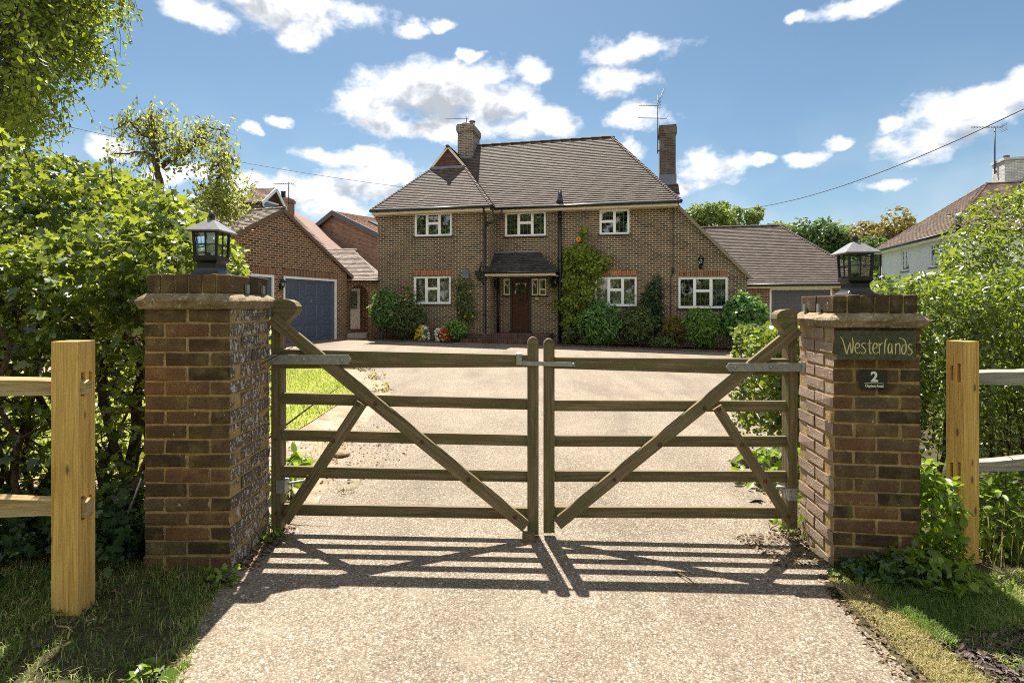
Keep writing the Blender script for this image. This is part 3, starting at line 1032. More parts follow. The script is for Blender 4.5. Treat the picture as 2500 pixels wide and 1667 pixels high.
xa, za = HF.hit(1643, 507, -0.02)
xb, zb = HF.hit(1643, 662, -0.02)
xc, zc = HF.hit(1637.6, 790, -0.02)
g.tube([(xa, -0.03, za), (xb, -0.03, zb), (xc, -0.03, zb - 0.25), (xc, -0.03, zc)], 0.014, 6)
g.tube([(xb, -0.05, zb - 0.06), (xb, -0.05, zb + 0.10)], 0.05, 6)
g.build('conduit', M['cable'], house)

# windows
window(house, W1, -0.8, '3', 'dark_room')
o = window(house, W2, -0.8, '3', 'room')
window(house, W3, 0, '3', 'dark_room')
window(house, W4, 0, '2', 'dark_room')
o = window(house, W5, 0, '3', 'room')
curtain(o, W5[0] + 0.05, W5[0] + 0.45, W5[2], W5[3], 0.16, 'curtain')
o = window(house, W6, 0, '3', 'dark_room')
curtain(o, W6[1] - 0.42, W6[1] - 0.03, W6[2], W6[3], 0.17, 'navy')
for rr, mt in (((1009, 659.6, 1100, 672), 'lintel'), ((1450, 661, 1555, 673.6), 'lintel'), ((1656, 661, 1777.5, 674.5), 'lintel_dull')):
    off = -0.8 if rr[0] < 1200 else 0.0
    q = rect(HF, *rr, off)
    g = MB()
    g.box(q[0], q[1], off - 0.006, off + 0.03, q[2], q[3])
    g.build('lintel', M[mt], house)

# door and porch
random.seed(2)
dx0, dx1, dz0, dz1 = DR
fw = 0.085
g = MB()
g.box(dx0 + fw, dx1 - fw, 0.06, 0.105, dz0 + 0.03, dz1 - fw)
# planks: raised frame and mid boards
dw = dx1 - dx0 - 2 * fw
for (a, b, c, d) in ((0.0, 0.13, 0, 1), (0.87, 1.0, 0, 1), (0.13, 0.87, 0.0, 0.09), (0.13, 0.87, 0.60, 0.68), (0.13, 0.87, 0.93, 1.0)):
    h = dz1 - fw - dz0 - 0.03
    g.bar((dx0 + fw + dw * (a + b) / 2, 0.052, dz0 + 0.03 + h * c), (dx0 + fw + dw * (a + b) / 2, 0.052, dz0 + 0.03 + h * d), dw * (b - a) * 0.995, 0.022, up=(0, 1, 0))
for k in (1, 2):
    g.bar((dx0 + fw + dw * (0.13 + 0.74 * k / 3), 0.055, dz0 + 0.22), (dx0 + fw + dw * (0.13 + 0.74 * k / 3), 0.055, dz0 + 1.25), 0.02, 0.012, up=(0, 1, 0))
door = g.build('front_door', M['wood_door'], house)
g = MB()
g.box(dx0, dx0 + fw, 0.0, 0.11, dz0, dz1)
g.box(dx1 - fw, dx1, 0.0, 0.11, dz0, dz1)
g.box(dx0 + fw, dx1 - fw, 0.0, 0.11, dz1 - fw, dz1)
g.box(dx0 - 0.03, dx1 + 0.03, -0.06, 0.11, dz0 - 0.04, dz0 + 0.028)
for (a, b, c, d) in SW:
    g.box(a - 0.06, b + 0.06, -0.02, 0.02, c - 0.07, c - 0.004)
    g.box(a - 0.06, b + 0.06, -0.02, 0.02, d + 0.004, d + 0.06)
g.build('door_frame', M['black'], door)
g = MB()
for i in range(3):
    for j in range(2):
        a = dx0 + fw + dw * (0.15 + 0.24 * i)
        zz = dz0 + (dz1 - dz0) * (0.70 + 0.125 * j)
        g.box(a, a + dw * 0.21, 0.044, 0.062, zz, zz + 0.22)
g.build('door_glazing', M['glass'], door)
g = MB()
cx_ = (dx0 + dx1) / 2
g.box(cx_ - 0.13, cx_ + 0.13, 0.030, 0.045, dz0 + 1.30, dz0 + 1.37)
g.tube([(cx_ - 0.05, 0.03, dz0 + 1.27), (cx_, 0.02, dz0 + 1.20), (cx_ + 0.05, 0.03, dz0 + 1.27)], 0.014, 6)
g.build('letter_plate', M['black'], door)
for q in SW[:2]:
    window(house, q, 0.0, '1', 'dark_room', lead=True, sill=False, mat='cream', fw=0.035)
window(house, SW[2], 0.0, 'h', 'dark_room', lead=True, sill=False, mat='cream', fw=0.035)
g = MB()
q = rect(HF, 1306.5, 725.5, 1316.5, 730.5, 0)
g.box(q[0], q[1], -0.02, 0.0, q[2], q[3])
g.build('bell_plate', M['brass'], house)

random.seed(8)
yc = -1.10
ca, cz0 = HF.hit(1182, 664, yc)
cb, _ = HF.hit(1357, 664, yc)
cz0 = HF.hit(1270, 664, yc)[1]
ta, cz1 = HF.hit(1214, 617, 0.0)
tb = HF.hit(1314, 617, 0.0)[0]
cz1 = HF.hit(1265, 617, 0.0)[1]
r = MB()
plane_from(r, [(ca, yc, cz0), (cb, yc, cz0), (tb, -0.03, cz1), (ta, -0.03, cz1)], (ca, yc, cz0), (cb, yc, cz0), gauge=0.115)
plane_from(r, [(cb, yc, cz0), (cb, -0.01, cz0), (tb, -0.03, cz1)], (cb, yc, cz0), (cb, -0.01, cz0), gauge=0.115)
plane_from(r, [(ca, yc, cz0), (ta, -0.03, cz1), (ca, -0.01, cz0)], (ca, -0.01, cz0), (ca, yc, cz0), gauge=0.115)
hip_tiles(r, (cb, yc, cz0), (tb, -0.03, cz1), 0.07, 0.15)
hip_tiles(r, (ca, yc, cz0), (ta, -0.03, cz1), 0.06, 0.15)
can = r.build('porch_canopy', M['tile_porch'], house)
g = MB()
g.box(ta - 0.05, tb + 0.05, -0.10, -0.003, cz1 - 0.10, cz1 + 0.03)
g.bar((tb + 0.05, -0.02, cz1 - 0.03), (cb, -0.06, cz0 + 0.05), 0.07, 0.02)
g.build('flashing', M['lead'], can)
g = MB()
g.box(ca + 0.02, cb - 0.02, yc + 0.02, yc + 0.05, cz0 - 0.13, cz0 - 0.02)
g.box(ca + 0.02, cb - 0.02, yc + 0.05, -0.005, cz0 - 0.125, cz0 - 0.10)
g.build('fascia', M['cream'], can)
g = MB()
g.tube([(ca - 0.02, yc - 0.03, cz0 - 0.015), (cb + 0.02, yc - 0.03, cz0 - 0.015)], 0.04, 8)
g.build('gutter', M['black'], can)
g = MB()
for xx in (cb - 0.25,):
    g.bar((xx, -0.02, cz0 - 0.5), (xx, -0.75, cz0 - 0.17), 0.09, 0.09)
    g.box(xx - 0.045, xx + 0.045, -0.80, -0.004, cz0 - 0.22, cz0 - 0.13)
g.build('bracket', M['black'], can)

g = MB()
s0 = HF.hit(1140, 816, -1.0)[0]
s1 = HF.hit(1342, 816, -1.0)[0]
s2 = HF.hit(1124, 830, -1.4)[0]
s3 = HF.hit(1360, 830, -1.4)[0]
g.box(s2, s3, -1.45, -0.802, -0.4, 0.17)
g.box(s0, s1, -1.05, -0.804, 0.17, 0.335)
g.box(0.0, s1, -0.804, -0.002, -0.4, 0.335)
g.build('doorstep', M['brick_step'], house, bevel=0.012)

# chimneys
g = MB()
x0, x1, y0, y1, zt = -2.235, -1.565, 2.2, 3.34, 9.23
g.box(x0, x1, y0, y1, 6.3, 8.86)
for k, (e, za, zb) in enumerate(((0.025, 8.86, 8.92), (0.055, 8.92, 9.16), (0.02, 9.16, zt))):
    g.box(x0 - e, x1 + e, y0 - e, y1 + e, za, zb)
ch = g.build('chimney', M['brick_stack'], house)
g = MB()
g.box(x0 - 0.012, x1 + 0.012, y0 - 0.03, y0 + 0.2, 7.55, 7.78)
g.bar((x1 + 0.012, y0, 7.72), (x1 + 0.012, 2.95, 8.5), 0.03, 0.22)
g.build('flashing', M['lead'], ch)
g = MB()
g.lathe([(0.11, 0), (0.10, 0.06), (0.13, 0.09), (0.10, 0.13), (0.02, 0.15)], (-2.0, 2.5, zt), 12)
g.lathe([(0.10, 0), (0.09, 0.05), (0.09, 0.055)], (-1.75, 2.8, zt), 12)
for a in range(6):
    an = a * math.pi / 3
    g.tube([(-1.75 + 0.10 * math.cos(an), 2.8 + 0.10 * math.sin(an), zt), (-1.75 + 0.11 * math.cos(an), 2.8 + 0.11 * math.sin(an), zt + 0.27)], 0.008, 4)
g.lathe([(0.02, 0.25), (0.15, 0.26), (0.13, 0.30), (0.03, 0.34)], (-1.75, 2.8, zt), 12)
g.build('chimney_pot', plain('clay pot', (0.20, 0.13, 0.09), 0.7), ch)

g = MB()
x0, x1, y0, y1, zt = 6.35, 7.02, 4.1, 4.75, 9.20
g.box(x0, x1, y0, y1, 2.0, 8.75)
g.box(x0 - 0.02, x1 + 0.02, y0 - 0.02, y1 + 0.02, 8.75, 8.83)
g.box(x0 - 0.05, x1 + 0.05, y0 - 0.05, y1 + 0.05, 8.83, 9.08)
g.box(x0 - 0.03, x1 + 0.03, y0 - 0.03, y1 + 0.03, 9.08, zt)
ch2 = g.build('chimney', M['brick_dark_stack'], house)
g = MB()
g.box(x0 - 0.02, x1 + 0.03, y0 - 0.03, y0 - 0.004, 6.75, 7.05)
g.bar(((x0 + x1) / 2, y0 - 0.03, 6.75), ((x0 + x1) / 2, y0 - 0.22, 6.55), 0.72, 0.02)
g.build('flashing', M['lead'], ch2)
g = MB()
plane_from(g, [(x0 - 0.1, y0 - 0.75, 6.0), (x1 + 0.1, y0 - 0.75, 6.0), (x1 + 0.1, y0 - 0.02, 6.62), (x0 - 0.1, y0 - 0.02, 6.62)], (x0 - 0.1, y0 - 0.75, 6.0), (x1 + 0.1, y0 - 0.75, 6.0))
g.box(x0 - 0.02, x1 + 0.02, y0 - 0.7, y0 - 0.03, 4.0, 5.98)
g.build('stack_shoulder', M['tile'], ch2)

# right hand wing with its own garage door
random.seed(21)
AY = 5.9
r = MB()
ex, ez = HF.hit(2150, 695, AY - 0.3)
ez = 2.30
rx, rz_ = HF.hit(1903, 552, AY + 3.1)
rz_ = 5.36
plane_from(r, [(7.0, AY - 0.3, ez), (ex, AY - 0.3, ez), (rx, AY + 3.1, rz_), (7.0, AY + 3.1, rz_)], (7.0, AY - 0.3, ez), (ex, AY - 0.3, ez))
r.face([(ex, AY - 0.3, ez), (ex, AY + 6.5, ez), (rx, AY + 3.1, rz_)], r=0.3)
r.face([(ex, AY + 6.5, ez), (7.0, AY + 6.5, ez), (7.0, AY + 3.1, rz_), (rx, AY + 3.1, rz_)], r=0.3)
hip_tiles(r, (ex, AY - 0.3, ez), (rx, AY + 3.1, rz_), 0.10, 0.12)
hip_tiles(r, (7.0, AY + 3.1, rz_ + 0.02), (rx, AY + 3.1, rz_ + 0.02), 0.10, 0.42)
r.build('side_wing_roof', M['tile'], house)
gx0, _ = HF.hit(1879, 760, AY)
gz1 = HF.hit(1900, 704, AY)[1]
gx1 = gx0 + 2.55
w = MB()
wall_holes(w, 9.05, ex - 0.3, -0.6, 2.26, AY, [(gx0, gx1, -0.4, gz1)])
w.face([(ex - 0.3, AY, -0.6), (ex - 0.3, AY + 6.2, -0.6), (ex - 0.3, AY + 6.2, 2.3), (ex - 0.3, AY, 2.3)])
w.face([(9.05, AY + 0.05, 2.2), (9.05, 3.5, -0.6), (9.05, AY, -0.6)])
w.build('side_wing_wall', M['brick_garage'], house)
g = MB()
g.box(9.1, ex - 0.02, AY - 0.27, AY - 0.24, 2.14, 2.29)
g.box(9.1, ex - 0.02, AY - 0.24, AY - 0.004, 2.13, 2.155)
g.build('side_wing_fascia', M['cream'], house)
g = MB()
g.tube([(9.1, AY - 0.33, 2.27), (ex + 0.03, AY - 0.33, 2.27)], 0.055, 8)
g.tube([(9.55, AY - 0.33, 2.25), (9.5, AY - 0.10, 2.0), (9.5, AY - 0.06, -0.3)], 0.04, 8)
g.build('side_wing_gutter', M['black'], house)


def garage_door(parent, x0, x1, z0, z1, y, mat, rows=3, cols=3, handle=True):
    f = MB()
    t = 0.075
    f.box(x0, x0 + t, y - 0.01, y + 0.1, z0, z1)
    f.box(x1 - t, x1, y - 0.01, y + 0.1, z0, z1)
    f.box(x0 + t, x1 - t, y - 0.01, y + 0.1, z1 - t, z1)
    d = MB()
    a0, a1, c0, c1 = x0 + t, x1 - t, z0, z1 - t
    d.face([(a0, y + 0.06, c0), (a1, y + 0.06, c0), (a1, y + 0.06, c1), (a0, y + 0.06, c1)])
    W_, H_ = (a1 - a0) / cols, (c1 - c0) / rows
    for i in range(cols):
        for j in range(rows):
            xa, xb = a0 + W_ * i + W_ * 0.12, a0 + W_ * (i + 1) - W_ * 0.12
            za, zb = c0 + H_ * j + H_ * 0.14, c0 + H_ * (j + 1) - H_ * 0.14
            # moulded panel: recess then raised field
            o_ = [(xa, za), (xb, za), (xb, zb), (xa, zb)]
            def ring(k, yy):
                return [(xa + k, yy, za + k), (xb - k, yy, za + k), (xb - k, yy, zb - k), (xa + k, yy, zb - k)]
            rs = [ring(0, y + 0.042), ring(0.035, y + 0.058), ring(0.05, y + 0.058), ring(0.10, y + 0.044)]
            for q0, q1 in zip(rs[:-1], rs[1:]):
                for k in range(4):
                    k2 = (k + 1) % 4
                    d.face([q0[k], q0[k2], q1[k2], q1[k]])
            d.face(rs[-1])
    # stiles and rails between the panels, proud of the sheet
    for i in range(cols + 1):
        x = a0 + W_ * i
        hw = W_ * 0.12
        d.face([(max(a0, x - hw), y + 0.042, c0), (min(a1, x + hw), y + 0.042, c0), (min(a1, x + hw), y + 0.042, c1), (max(a0, x - hw), y + 0.042, c1)])
    for i in range(cols):
        for j in range(rows + 1):
            z = c0 + H_ * j
            hw = H_ * 0.14
            d.face([(a0 + W_ * i + W_ * 0.12, y + 0.042, max(c0, z - hw)), (a0 + W_ * (i + 1) - W_ * 0.12, y + 0.042, max(c0, z - hw)), (a0 + W_ * (i + 1) - W_ * 0.12, y + 0.042, min(c1, z + hw)), (a0 + W_ * i + W_ * 0.12, y + 0.042, min(c1, z + hw))])
    do = d.build('garage_door', mat, parent)
    f.build('door_frame', M['white'], do)
    if handle:
        h = MB()
        xm, zm = (a0 + a1) / 2, c0 + H_ * 2.0
        h.box(xm - 0.03, xm + 0.03, y + 0.02, y + 0.042, zm - 0.07, zm + 0.05)
        h.tube([(xm - 0.03, y + 0.01, zm), (xm + 0.08, y + 0.005, zm)], 0.012, 6)
        h.build('door_handle', M['galv'], do)
    return do


garage_door(house, gx0, gx1, -0.35, gz1, AY, M['grey_door'], handle=False)

# small fittings on the house, each a thing of its own
def carriage_lamp(label, x, y, z, ydir=-1, sc=1.0, fr=HF, group='lanterns on the house wall'):
    p = fr.world(x, y, z)
    t = thing('wall_lantern', label, 'wall lamp', p, fr.deg, group)
    g = MB()
    g.box(-0.045 * sc, 0.045 * sc, -0.02, 0.0, -0.16 * sc, 0.06 * sc)
    g.tube([(0, -0.02, -0.12 * sc), (0, -0.12 * sc, -0.17 * sc), (0, -0.14 * sc, -0.08 * sc)], 0.012 * sc, 6)
    g.build('bracket', M['black'], t)
    g = MB()
    c = (0, -0.14 * sc, 0)
    g.lathe([(0.035 * sc, -0.09 * sc), (0.05 * sc, -0.07 * sc), (0.05 * sc, -0.06 * sc)], c, 6)
    g.lathe([(0.10 * sc, 0.13 * sc), (0.085 * sc, 0.16 * sc), (0.03 * sc, 0.22 * sc), (0.008 * sc, 0.27 * sc)], c, 6)
    for k in range(6):
        a = 2 * math.pi * k / 6
        g.tube([(c[0] + 0.05 * sc * math.cos(a), c[1] + 0.05 * sc * math.sin(a), -0.065 * sc), (c[0] + 0.085 * sc * math.cos(a), c[1] + 0.085 * sc * math.sin(a), 0.14 * sc)], 0.007 * sc, 4)
    g.build('cage', M['black'], t)
    g = MB()
    g.lathe([(0.046 * sc, -0.06 * sc), (0.078 * sc, 0.13 * sc)], c, 6)
    g.build('lamp_glass', M['lamp_glass'], t)
    return t


x, z = HF.hit(1710, 643, 0)
carriage_lamp('black carriage lantern above the lower right window of the brick house', x, 0.0, z, sc=1.15)
x, z = HF.hit(1207.5, 694, -0.4)
carriage_lamp('small black lantern in the porch recess beside the front door', x - 0.1, -0.005, z, sc=1.0)
x, z = HF.hit(1357, 692, 0)
carriage_lamp('black lantern under the right end of the porch canopy beside the climber', x, 0.0, z, sc=0.95)
x, z = HF.hit(1413, 585, 0)
t = thing('burglar_alarm', 'round orange burglar alarm box on the brick wall above the climber', 'alarm', HF.world(x, 0, z), HF.deg)
g = MB()
g.lathe([(0.105, 0.0), (0.105, -0.05), (0.085, -0.075), (0.03, -0.085)], (0, 0, 0), 20, axis='y')
g.build('cover', M['orange'], t)
g = MB()
g.lathe([(0.03, -0.086), (0.02, -0.095)], (0, 0, 0), 10, axis='y')
g.build('strobe', plain('dark red strobe', (0.25, 0.03, 0.02), 0.3), t)
q = rect(HF, 1130, 659, 1145.6, 680, -0.8)
t = thing('vent_box', 'small grey box on the wall above the rose beside the downpipe', 'vent', HF.world(q[0], -0.8, q[2]), HF.deg)
g = MB()
ww, hh = q[1] - q[0], q[3] - q[2]
g.box(0, ww, -0.10, -0.002, 0, hh)
for k in range(4):
    g.box(0.02, ww - 0.02, -0.112, -0.10, hh * (0.15 + 0.2 * k), hh * (0.22 + 0.2 * k))
g.build('casing', M['lead'], t, bevel=0.008)


def yagi(name, label, base, mast, booms, group=None, r=0.012):
    """mast: height; booms: list of (z, azimuth, tilt, length, n, el, back)"""
    t = thing(name, label, 'aerial', base, 0, group)
    g = MB()
    g.tube([(0, 0, 0), (0, 0, mast)], r * 1.4, 6)
    g.box(-0.03, 0.10, -0.03, 0.03, 0.10, 0.16)
    g.build('mast', M['aerial'], t)
    for (z, azd, tilt, L, n, e, back) in booms:
        g = MB()
        d = Vector((math.cos(R(azd)) * math.cos(R(tilt)), math.sin(R(azd)) * math.cos(R(tilt)), math.sin(R(tilt))))
        sd = d.cross(Vector((0, 0, 1))).normalized()
        p = Vector((0, 0, z))
        g.tube([p - d * back, p + d * (L - back)], r * 0.8, 5)
        for k in range(n):
            c = p - d * back + d * (L * (k + 0.5) / n)
            ee = e * (1 - 0.35 * k / n)
            g.tube([c - sd * ee / 2, c + sd * ee / 2], r * 0.45, 4)
        up = sd.cross(d)
        for sgn in (-1, 1):
            c = p - d * back
            for q_ in range(3):
                g.tube([c + up * sgn * 0.06 * (q_ + 1) - d * 0.03 * q_ - sd * e * 0.6, c + up * sgn * 0.06 * (q_ + 1) - d * 0.03 * q_ + sd * e * 0.6], r * 0.45, 4)
        g.build('boom', M['aerial'], t)
    return t


yagi('tv_aerial', 'flat horizontal television aerial on the left chimney', HF.world(-2.0, 2.75, 9.23), 0.50, [(0.42, 175, 0, 1.05, 14, 0.10, 0.08)], r=0.013)
yagi('tv_aerial', 'tall mast with three television aerials on the right chimney', HF.world(6.27, 4.2, 8.0), 2.55,
     [(2.10, 172, 4, 0.85, 12, 0.22, 0.05), (2.2, 50, 52, 1.15, 12, 0.24, 0.05), (1.55, 176, 3, 1.25, 16, 0.16, 0.4)], r=0.014)

# ================================================================== double garage on the left
GF = Frame(-6.54, 19.85, 70.9, 0.0)     # local x runs along the gable towards the house
gar = thing('double_garage', 'brick double garage with steep gable and blue grey panelled doors left of the house', 'garage', (GF.X0, GF.Y0, 0), GF.deg)
random.seed(31)
xa, za = GF.hit(688, 510.5, 0)
xr, zr = GF.hit(859, 675.5, 0)
xl_ = 2 * xa - xr
zl = zr
d2 = [GF.hit(692, 760, 0)[0], GF.hit(821.5, 760, 0)[0]]
dz1_ = GF.hit(756, 678, 0)[1]
d1x1 = GF.hit(669, 760, 0)[0]
dW = d2[1] - d2[0]
holes = [(d2[0], d2[1], 0.10, dz1_), (d1x1 - dW, d1x1, 0.10, dz1_)]
w = MB()
xw = GF.hit(846, 760, 0)[0]
wall_holes(w, xl_ + 0.35, xw, -0.4, zl - 0.05 + 0.2, 0, holes)
slope = (za - zr) / (xr - xa)
zt_ = zl + 0.15
w.face([(xl_ + 0.35, 0, zt_), (xw, 0, zt_), (xw, 0, min(zt_ + 0.01, 9)), (xa, 0, za - 0.06), (xl_ + 0.35, 0, zt_ + 0.01)])
w.face([(xw, 0, -0.4), (xw, 7, -0.4), (xw, 7, zt_), (xw, 0, zt_)])
w.face([(xl_ + 0.35, 7, -0.4), (xl_ + 0.35, 0, -0.4), (xl_ + 0.35, 0, zt_), (xl_ + 0.35, 7, zt_)])
w.face([(xw, 7, -0.4), (xl_ + .35, 7, -0.4), (xl_ + .35, 7, zt_), (xa, 7, za - 0.06), (xw, 7, zt_)])
w.build('wall', M['brick_garage'], gar)
r = MB()
plane_from(r, [(xl_, -0.08, zl), (xa, -0.08, za), (xa, 7.2, za), (xl_, 7.2, zl)], (xl_, 7.2, zl), (xl_, -0.08, zl), gauge=0.135)
plane_from(r, [(xr, -0.08, zr), (xr, 7.2, zr), (xa, 7.2, za), (xa, -0.08, za)], (xr, -0.08, zr), (xr, 7.2, zr), gauge=0.135)
hip_tiles(r, (xa, -0.10, za + 0.02), (xa, 7.2, za + 0.02), 0.10, 0.42)
r.build('roof', M['tile_garage'], gar)
g = MB()
g.bar((xl_, -0.07, zl - 0.05), (xa, -0.07, za - 0.05), 0.03, 0.10)
g.bar((xr, -0.07, zr - 0.05), (xa, -0.07, za - 0.05), 0.03, 0.10)
g.build('verge_board', plain('brown verge tile', (0.17, 0.11, 0.08), 0.8), gar)
for (a, b, c, d) in holes:
    garage_door(gar, a, b, c, d, 0, M['slate_door'])
    g = MB()
    g.box(a - 0.08, b + 0.08, -0.006, 0.03, d + 0.003, d + 0.225)
    g.build('lintel', M['lintel_dull'], gar)
xm, zm = GF.hit(683, 697, 0)
carriage_lamp('small black wall lamp with white bulb between the two garage doors', xm, 0.0, zm, sc=0.9, fr=GF, group='lanterns on the garage wall')

# arched link wall with lean-to roof and the white side door
LF = Frame(-6.32, 20.75, 3.0, 0.0)
lk = thing('arched_link', 'brick arch with small tiled roof and white side door between garage and house', 'archway', (LF.X0, LF.Y0, 0), LF.deg)
random.seed(41)
ax0, _ = LF.hit(852, 760, 0)
ax1, _ = LF.hit(898, 760, 0)
lw0, lw1 = LF.hit(843, 760, 0)[0], LF.hit(930, 760, 0)[0]
zsp = LF.hit(875, 718, 0)[1]
ztop = LF.hit(875, 685, 0)[1]
rad = (ax1 - ax0) / 2
cxm = (ax0 + ax1) / 2
w = MB()
def ybox(x0, x1, z0, z1):
    w.box(x0, x1, 0.0, 0.24, z0, z1)
ybox(lw0, ax0, -0.3, zsp)
ybox(ax1, lw1, -0.3, zsp)
arc = [(cxm - rad * math.cos(math.pi * k / 12), zsp + rad * math.sin(math.pi * k / 12)) for k in range(13)]
for yy, rev in ((0.0, False), (0.24, True)):
    for k in range(12):
        q = [(arc[k][0], yy, arc[k][1]), (arc[k + 1][0], yy, arc[k + 1][1]), (arc[k + 1][0], yy, ztop), (arc[k][0], yy, ztop)]
        w.face(q[::-1] if rev else q)
    q = [(lw0, yy, zsp), (ax0, yy, zsp), (ax0, yy, ztop), (lw0, yy, ztop)]
    w.face(q[::-1] if rev else q)
    q = [(ax1, yy, zsp), (lw1, yy, zsp), (lw1, yy, ztop), (ax1, yy, ztop)]
    w.face(q[::-1] if rev else q)
for k in range(12):
    w.face([(arc[k][0], 0, arc[k][1]), (arc[k][0], 0.24, arc[k][1]), (arc[k + 1][0], 0.24, arc[k + 1][1]), (arc[k + 1][0], 0, arc[k + 1][1])])
# passage walls and the lit reveal behind
w.box(ax1 - 0.02, ax1 + 0.2, 0.26, 1.9, -0.3, ztop)
w.box(lw0 - 0.4, ax1 + 0.2, 1.9, 2.1, -0.3, ztop)
w.build('wall', M['brick_garage'], lk)
r = MB()
el_, ezl = LF.hit(845, 680, -0.25)
er_, ezr = LF.hit(925, 686, -0.25)
rzl = LF.hit(830, 611, 2.3)[1]
r0 = LF.hit(790, 608, 2.3)[0]
r1 = LF.hit(863, 614, 2.3)[0]
plane_from(r, [(el_ - 1.2, -0.25, ezr), (er_, -0.25, ezr), (er_ + 0.02, 0.0, ezr + 0.2), (r1, 2.3, rzl), (r0, 2.3, rzl)], (el_ - 1.2, -0.25, ezr), (er_, -0.25, ezr))
hip_tiles(r, (r0, 2.3, rzl + 0.02), (r1 + 0.05, 2.3, rzl + 0.02), 0.10, 0.4)
r.face([(er_, -0.25, ezr), (er_, 3.2, ezr), (r1, 2.3, rzl)], r=0.3)
r.build('roof', M['tile_garage'], lk)
g = MB()
sx0, sz0 = LF.hit(849, 804, 1.5)
sx1, sz1 = LF.hit(874.5, 704, 1.5)
g.box(sx0 - 0.3, sx1, 1.84, 1.89, sz0, sz1)
dd = g.build('side_door', M['white'], lk)
g = MB()
g.box(sx0 - 0.1, sx1 - 0.13, 1.825, 1.838, sz0 + 0.85, sz1 - 0.12)
g.build('pane', M['glass'], dd)
g = MB()
g.box(ax0, ax1, -0.25, 0.6, -0.1, LF.hit(875, 813, 0)[1])
g.build('doorstep', plain('pale concrete', (0.5, 0.42, 0.33), 0.9), lk)

# ================================================================== neighbouring houses
random.seed(51)
NF = Frame(-10.6, 32.0, -35.0, 0.0)
n2 = thing('gabled_house', 'pale red brick house with orange roof and dark bargeboards behind the garage', 'house', (NF.X0, NF.Y0, 0), NF.deg)
xa, za = NF.hit(818.6, 518, 0)
xl1, zl1 = NF.hit(762.6, 563, 0)
sl = (za - zl1) / (xa - xl1)
w = MB()
HWD = 4.2
w.face([(xa - HWD, 0, -0.5), (xa + HWD, 0, -0.5), (xa + HWD, 0, za - sl * HWD), (xa, 0, za), (xa - HWD, 0, za - sl * HWD)])
w.face([(xa + HWD, 0, -0.5), (xa + HWD, 9, -0.5), (xa + HWD, 9, za - sl * HWD), (xa + HWD, 0, za - sl * HWD)])
w.face([(xa - HWD, 9, -0.5), (xa - HWD, 0, -0.5), (xa - HWD, 0, za - sl * HWD), (xa - HWD, 9, za - sl * HWD)])
w.build('wall', M['brick_far'], n2)
r = MB()
h2 = HWD + 0.4
plane_from(r, [(xa + h2, -0.2, za - sl * h2), (xa + h2, 9, za - sl * h2), (xa, 9, za + 0.02), (xa, -0.2, za + 0.02)], (xa + h2, -0.2, za - sl * h2), (xa + h2, 9, za - sl * h2), gauge=0.14, tw=0.25)
plane_from(r, [(xa - h2, -0.2, za - sl * h2), (xa, -0.2, za + 0.02), (xa, 9, za + 0.02), (xa - h2, 9, za - sl * h2)], (xa - h2, 9, za - sl * h2), (xa - h2, -0.2, za - sl * h2), gauge=0.14, tw=0.25)
r2 = r.build('roof', M['tile_orange'], n2)
g = MB()
for sx in (-1, 1):
    g.bar((xa + sx * h2, -0.22, za - sl * h2 - 0.08), (xa, -0.22, za - 0.06), 0.05, 0.28)
g.build('bargeboard', M['grey_door'], n2)
for q in (1.6, 3.2):
    g = MB()
    c = Vector((xa + 2.0, q, za - sl * 2.0 + 0.10))
    dwn = Vector((1, 0, -sl)).normalized()
    g.bar(c - dwn * 0.5, c + dwn * 0.5, 0.8, 0.07, up=(sl, 0, 1))
    g.build('rooflight', plain('dark rooflight', (0.05, 0.06, 0.07), 0.1, 0.6), r2)

random.seed(52)
DF = Frame(-13.0, 30.0, -8.0, 0.0)
n1 = thing('dormer_house', 'brown roofed house with red tile hung dormer and white bargeboards behind the garage', 'house', (DF.X0, DF.Y0, 0), DF.deg)
Yr, Ye = 2.2, -2.0
ax, az_ = DF.hit(702, 507, Yr)
bx, bz_ = DF.hit(806, 612, Ye)
lx, _ = DF.hit(470, 507, Yr)
r = MB()
plane_from(r, [(lx - 1, Ye, bz_), (bx, Ye, bz_), (ax, Yr, az_), (lx - 1, Yr, az_)], (lx - 1, Ye, bz_), (bx, Ye, bz_), gauge=0.13, tw=0.2)
r.face([(bx, Ye, bz_), (bx, Yr + 4.2, bz_), (ax, Yr, az_)], r=0.5)
r.face([(bx, Yr + 4.2, bz_), (lx - 1, Yr + 4.2, bz_), (lx - 1, Yr, az_), (ax, Yr, az_)], r=0.5)
r.build('roof', M['tile_pink'], n1)
w = MB()
w.box(lx - 0.8, bx - 0.3, Ye + 0.3, Yr + 4, -0.5, bz_ + 0.02)
w.build('wall', M['brick_far'], n1)
# dormer facing right-front
q0 = DF.hit(594, 520, 0.6)
q1 = DF.hit(672, 505, -1.2)
DD = Frame(*DF.world(q1[0], -1.2, 0)[:2], -8.0 + 86.0, 0.0)
dm0, dmz0 = DD.hit(636, 522, 0)
dm1, dmz1 = DD.hit(683, 505, 0)
apx, apz = DD.hit(664, 460, 0)
dmw = MB()
W_ = Matrix.Translation(Vector((-DF.X0, -DF.Y0, 0)))
Rm = Matrix.Rotation(-R(DF.deg), 4, 'Z')
def dl(x, y, z):
    return tuple(Rm @ (W_ @ DD.world(x, y, z)))
ez_ = DD.hit(636, 487, 0)[1]
zb = DD.hit(650, 530, 0)[1]
wid = abs(dm1 - dm0)
L_ = 1.25
dmw.face([dl(dm0, 0, zb), dl(dm1, 0, zb), dl(dm1, 0, ez_), dl(apx, 0, apz - 0.1), dl(dm0, 0, ez_)], r=0.4)
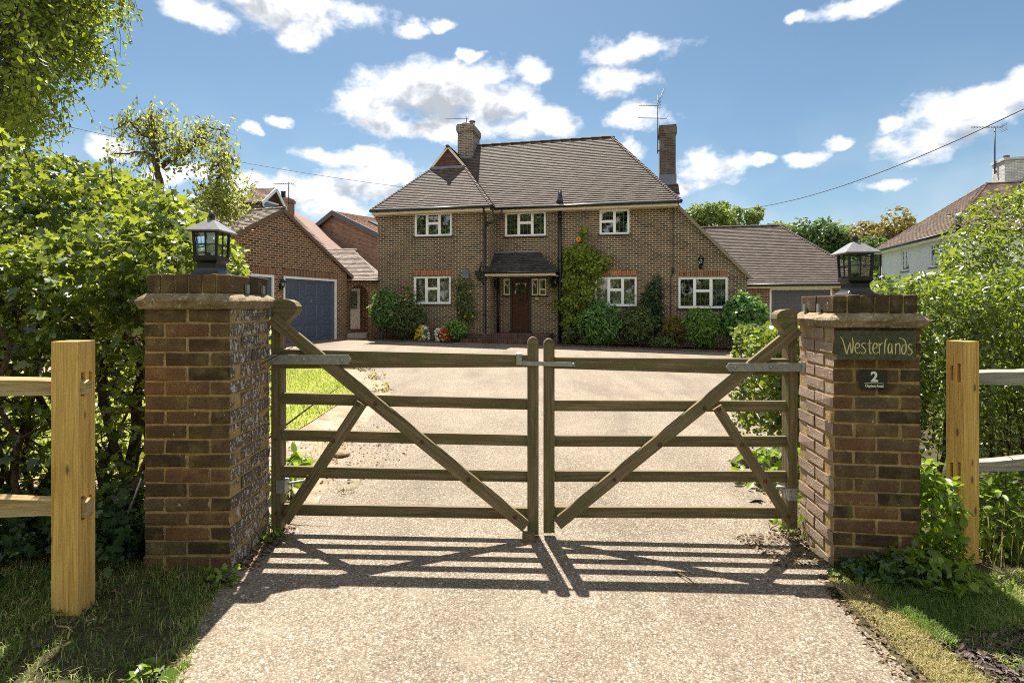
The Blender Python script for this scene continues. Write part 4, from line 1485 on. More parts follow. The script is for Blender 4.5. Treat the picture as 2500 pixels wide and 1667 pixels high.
for k in range(5):
    z0, z1 = zb + (ez_ - zb) * k / 5, zb + (ez_ - zb) * (k + 1) / 5
    for j in range(9):
        dmw.face([dl(dm0 - 0.02, L_ * (j + 1) / 9, z0), dl(dm0 - 0.02, L_ * j / 9, z0), dl(dm0, L_ * j / 9, z1), dl(dm0, L_ * (j + 1) / 9, z1)], r=random.random())
dmw.face([dl(dm1, 0, zb), dl(dm1, L_, zb), dl(dm1, L_, ez_), dl(dm1, 0, ez_)], r=0.4)
dorm = dmw.build('dormer', M['tile_red'], n1)
r = MB()
ov = 0.2
sl = (apz - ez_) / (apx - dm0)
for sx, xe in ((-1, dm0 - ov), (1, dm1 + ov)):
    zz = ez_ - ov * sl
    pts = [dl(xe, -0.25, zz), dl(xe, L_, zz), dl(apx, L_, apz), dl(apx, -0.25, apz)]
    plane_from(r, pts, pts[0], pts[1], gauge=0.13, tw=0.2)
r.build('dormer_roof', M['tile_pink'], dorm)
g = MB()
for xe in (dm0 - ov, dm1 + ov):
    g.bar(dl(xe, -0.27, ez_ - ov * sl - 0.06), dl(apx, -0.27, apz - 0.06), 0.05, 0.16)
wz0, wz1 = zb + 0.05, ez_ - 0.02
g.bar(dl(dm0 + wid * 0.1, -0.03, wz0), dl(dm1 - wid * 0.1, -0.03, wz0), 0.05, 0.09)
g.bar(dl(dm0 + wid * 0.1, -0.03, wz1), dl(dm1 - wid * 0.1, -0.03, wz1), 0.05, 0.09)
for k in (0.1, 0.5, 0.9):
    g.bar(dl(dm0 + wid * k, -0.03, wz0), dl(dm0 + wid * k, -0.03, wz1), 0.09, 0.05)
g.build('dormer_window_frame', M['white'], dorm)
g = MB()
g.face([dl(dm0 + wid * 0.1, -0.012, wz0), dl(dm1 - wid * 0.1, -0.012, wz0), dl(dm1 - wid * 0.1, -0.012, wz1), dl(dm0 + wid * 0.1, -0.012, wz1)])
g.build('pane', plain('sky reflecting pane', (0.10, 0.14, 0.18), 0.05, 0.8), dorm)
# white barge boards of the dormer house's left gable
g = MB()
p0, p1 = A(566, 492, 29.0), A(600, 524, 28.6)
tl = lambda p: Rm @ (W_ @ p)
g.bar(tl(p0), tl(p1), 0.06, 0.22)
g.bar(tl(A(480, 450, 29.6)), tl(A(560, 492, 29.0)), 0.06, 0.22)
g.build('bargeboard', M['white'], n1)
g = MB()
cx0, cz_ = DF.hit(678, 483, 0.8)
cx1, _ = DF.hit(703, 483, 0.8)
g.box(cx0, cx1, 0.8, 1.5, 5.5, cz_)
g.box(cx0 - 0.05, cx1 + 0.05, 0.75, 1.55, cz_ - 0.25, cz_ - 0.08)
chn = g.build('chimney', M['brick_far'], n1)
g = MB()
g.lathe([(0.14, 0), (0.12, 0.35), (0.15, 0.37), (0.15, 0.42)], ((cx0 + cx1) / 2 - 0.15, 1.1, cz_), 10)
g.build('chimney_pot', M['black'], chn)
yagi('tv_aerial', 'thin television aerial on the chimney of the dormer house', DF.world(cx1 + 0.05, 0.8, cz_ - 0.4), A(703, 441, 30.5).z - cz_ + 0.4, [(A(703, 441, 30.5).z - cz_ + 0.3, 170, 0, 1.3, 10, 0.4, 0.3)], r=0.02)

# white house on the right
random.seed(53)
RF = Frame(20.8, 30.0, -105.6, 0.0)
rh = thing('white_house', 'white rendered house with mossy brown hipped roof behind the right hand hedge', 'house', (RF.X0, RF.Y0, 0), RF.deg)
L, DPT = 7.8, 9.0
EZr, AZr = 4.42, 7.15
apx, apy = 3.9, 3.0
wins = [rect(RF, 2200, 610, 2219, 662, 0), rect(RF, 2269, 594, 2292, 652, 0)]
w = MB()
wall_holes(w, 0, L, -0.5, EZr - 0.05, 0, wins)
w.face([(L, 0, -0.5), (L, DPT, -0.5), (L, DPT, EZr), (L, 0, EZr)])
w.face([(0, DPT, -0.5), (0, 0, -0.5), (0, 0, EZr), (0, DPT, EZr)])
w.build('wall', M['render'], rh)
r = MB()
e = 0.35
plane_from(r, [(-e, -e, EZr), (L + e, -e, EZr), (apx, apy, AZr)], (-e, -e, EZr), (L + e, -e, EZr))
plane_from(r, [(L + e, -e, EZr), (L + e, DPT, EZr), (apx, DPT - 1, AZr), (apx, apy, AZr)], (L + e, -e, EZr), (L + e, DPT, EZr))
r.face([(-e, DPT, EZr), (-e, -e, EZr), (apx, apy, AZr), (apx, DPT - 1, AZr)], r=0.4)
hip_tiles(r, (-e, -e, EZr), (apx, apy, AZr), 0.10, 0.2)
hip_tiles(r, (L + e, -e, EZr), (apx, apy, AZr), 0.10, 0.14)
hip_tiles(r, (apx, apy, AZr + .02), (apx, DPT - 1, AZr + .02), 0.10, 0.4)
r.build('roof', M['tile_moss'], rh)
g = MB()
g.box(-e + 0.03, L + e - 0.03, -e + 0.03, -0.002, EZr - 0.16, EZr - 0.03)
g.build('soffit', M['white'], rh)
g = MB()
g.tube([(-e - 0.05, -e - 0.04, EZr - 0.02), (L + e + 0.05, -e - 0.04, EZr - 0.02)], 0.06, 8)
g.tube([(0.05, -0.06, EZr - 0.2), (0.05, -0.06, 0)], 0.05, 8)
g.build('gutter', M['black'], rh)
for q in wins:
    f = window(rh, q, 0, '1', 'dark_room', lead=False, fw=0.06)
    g = MB()
    g.box((q[0] + q[1]) / 2 - 0.015, (q[0] + q[1]) / 2 + 0.015, 0.04, 0.055, q[2] + 0.06, q[3] - 0.06)
    for k in range(1, 4):
        z = q[2] + (q[3] - q[2]) * k / 4
        g.box(q[0] + 0.06, q[1] - 0.06, 0.041, 0.056, z - 0.013, z + 0.013)
    g.build('glazing_bar', M['white'], f)
g = MB()
v0 = RF.hit(2340, 540, -0.2)
g.tube([(v0[0], -0.2, v0[1] - 0.5), (v0[0], -0.2, v0[1] + 0.12)], 0.09, 8)
vp = g.build('vent_pipe', M['black'], rh)
g = MB()
g.lathe([(0.10, 0.0), (0.11, 0.10), (0.08, 0.17)], (v0[0], -0.2, v0[1] + 0.12), 10)
g.build('pipe_cowl', M['galv'], vp)
g = MB()
a0 = RF.hit(2427, 420, 4.0)
ztc = RF.hit(2440, 391, 4.0)[1]
xq = a0[0]
g.box(xq - 0.15, xq + 0.85, 4.0, 5.9, 6.2, ztc - 0.12)
g.box(xq - 0.20, xq + 0.90, 3.95, 5.95, ztc - 0.12, ztc)
chn = g.build('chimney', M['brick_white'], rh)
g = MB()
g.lathe([(0.13, 0), (0.12, 0.2), (0.14, 0.24)], (xq + 0.2, 4.4, ztc), 10)
g.lathe([(0.13, 0), (0.12, 0.12), (0.14, 0.15)], (xq + 0.3, 5.2, ztc), 10)
g.build('chimney_pot', plain('dark clay pot', (0.12, 0.06, 0.045), 0.7), chn)
pb = RF.world(xq + 0.2, 3.93, 0)
pb.z = A(2420, 425, pb.y).z
yagi('tv_aerial', 'long masted television aerial on the whitewashed chimney of the white house', pb, A(2424, 313, pb.y).z - pb.z, [(A(2424, 311, pb.y).z - pb.z, 168, 4, 1.35, 11, 0.42, 0.35)], r=0.022)


# overhead wires
def wire(name, label, p0, p1, sag, rad):
    g = MB()
    n = 24
    pts = []
    for i in range(n + 1):
        t_ = i / n
        p = Vector(p0).lerp(Vector(p1), t_)
        p.z -= sag * 4 * t_ * (1 - t_)
        pts.append(p)
    g.tube(pts, rad, 5)
    o = g.build(name, M['cable'])
    tag(o, label, 'cable', 'overhead cables')
    return o


wire('overhead_cable', 'thick dark overhead cable sagging across the blue sky on the right', A(1800, 512, 34), A(2640, 196, 16), 0.75, 0.020)
wire('overhead_cable', 'thin faint overhead cable crossing the sky from the left tree to the house roof', A(60, 285, 22), A(1000, 459, 27), 0.25, 0.012)

# ================================================================== gate pillars
def pillar_mat():
    m, nt = new_mat('old pillar brick')
    tcn = nt.nodes.new('ShaderNodeTexCoord')
    o = tcn.outputs['Object']
    at = add(nt, 'ShaderNodeAttribute', attribute_name='rnd')
    ex = add(nt, 'ShaderNodeAttribute', attribute_name='extra')
    col = ramp(nt, at.outputs['Fac'], [(0.0, (0.055, 0.039, 0.026)), (0.3, (0.092, 0.060, 0.033)), (0.55, (0.125, 0.080, 0.041)), (0.8, (0.165, 0.085, 0.045)), (1.0, (0.10, 0.078, 0.048))])
    n1 = noise(nt, o, 7, 6, 0.65).outputs[0]
    n2 = noise(nt, o, 90, 4, 0.7).outputs[0]
    n3 = noise(nt, add(nt, 'ShaderNodeVectorMath', {0: o, 1: (1.0, 1.0, 0.55)}, operation='MULTIPLY').outputs[0], 40, 6, 0.68).outputs[0]
    n5 = noise(nt, o, 3.0, 3, 0.6).outputs[0]
    col = mixc(nt, 1.0, col, ramp(nt, n1, [(0.3, 0.7), (0.7, 1.3)]), 'MULTIPLY')
    col = mixc(nt, 1.0, col, ramp(nt, n2, [(0.3, 0.7), (0.7, 1.3)]), 'MULTIPLY')
    col = mixc(nt, math_(nt, 'MULTIPLY', smooth(nt, n1, 0.48, 0.66), 0.5), col, (0.21, 0.165, 0.06))
    # left gate side: sooty purple tone, painted lighter for light off the drive
    sooty = smooth(nt, ex.outputs['Fac'], 0.8, 0.95)
    col = mixc(nt, math_(nt, 'MULTIPLY', sooty, 0.6), col, (0.165, 0.125, 0.112))
    bl = math_(nt, 'MULTIPLY', smooth(nt, ex.outputs['Fac'], 0.56, 0.60), math_(nt, 'SUBTRACT', 1.0, smooth(nt, ex.outputs['Fac'], 0.64, 0.68)))  # right gate side: paler brick colour stands in for grazing sun
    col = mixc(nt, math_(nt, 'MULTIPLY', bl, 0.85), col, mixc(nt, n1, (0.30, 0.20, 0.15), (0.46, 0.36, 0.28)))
    # white crusty lichen, thick on the weather side
    lim = math_(nt, 'SUBTRACT', 0.73, math_(nt, 'MULTIPLY', ex.outputs['Fac'], 0.205))
    lim = math_(nt, 'SUBTRACT', lim, math_(nt, 'MULTIPLY', math_(nt, 'SUBTRACT', n5, 0.5), 0.16))
    lim = math_(nt, 'SUBTRACT', lim, math_(nt, 'MULTIPLY', math_(nt, 'SUBTRACT', at.outputs['Fac'], 0.5), 0.05))
    li = math_(nt, 'MULTIPLY', smooth(nt, math_(nt, 'SUBTRACT', n3, lim), 0.0, 0.05), 0.85)
    vo = add(nt, 'ShaderNodeTexVoronoi', {'Vector': o, 'Scale': 42.0, 'Randomness': 1.0})
    spot = smooth(nt, vo.outputs['Distance'], 0.14, 0.09)
    li = math_(nt, 'MAXIMUM', li, math_(nt, 'MULTIPLY', spot, smooth(nt, n1, 0.52, 0.6)))
    vo2 = add(nt, 'ShaderNodeTexVoronoi', {'Vector': o, 'Scale': 75.0, 'Randomness': 1.0})
    sc2 = add(nt, 'ShaderNodeSeparateColor', {0: vo2.outputs['Color']})
    dots = math_(nt, 'MULTIPLY', smooth(nt, vo2.outputs['Distance'], 0.40, 0.28), math_(nt, 'MULTIPLY', smooth(nt, sc2.outputs[0], 0.62, 0.66), sooty))
    li = math_(nt, 'MAXIMUM', li, dots)
    lc = mixc(nt, n2, (0.46, 0.43, 0.35), (0.66, 0.63, 0.55))
    col = mixc(nt, li, col, lc)
    finish(nt, col, 0.9, 0.2, math_(nt, 'ADD', math_(nt, 'ADD', n2, n1), math_(nt, 'MULTIPLY', li, 0.5)), 0.6, 0.006)
    return m


def stone_mat(name, c0, c1, c2, lich=0.5):
    m, nt = new_mat(name)
    tcn = nt.nodes.new('ShaderNodeTexCoord')
    o = tcn.outputs['Object']
    n1 = noise(nt, o, 9, 7, 0.68).outputs[0]
    n2 = noise(nt, o, 70, 4, 0.7).outputs[0]
    col = ramp(nt, n1, [(0.3, c0), (0.5, c1), (0.7, c2)])
    col = mixc(nt, 1.0, col, ramp(nt, n2, [(0.3, 0.7), (0.7, 1.3)]), 'MULTIPLY')
    n3 = noise(nt, o, 38, 6, 0.7).outputs[0]
    col = mixc(nt, math_(nt, 'MULTIPLY', smooth(nt, n3, 0.56, 0.60), lich), col, (0.55, 0.53, 0.44))
    finish(nt, col, 0.9, 0.2, math_(nt, 'ADD', n1, n2), 0.6, 0.008)
    return m


M['pbrick'] = pillar_mat()
M['mortar'] = stone_mat('sandy mortar', (0.24, 0.165, 0.065), (0.36, 0.25, 0.105), (0.46, 0.33, 0.16), 0.15)
M['cornice'] = stone_mat('weathered cornice tile', (0.13, 0.092, 0.05), (0.23, 0.17, 0.10), (0.32, 0.25, 0.165), 0.45)


def jbox(mb, x0, x1, y0, y1, z0, z1, r, e, j=0.003, rng=random):
    ps = [(x0, y0, z0), (x1, y0, z0), (x1, y1, z0), (x0, y1, z0), (x0, y0, z1), (x1, y0, z1), (x1, y1, z1), (x0, y1, z1)]
    mb.hexa([tuple(c + rng.uniform(-j, j) for c in p) for p in ps], r, None, e)


def brick_pillar(label, X, Y, rz, z0, courses, inner, lich_light_in, seed):
    """X,Y: front inner corner; pillar grows outwards; inner=+1 means the inner face is the +x one"""
    random.seed(seed)
    t = thing('brick_pillar', label, 'gate pillar', (X, Y, z0), rz, 'brick gate pillars')
    S_ = 0.45
    ox = -S_ if inner > 0 else 0.0
    zs = courses * 0.075
    b = MB()
    # faces order in hexa: bottom, top, front(-y), right(+x), back, left
    fe, ie = 0.34, lich_light_in
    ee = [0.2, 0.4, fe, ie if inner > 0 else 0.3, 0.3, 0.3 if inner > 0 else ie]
    m = 0.0058
    for k in range(courses):
        za, zb = k * 0.075 + m, (k + 1) * 0.075 - m
        if k == 0:
            za = -0.12
        hb = 0.1075
        def br(x0, x1, y0, y1):
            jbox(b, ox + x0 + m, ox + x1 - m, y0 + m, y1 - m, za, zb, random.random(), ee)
        if k % 2:
            for (a, c) in ((0, 0.225), (0.225, 0.45)):
                br(a, c, -m, hb)
                br(a, c, S_ - hb, S_ + m)
            br(-m, hb, hb, S_ - hb)
            br(S_ - hb, S_ + m, hb, S_ - hb)
        else:
            for (a, c) in ((-m, 0.225), (0.225, S_ + m)):
                br(-m, hb, a, c)
                br(S_ - hb, S_ + m, a, c)
            br(hb, S_ - hb, -m, hb)
            br(hb, S_ - hb, S_ - hb, S_ + m)
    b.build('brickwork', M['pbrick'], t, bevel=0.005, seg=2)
    c = MB()
    q = 0.0058
    c.box(ox + q, ox + S_ - q, q, S_ - q, -0.15, zs + 0.002)
    c.build('mortar', M['mortar'], t)
    # moulded cornice
    c = MB()
    n_ = 6
    prof = [(0.225, -0.004), (0.243, 0.002), (0.250, 0.024), (0.255, 0.040), (0.246, 0.054), (0.216, 0.078), (0.20, 0.081)]
    cxl = ox + S_ / 2
    rings = []
    for (rr, h) in prof:
        ring = []
        for (sx, sy) in ((-1, -1), (1, -1), (1, 1), (-1, 1)):
            for k in range(n_):
                nx = {(-1, -1): (1, 0), (1, -1): (0, 1), (1, 1): (-1, 0), (-1, 1): (0, -1)}[(sx, sy)]
                f = k / n_ * 2 * rr
                jj = random.uniform(-0.004, 0.004)
                ring.append((cxl + sx * rr + nx[0] * f + jj, S_ / 2 + sy * rr + nx[1] * f + random.uniform(-0.004, 0.004), zs + h + random.uniform(-0.003, 0.003)))
        rings.append(ring)
    for a, d in zip(rings[:-1], rings[1:]):
        n = len(a)
        for k in range(n):
            c.face([a[k], a[(k + 1) % n], d[(k + 1) % n], d[k]])
    c.face(rings[-1])
    c.face(rings[0][::-1])
    c.build('cornice', M['cornice'], t)
    # brick on edge cap
    c = MB()
    zc = zs + 0.08
    for i in range(6):
        for j in range(2):
            x0 = ox + 0.008 + i * 0.0725
            jbox(c, x0 + 0.002, x0 + 0.0725 - 0.003, 0.008 + j * 0.2175 + 0.002, 0.008 + (j + 1) * 0.2175 - 0.002, zc, zc + 0.098 + random.uniform(-0.003, 0.003), random.random() * 0.6, [0.2, 0.52, 0.42, 0.5, 0.4, 0.5])
    c.build('cap', M['pbrick'], t, bevel=0.006, seg=2)
    c = MB()
    c.box(ox + 0.016, ox + S_ - 0.016, 0.016, S_ - 0.016, zc - 0.02, zc + 0.088)
    c.build('cap_mortar', M['mortar'], t)
    # two little steel clips on the inner side of the cap
    c = MB()
    xi = ox + S_ - 0.006 if inner > 0 else ox + 0.006
    for yy in (0.16, 0.345):
        c.box(min(xi, xi + inner * 0.012), max(xi, xi + inner * 0.012), yy, yy + 0.028, zc + 0.002, zc + 0.05)
    c.build('clip', M['galv'], t)
    return t, zc + 0.098


PL, topL = brick_pillar('left brick gate pillar with thick white lichen on the gate side, next to the new post', -1.453, 2.75, 0.0, 0.03, 18, 1, 1.0, 101)
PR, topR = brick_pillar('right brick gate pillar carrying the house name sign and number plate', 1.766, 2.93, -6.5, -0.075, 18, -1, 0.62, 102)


# ------------------------------------------------------------------ lanterns on the pillars
def pillar_lantern(label, loc, rz):
    t = thing('pillar_lantern', label, 'lantern', loc, rz, 'lanterns on the gate pillars')
    g = MB()
    g.lathe([(0.086, 0), (0.086, 0.008), (0.074, 0.014), (0.062, 0.028), (0.055, 0.044), (0.053, 0.072), (0.066, 0.086), (0.068, 0.100)], (0, 0, 0), square=True)
    g.build('base', M['lamp_metal'], t, bevel=0.002)
    g = MB()
    b, tp = 0.064, 0.070
    z0, z1 = 0.100, 0.248
    pw = 0.012
    for sx in (-1, 1):
        for sy in (-1, 1):
            g.bar((sx * (b - pw / 2), sy * (b - pw / 2), z0), (sx * (tp - pw / 2), sy * (tp - pw / 2), z1), pw, pw, up=(0, 1, 0))
    for (z, h, rr) in ((z0 + 0.006, 0.012, b), (z1 - 0.006, 0.012, tp)):
        for s_ in (-1, 1):
            g.box(-rr + pw, rr - pw, s_ * rr - (pw if s_ > 0 else 0), s_ * rr + (pw if s_ < 0 else 0), z - h / 2, z + h / 2)
            g.box(s_ * rr - (pw if s_ > 0 else 0), s_ * rr + (pw if s_ < 0 else 0), -rr + pw, rr - pw, z - h / 2, z + h / 2)
    m = (b + tp) / 2 - 0.006
    zm = (z0 + z1) / 2
    for s_ in (-1, 1):
        g.box(-m, m, s_ * m - 0.003, s_ * m + 0.003, zm - 0.003, zm + 0.003)
        g.box(s_ * m - 0.003, s_ * m + 0.003, -m, m, zm - 0.003, zm + 0.003)
        g.bar((0, s_ * (b - 0.006), z0), (0, s_ * (tp - 0.006), z1), 0.006, 0.006, up=(0, 1, 0))
        g.bar((s_ * (b - 0.006), 0, z0), (s_ * (tp - 0.006), 0, z1), 0.006, 0.006, up=(0, 1, 0))
    g.build('cage', M['lamp_metal'], t)
    g = MB()
    for k in range(4):
        c, s_ = [(1, 0), (0, 1), (-1, 0), (0, -1)][k]
        q = []
        for (u, z, rr) in ((-1, z0 + 0.01, b - 0.009), (1, z0 + 0.01, b - 0.009), (1, z1 - 0.01, tp - 0.009), (-1, z1 - 0.01, tp - 0.009)):
            q.append((c * rr - s_ * u * (rr - 0.003), s_ * rr + c * u * (rr - 0.003), z))
        g.face(q)
    g.build('pane', M['lamp_glass'], t)
    g = MB()
    g.lathe([(0.094, 0.243), (0.096, 0.247), (0.094, 0.251), (0.062, 0.277), (0.028, 0.306), (0.014, 0.315)], (0, 0, 0), square=True)
    g.build('roof', M['lamp_roof'], t)
    g = MB()
    g.lathe([(0.015, 0.310), (0.019, 0.316), (0.010, 0.322), (0.016, 0.331), (0.018, 0.338), (0.013, 0.350), (0.005, 0.362), (0.001, 0.366)], (0, 0, 0), 12)
    g.build('finial', M['lamp_metal'], t)
    g = MB()
    g.lathe([(0.020, 0.102), (0.020, 0.128)], (0, 0, 0), 12)
    g.build('lamp_holder', M['lamp_metal'], t)
    g = MB()
    g.lathe([(0.020, 0.128), (0.028, 0.148), (0.040, 0.165), (0.042, 0.180), (0.024, 0.204), (0.006, 0.210)], (0, 0, 0), 16)
    g.build('bulb', M['shade'], t)
    return t


pillar_lantern('black square lantern on the lichened left gate pillar', (-1.678, 2.975, 0.03 + topL), 0)
cR = Frame(1.766, 2.93, -6.5).world(0.225, 0.225, 0)
pillar_lantern('black square lantern on the right gate pillar above the name sign', (cR.x, cR.y, -0.075 + topR), -6.5)

# ------------------------------------------------------------------ name sign and number plate
PRF = Frame(1.766, 2.93, -6.5, 0.0)
M['slate'] = stone_mat('carved green slate', (0.055, 0.060, 0.036), (0.080, 0.085, 0.050), (0.11, 0.115, 0.068), 0.0)
M['gilt'] = plain('pale gilt lettering', (0.62, 0.55, 0.28), 0.6, 0.3, var=0.1)
M['plate'] = plain('black acrylic plate', (0.018, 0.02, 0.02), 0.25, 0.5, var=0.1)
M['whiteprint'] = plain('white print', (0.78, 0.78, 0.74), 0.5, 0.3, var=0.02)
q = rect(PRF, 2041, 808, 2235, 879, -0.03)
sw_, sh_ = q[1] - q[0], q[3] - q[2]
sg = thing('house_name_sign', 'green slate sign carved with the house name on the right pillar', 'sign', PRF.world(q[0], -0.012, q[2]), PRF.deg)
g = MB()
g.box(0, sw_, -0.024, 0, 0, sh_)
g.build('plate', M['slate'], sg, bevel=0.0015)


def sxy(x, y):
    """lettering drawn on a 770 x 280 drawing of the plate"""
    return Vector(((x - 1330) / 770 * sw_, -0.0245, (1290 - y) / 280 * sh_))


E_ = [(1513, 1180), (1538, 1172), (1553, 1155), (1549, 1133), (1533, 1127), (1519, 1142), (1511, 1172), (1514, 1203), (1529, 1224), (1546, 1225), (1565, 1207)]
S__ = [(1613, 1134), (1597, 1125), (1581, 1133), (1578, 1150), (1592, 1168), (1609, 1186), (1613, 1206), (1601, 1223), (1583, 1226), (1570, 1216)]
letters = [
    [[(1368, 1066), (1388, 1094), (1404, 1140), (1416, 1190), (1429, 1230), (1440, 1196), (1452, 1150), (1460, 1122)], [(1460, 1122), (1467, 1170), (1477, 1224), (1488, 1180), (1492, 1130), (1487, 1092), (1483, 1074)]],
    [E_], [S__],
    [[(1653, 1092), (1651, 1150), (1652, 1205), (1660, 1227), (1674, 1221)], [(1632, 1132), (1674, 1126)]],
    [[(x + 172, y) for x, y in E_]],
    [[(1742, 1126), (1746, 1150), (1747, 1229)], [(1747, 1160), (1760, 1134), (1783, 1126)]],
    [[(1822, 1082), (1808, 1096), (1801, 1130), (1798, 1180), (1800, 1227)]],
    [[(1868, 1134), (1850, 1128), (1836, 1144), (1830, 1180), (1836, 1214), (1848, 1222), (1860, 1200), (1868, 1136)], [(1868, 1134), (1867, 1190), (1872, 1228)]],
    [[(1899, 1128), (1902, 1150), (1902, 1229)], [(1902, 1162), (1915, 1134), (1932, 1128), (1942, 1144), (1944, 1190), (1943, 1229)]],
    [[(1938, 1076), (1966, 1081), (1990, 1100), (2003, 1140), (2003, 1185), (1992, 1220), (1977, 1228), (1965, 1212), (1962, 1180), (1972, 1150), (1990, 1140), (2002, 1146)]],
    [[(x + 447, y + 8) for x, y in S__]],
]
g = MB()


def smoothline(p, n=4):
    o = []
    for i in range(len(p) - 1):
        p0, p1, p2, p3 = [Vector(p[max(0, min(len(p) - 1, i + k))]) for k in (-1, 0, 1, 2)]
        for k in range(n):
            t = k / n
            o.append(0.5 * ((2 * p1) + (-p0 + p2) * t + (2 * p0 - 5 * p1 + 4 * p2 - p3) * t * t + (-p0 + 3 * p1 - 3 * p2 + p3) * t ** 3))
    o.append(Vector(p[-1]))
    return o


for L in letters:
    for st in L:
        sl = smoothline(st)
        n = len(sl)
        pts = [sxy(v.x, v.y) for v in sl]
        for i in range(n - 1):
            d = (pts[i + 1] - pts[i])
            if d.length < 1e-7:
                continue
            d.normalize()
            t0, t1 = i / (n - 1), (i + 1) / (n - 1)
            def wd(t, d=d):
                return (0.0011 + 0.0013 * math.sin(math.pi * min(1, t * 1.1)) + 0.0007 * abs(d.z)) * 1.05
            s_ = Vector((d.z, 0, -d.x))
            a, b = wd(t0), wd(t1)
            ext = d * 0.0008
            yo = Vector((0, -0.0001 * (i % 3), 0))
            g.face([pts[i] - ext + s_ * a + yo, pts[i + 1] + ext + s_ * b + yo, pts[i + 1] + ext - s_ * b + yo, pts[i] - ext - s_ * a + yo])
g.build('lettering', M['gilt'], sg)
g = MB()
for (x, y) in ((1378, 1146), (2076, 1150)):
    p = sxy(x, y)
    g.lathe([(0.0065, 0.0), (0.006, -0.003), (0.002, -0.005)], p, 12, axis='y')
g.build('screw', M['rust'], sg)

q = rect(PRF, 2097.6, 903, 2164.6, 949, -0.01)
sw2, sh2 = q[1] - q[0], q[3] - q[2]
npl = thing('number_plate', 'small black plate with white number and road name below the slate sign', 'sign', PRF.world(q[0], -0.012, q[2]), PRF.deg)
g = MB()
g.box(0, sw2, -0.006, 0, 0, sh2)
g.build('plate', M['plate'], npl, bevel=0.003)


def text_part(name, body, size, cx_, cz_, y, mat, parent, bold=0.0, width=None):
    cu = bpy.data.curves.new('lettering', 'FONT')
    cu.body = body
    cu.size = size
    cu.offset = bold
    cu.align_x = 'CENTER'
    cu.extrude = 0.0004
    to = bpy.data.objects.new('lettering', cu)
    COL.objects.link(to)
    dg = bpy.context.evaluated_depsgraph_get()
    dg.update()
    me = bpy.data.meshes.new_from_object(to.evaluated_get(dg))
    bpy.data.objects.remove(to)
    co = np.zeros(len(me.vertices) * 3, dtype=np.float32)
    me.vertices.foreach_get('co', co)
    co = co.reshape(-1, 3)
    w = co[:, 0].max() - co[:, 0].min()
    k = 1.0 if width is None else width / w
    new = np.stack([co[:, 0] * k + cx_, np.full(len(co), y) - co[:, 2], co[:, 1] + cz_], 1)
    me.vertices.foreach_set('co', new.astype(np.float32).ravel())
    me.update()
    return link(name, me, mat, parent)


text_part('numeral', '2', sh2 * 0.74, sw2 * 0.52, sh2 * 0.40, -0.0066, M['whiteprint'], npl, 0.0022)
text_part('road_name', 'Clayton Road', sh2 * 0.185, sw2 * 0.52, sh2 * 0.11, -0.0066, M['whiteprint'], npl, 0.0006, sw2 * 0.66)
g = MB()
g.box(sw2 * 0.17, sw2 * 0.87, -0.0072, -0.006, sh2 * 0.300, sh2 * 0.318)
g.build('rule', M['whiteprint'], npl)
g = MB()
for x in (0.11, 0.91):
    g.lathe([(0.0055, 0), (0.005, -0.002), (0.001, -0.0035)], (sw2 * x, -0.006, sh2 * 0.52), 10, axis='y')
g.build('screw', M['black'], npl)

# ------------------------------------------------------------------ the pair of gates
GY = 3.20


def gate(label, hinge_px, sgn):
    base = Vector(((hinge_px - CX) / FPX * GY, GY, 0))
    base.z = gz(base.x)
    t = thing('field_gate', label, 'gate', base, 0, 'pair of timber gates')
    def L(px, py, y=0.0):
        p = A(px, py, GY)
        return Vector((p.x - base.x, y, p.z - base.z))
    return t, L


def bolts(name, L, pts, y, parent, mat, rad=0.0125):
    for (px, py) in pts:
        g = MB()
        p = L(px, py)
        g.lathe([(rad, 0.0), (rad * 0.9, -0.004), (rad * 0.5, -0.008), (0.001, -0.009)], (p.x, y, p.z), 10, axis='y')
        g.build(name, mat, parent)


random.seed(61)
# thicknesses: stile front at y=0, rails behind the braces
def rail(name, L, t, a, b, h, y0, th, h1=None, r=0.5):
    """a,b: bearings of the top edge ends"""
    pa, pb = L(*a), L(*b)
    h1 = h if h1 is None else h1
    g = MB()
    pa = pa + Vector((0, y0 + th / 2, -h / 2))
    pb = pb + Vector((0, y0 + th / 2, -h1 / 2))
    g.bar(pa, pb, th, h, w1=th, h1=h1, r=r)
    return g.build(name, M['wood_gate'], t, bevel=0.004)


t, L = gate('left timber field gate hung on the lichened pillar, with catch box', 662, 1)
# hanging stile with scrolled head
g = MB()
g.bar(L(673.4, 1294) + Vector((0, 0.04, 0)), L(673.4, 800) + Vector((0, 0.04, 0)), L(684.8, 800).x - L(662, 800).x, 0.08, up=(0, 1, 0))
g.build('hanging_stile', M['wood_gate'], t, bevel=0.004)
g = MB()
prof = [(662, 800.5), (662, 735), (672, 731), (690, 730), (706, 732), (718, 738), (725, 748), (724.5, 758), (718, 768), (708, 777), (699, 785), (694, 794), (690, 800.5)]
g.prism([L(*p) for p in prof], (0, 0.078, 0))
g.build('scrolled_head', M['wood_gate'], t, bevel=0.003)
g = MB()
pa, pb = L(1301.5, 1305), L(1301.5, 838)
wd_ = L(1315, 900).x - L(1288, 900).x
g.bar(pa + Vector((0, 0.03, 0)), pb + Vector((0, 0.03, 0)), wd_, 0.06, up=(0, 1, 0))
cap = [pb + Vector((-wd_ / 2 * math.cos(math.pi * k / 10), 0, wd_ * 0.55 * math.sin(math.pi * k / 10))) for k in range(11)]
g.prism(cap, (0, 0.06, 0))
g.build('closing_stile', M['wood_gate'], t, bevel=0.003)
rail('top_rail', L, t, (684.9, 853), (1288, 867), 0.115, 0.004, 0.055, 0.072)
for (ya, yb) in ((961, 975), (1051, 1064.5), (1141, 1153), (1234, 1244)):
    rail('rail', L, t, (684.9, ya), (1288, yb), 0.066, 0.022, 0.026, r=random.random())
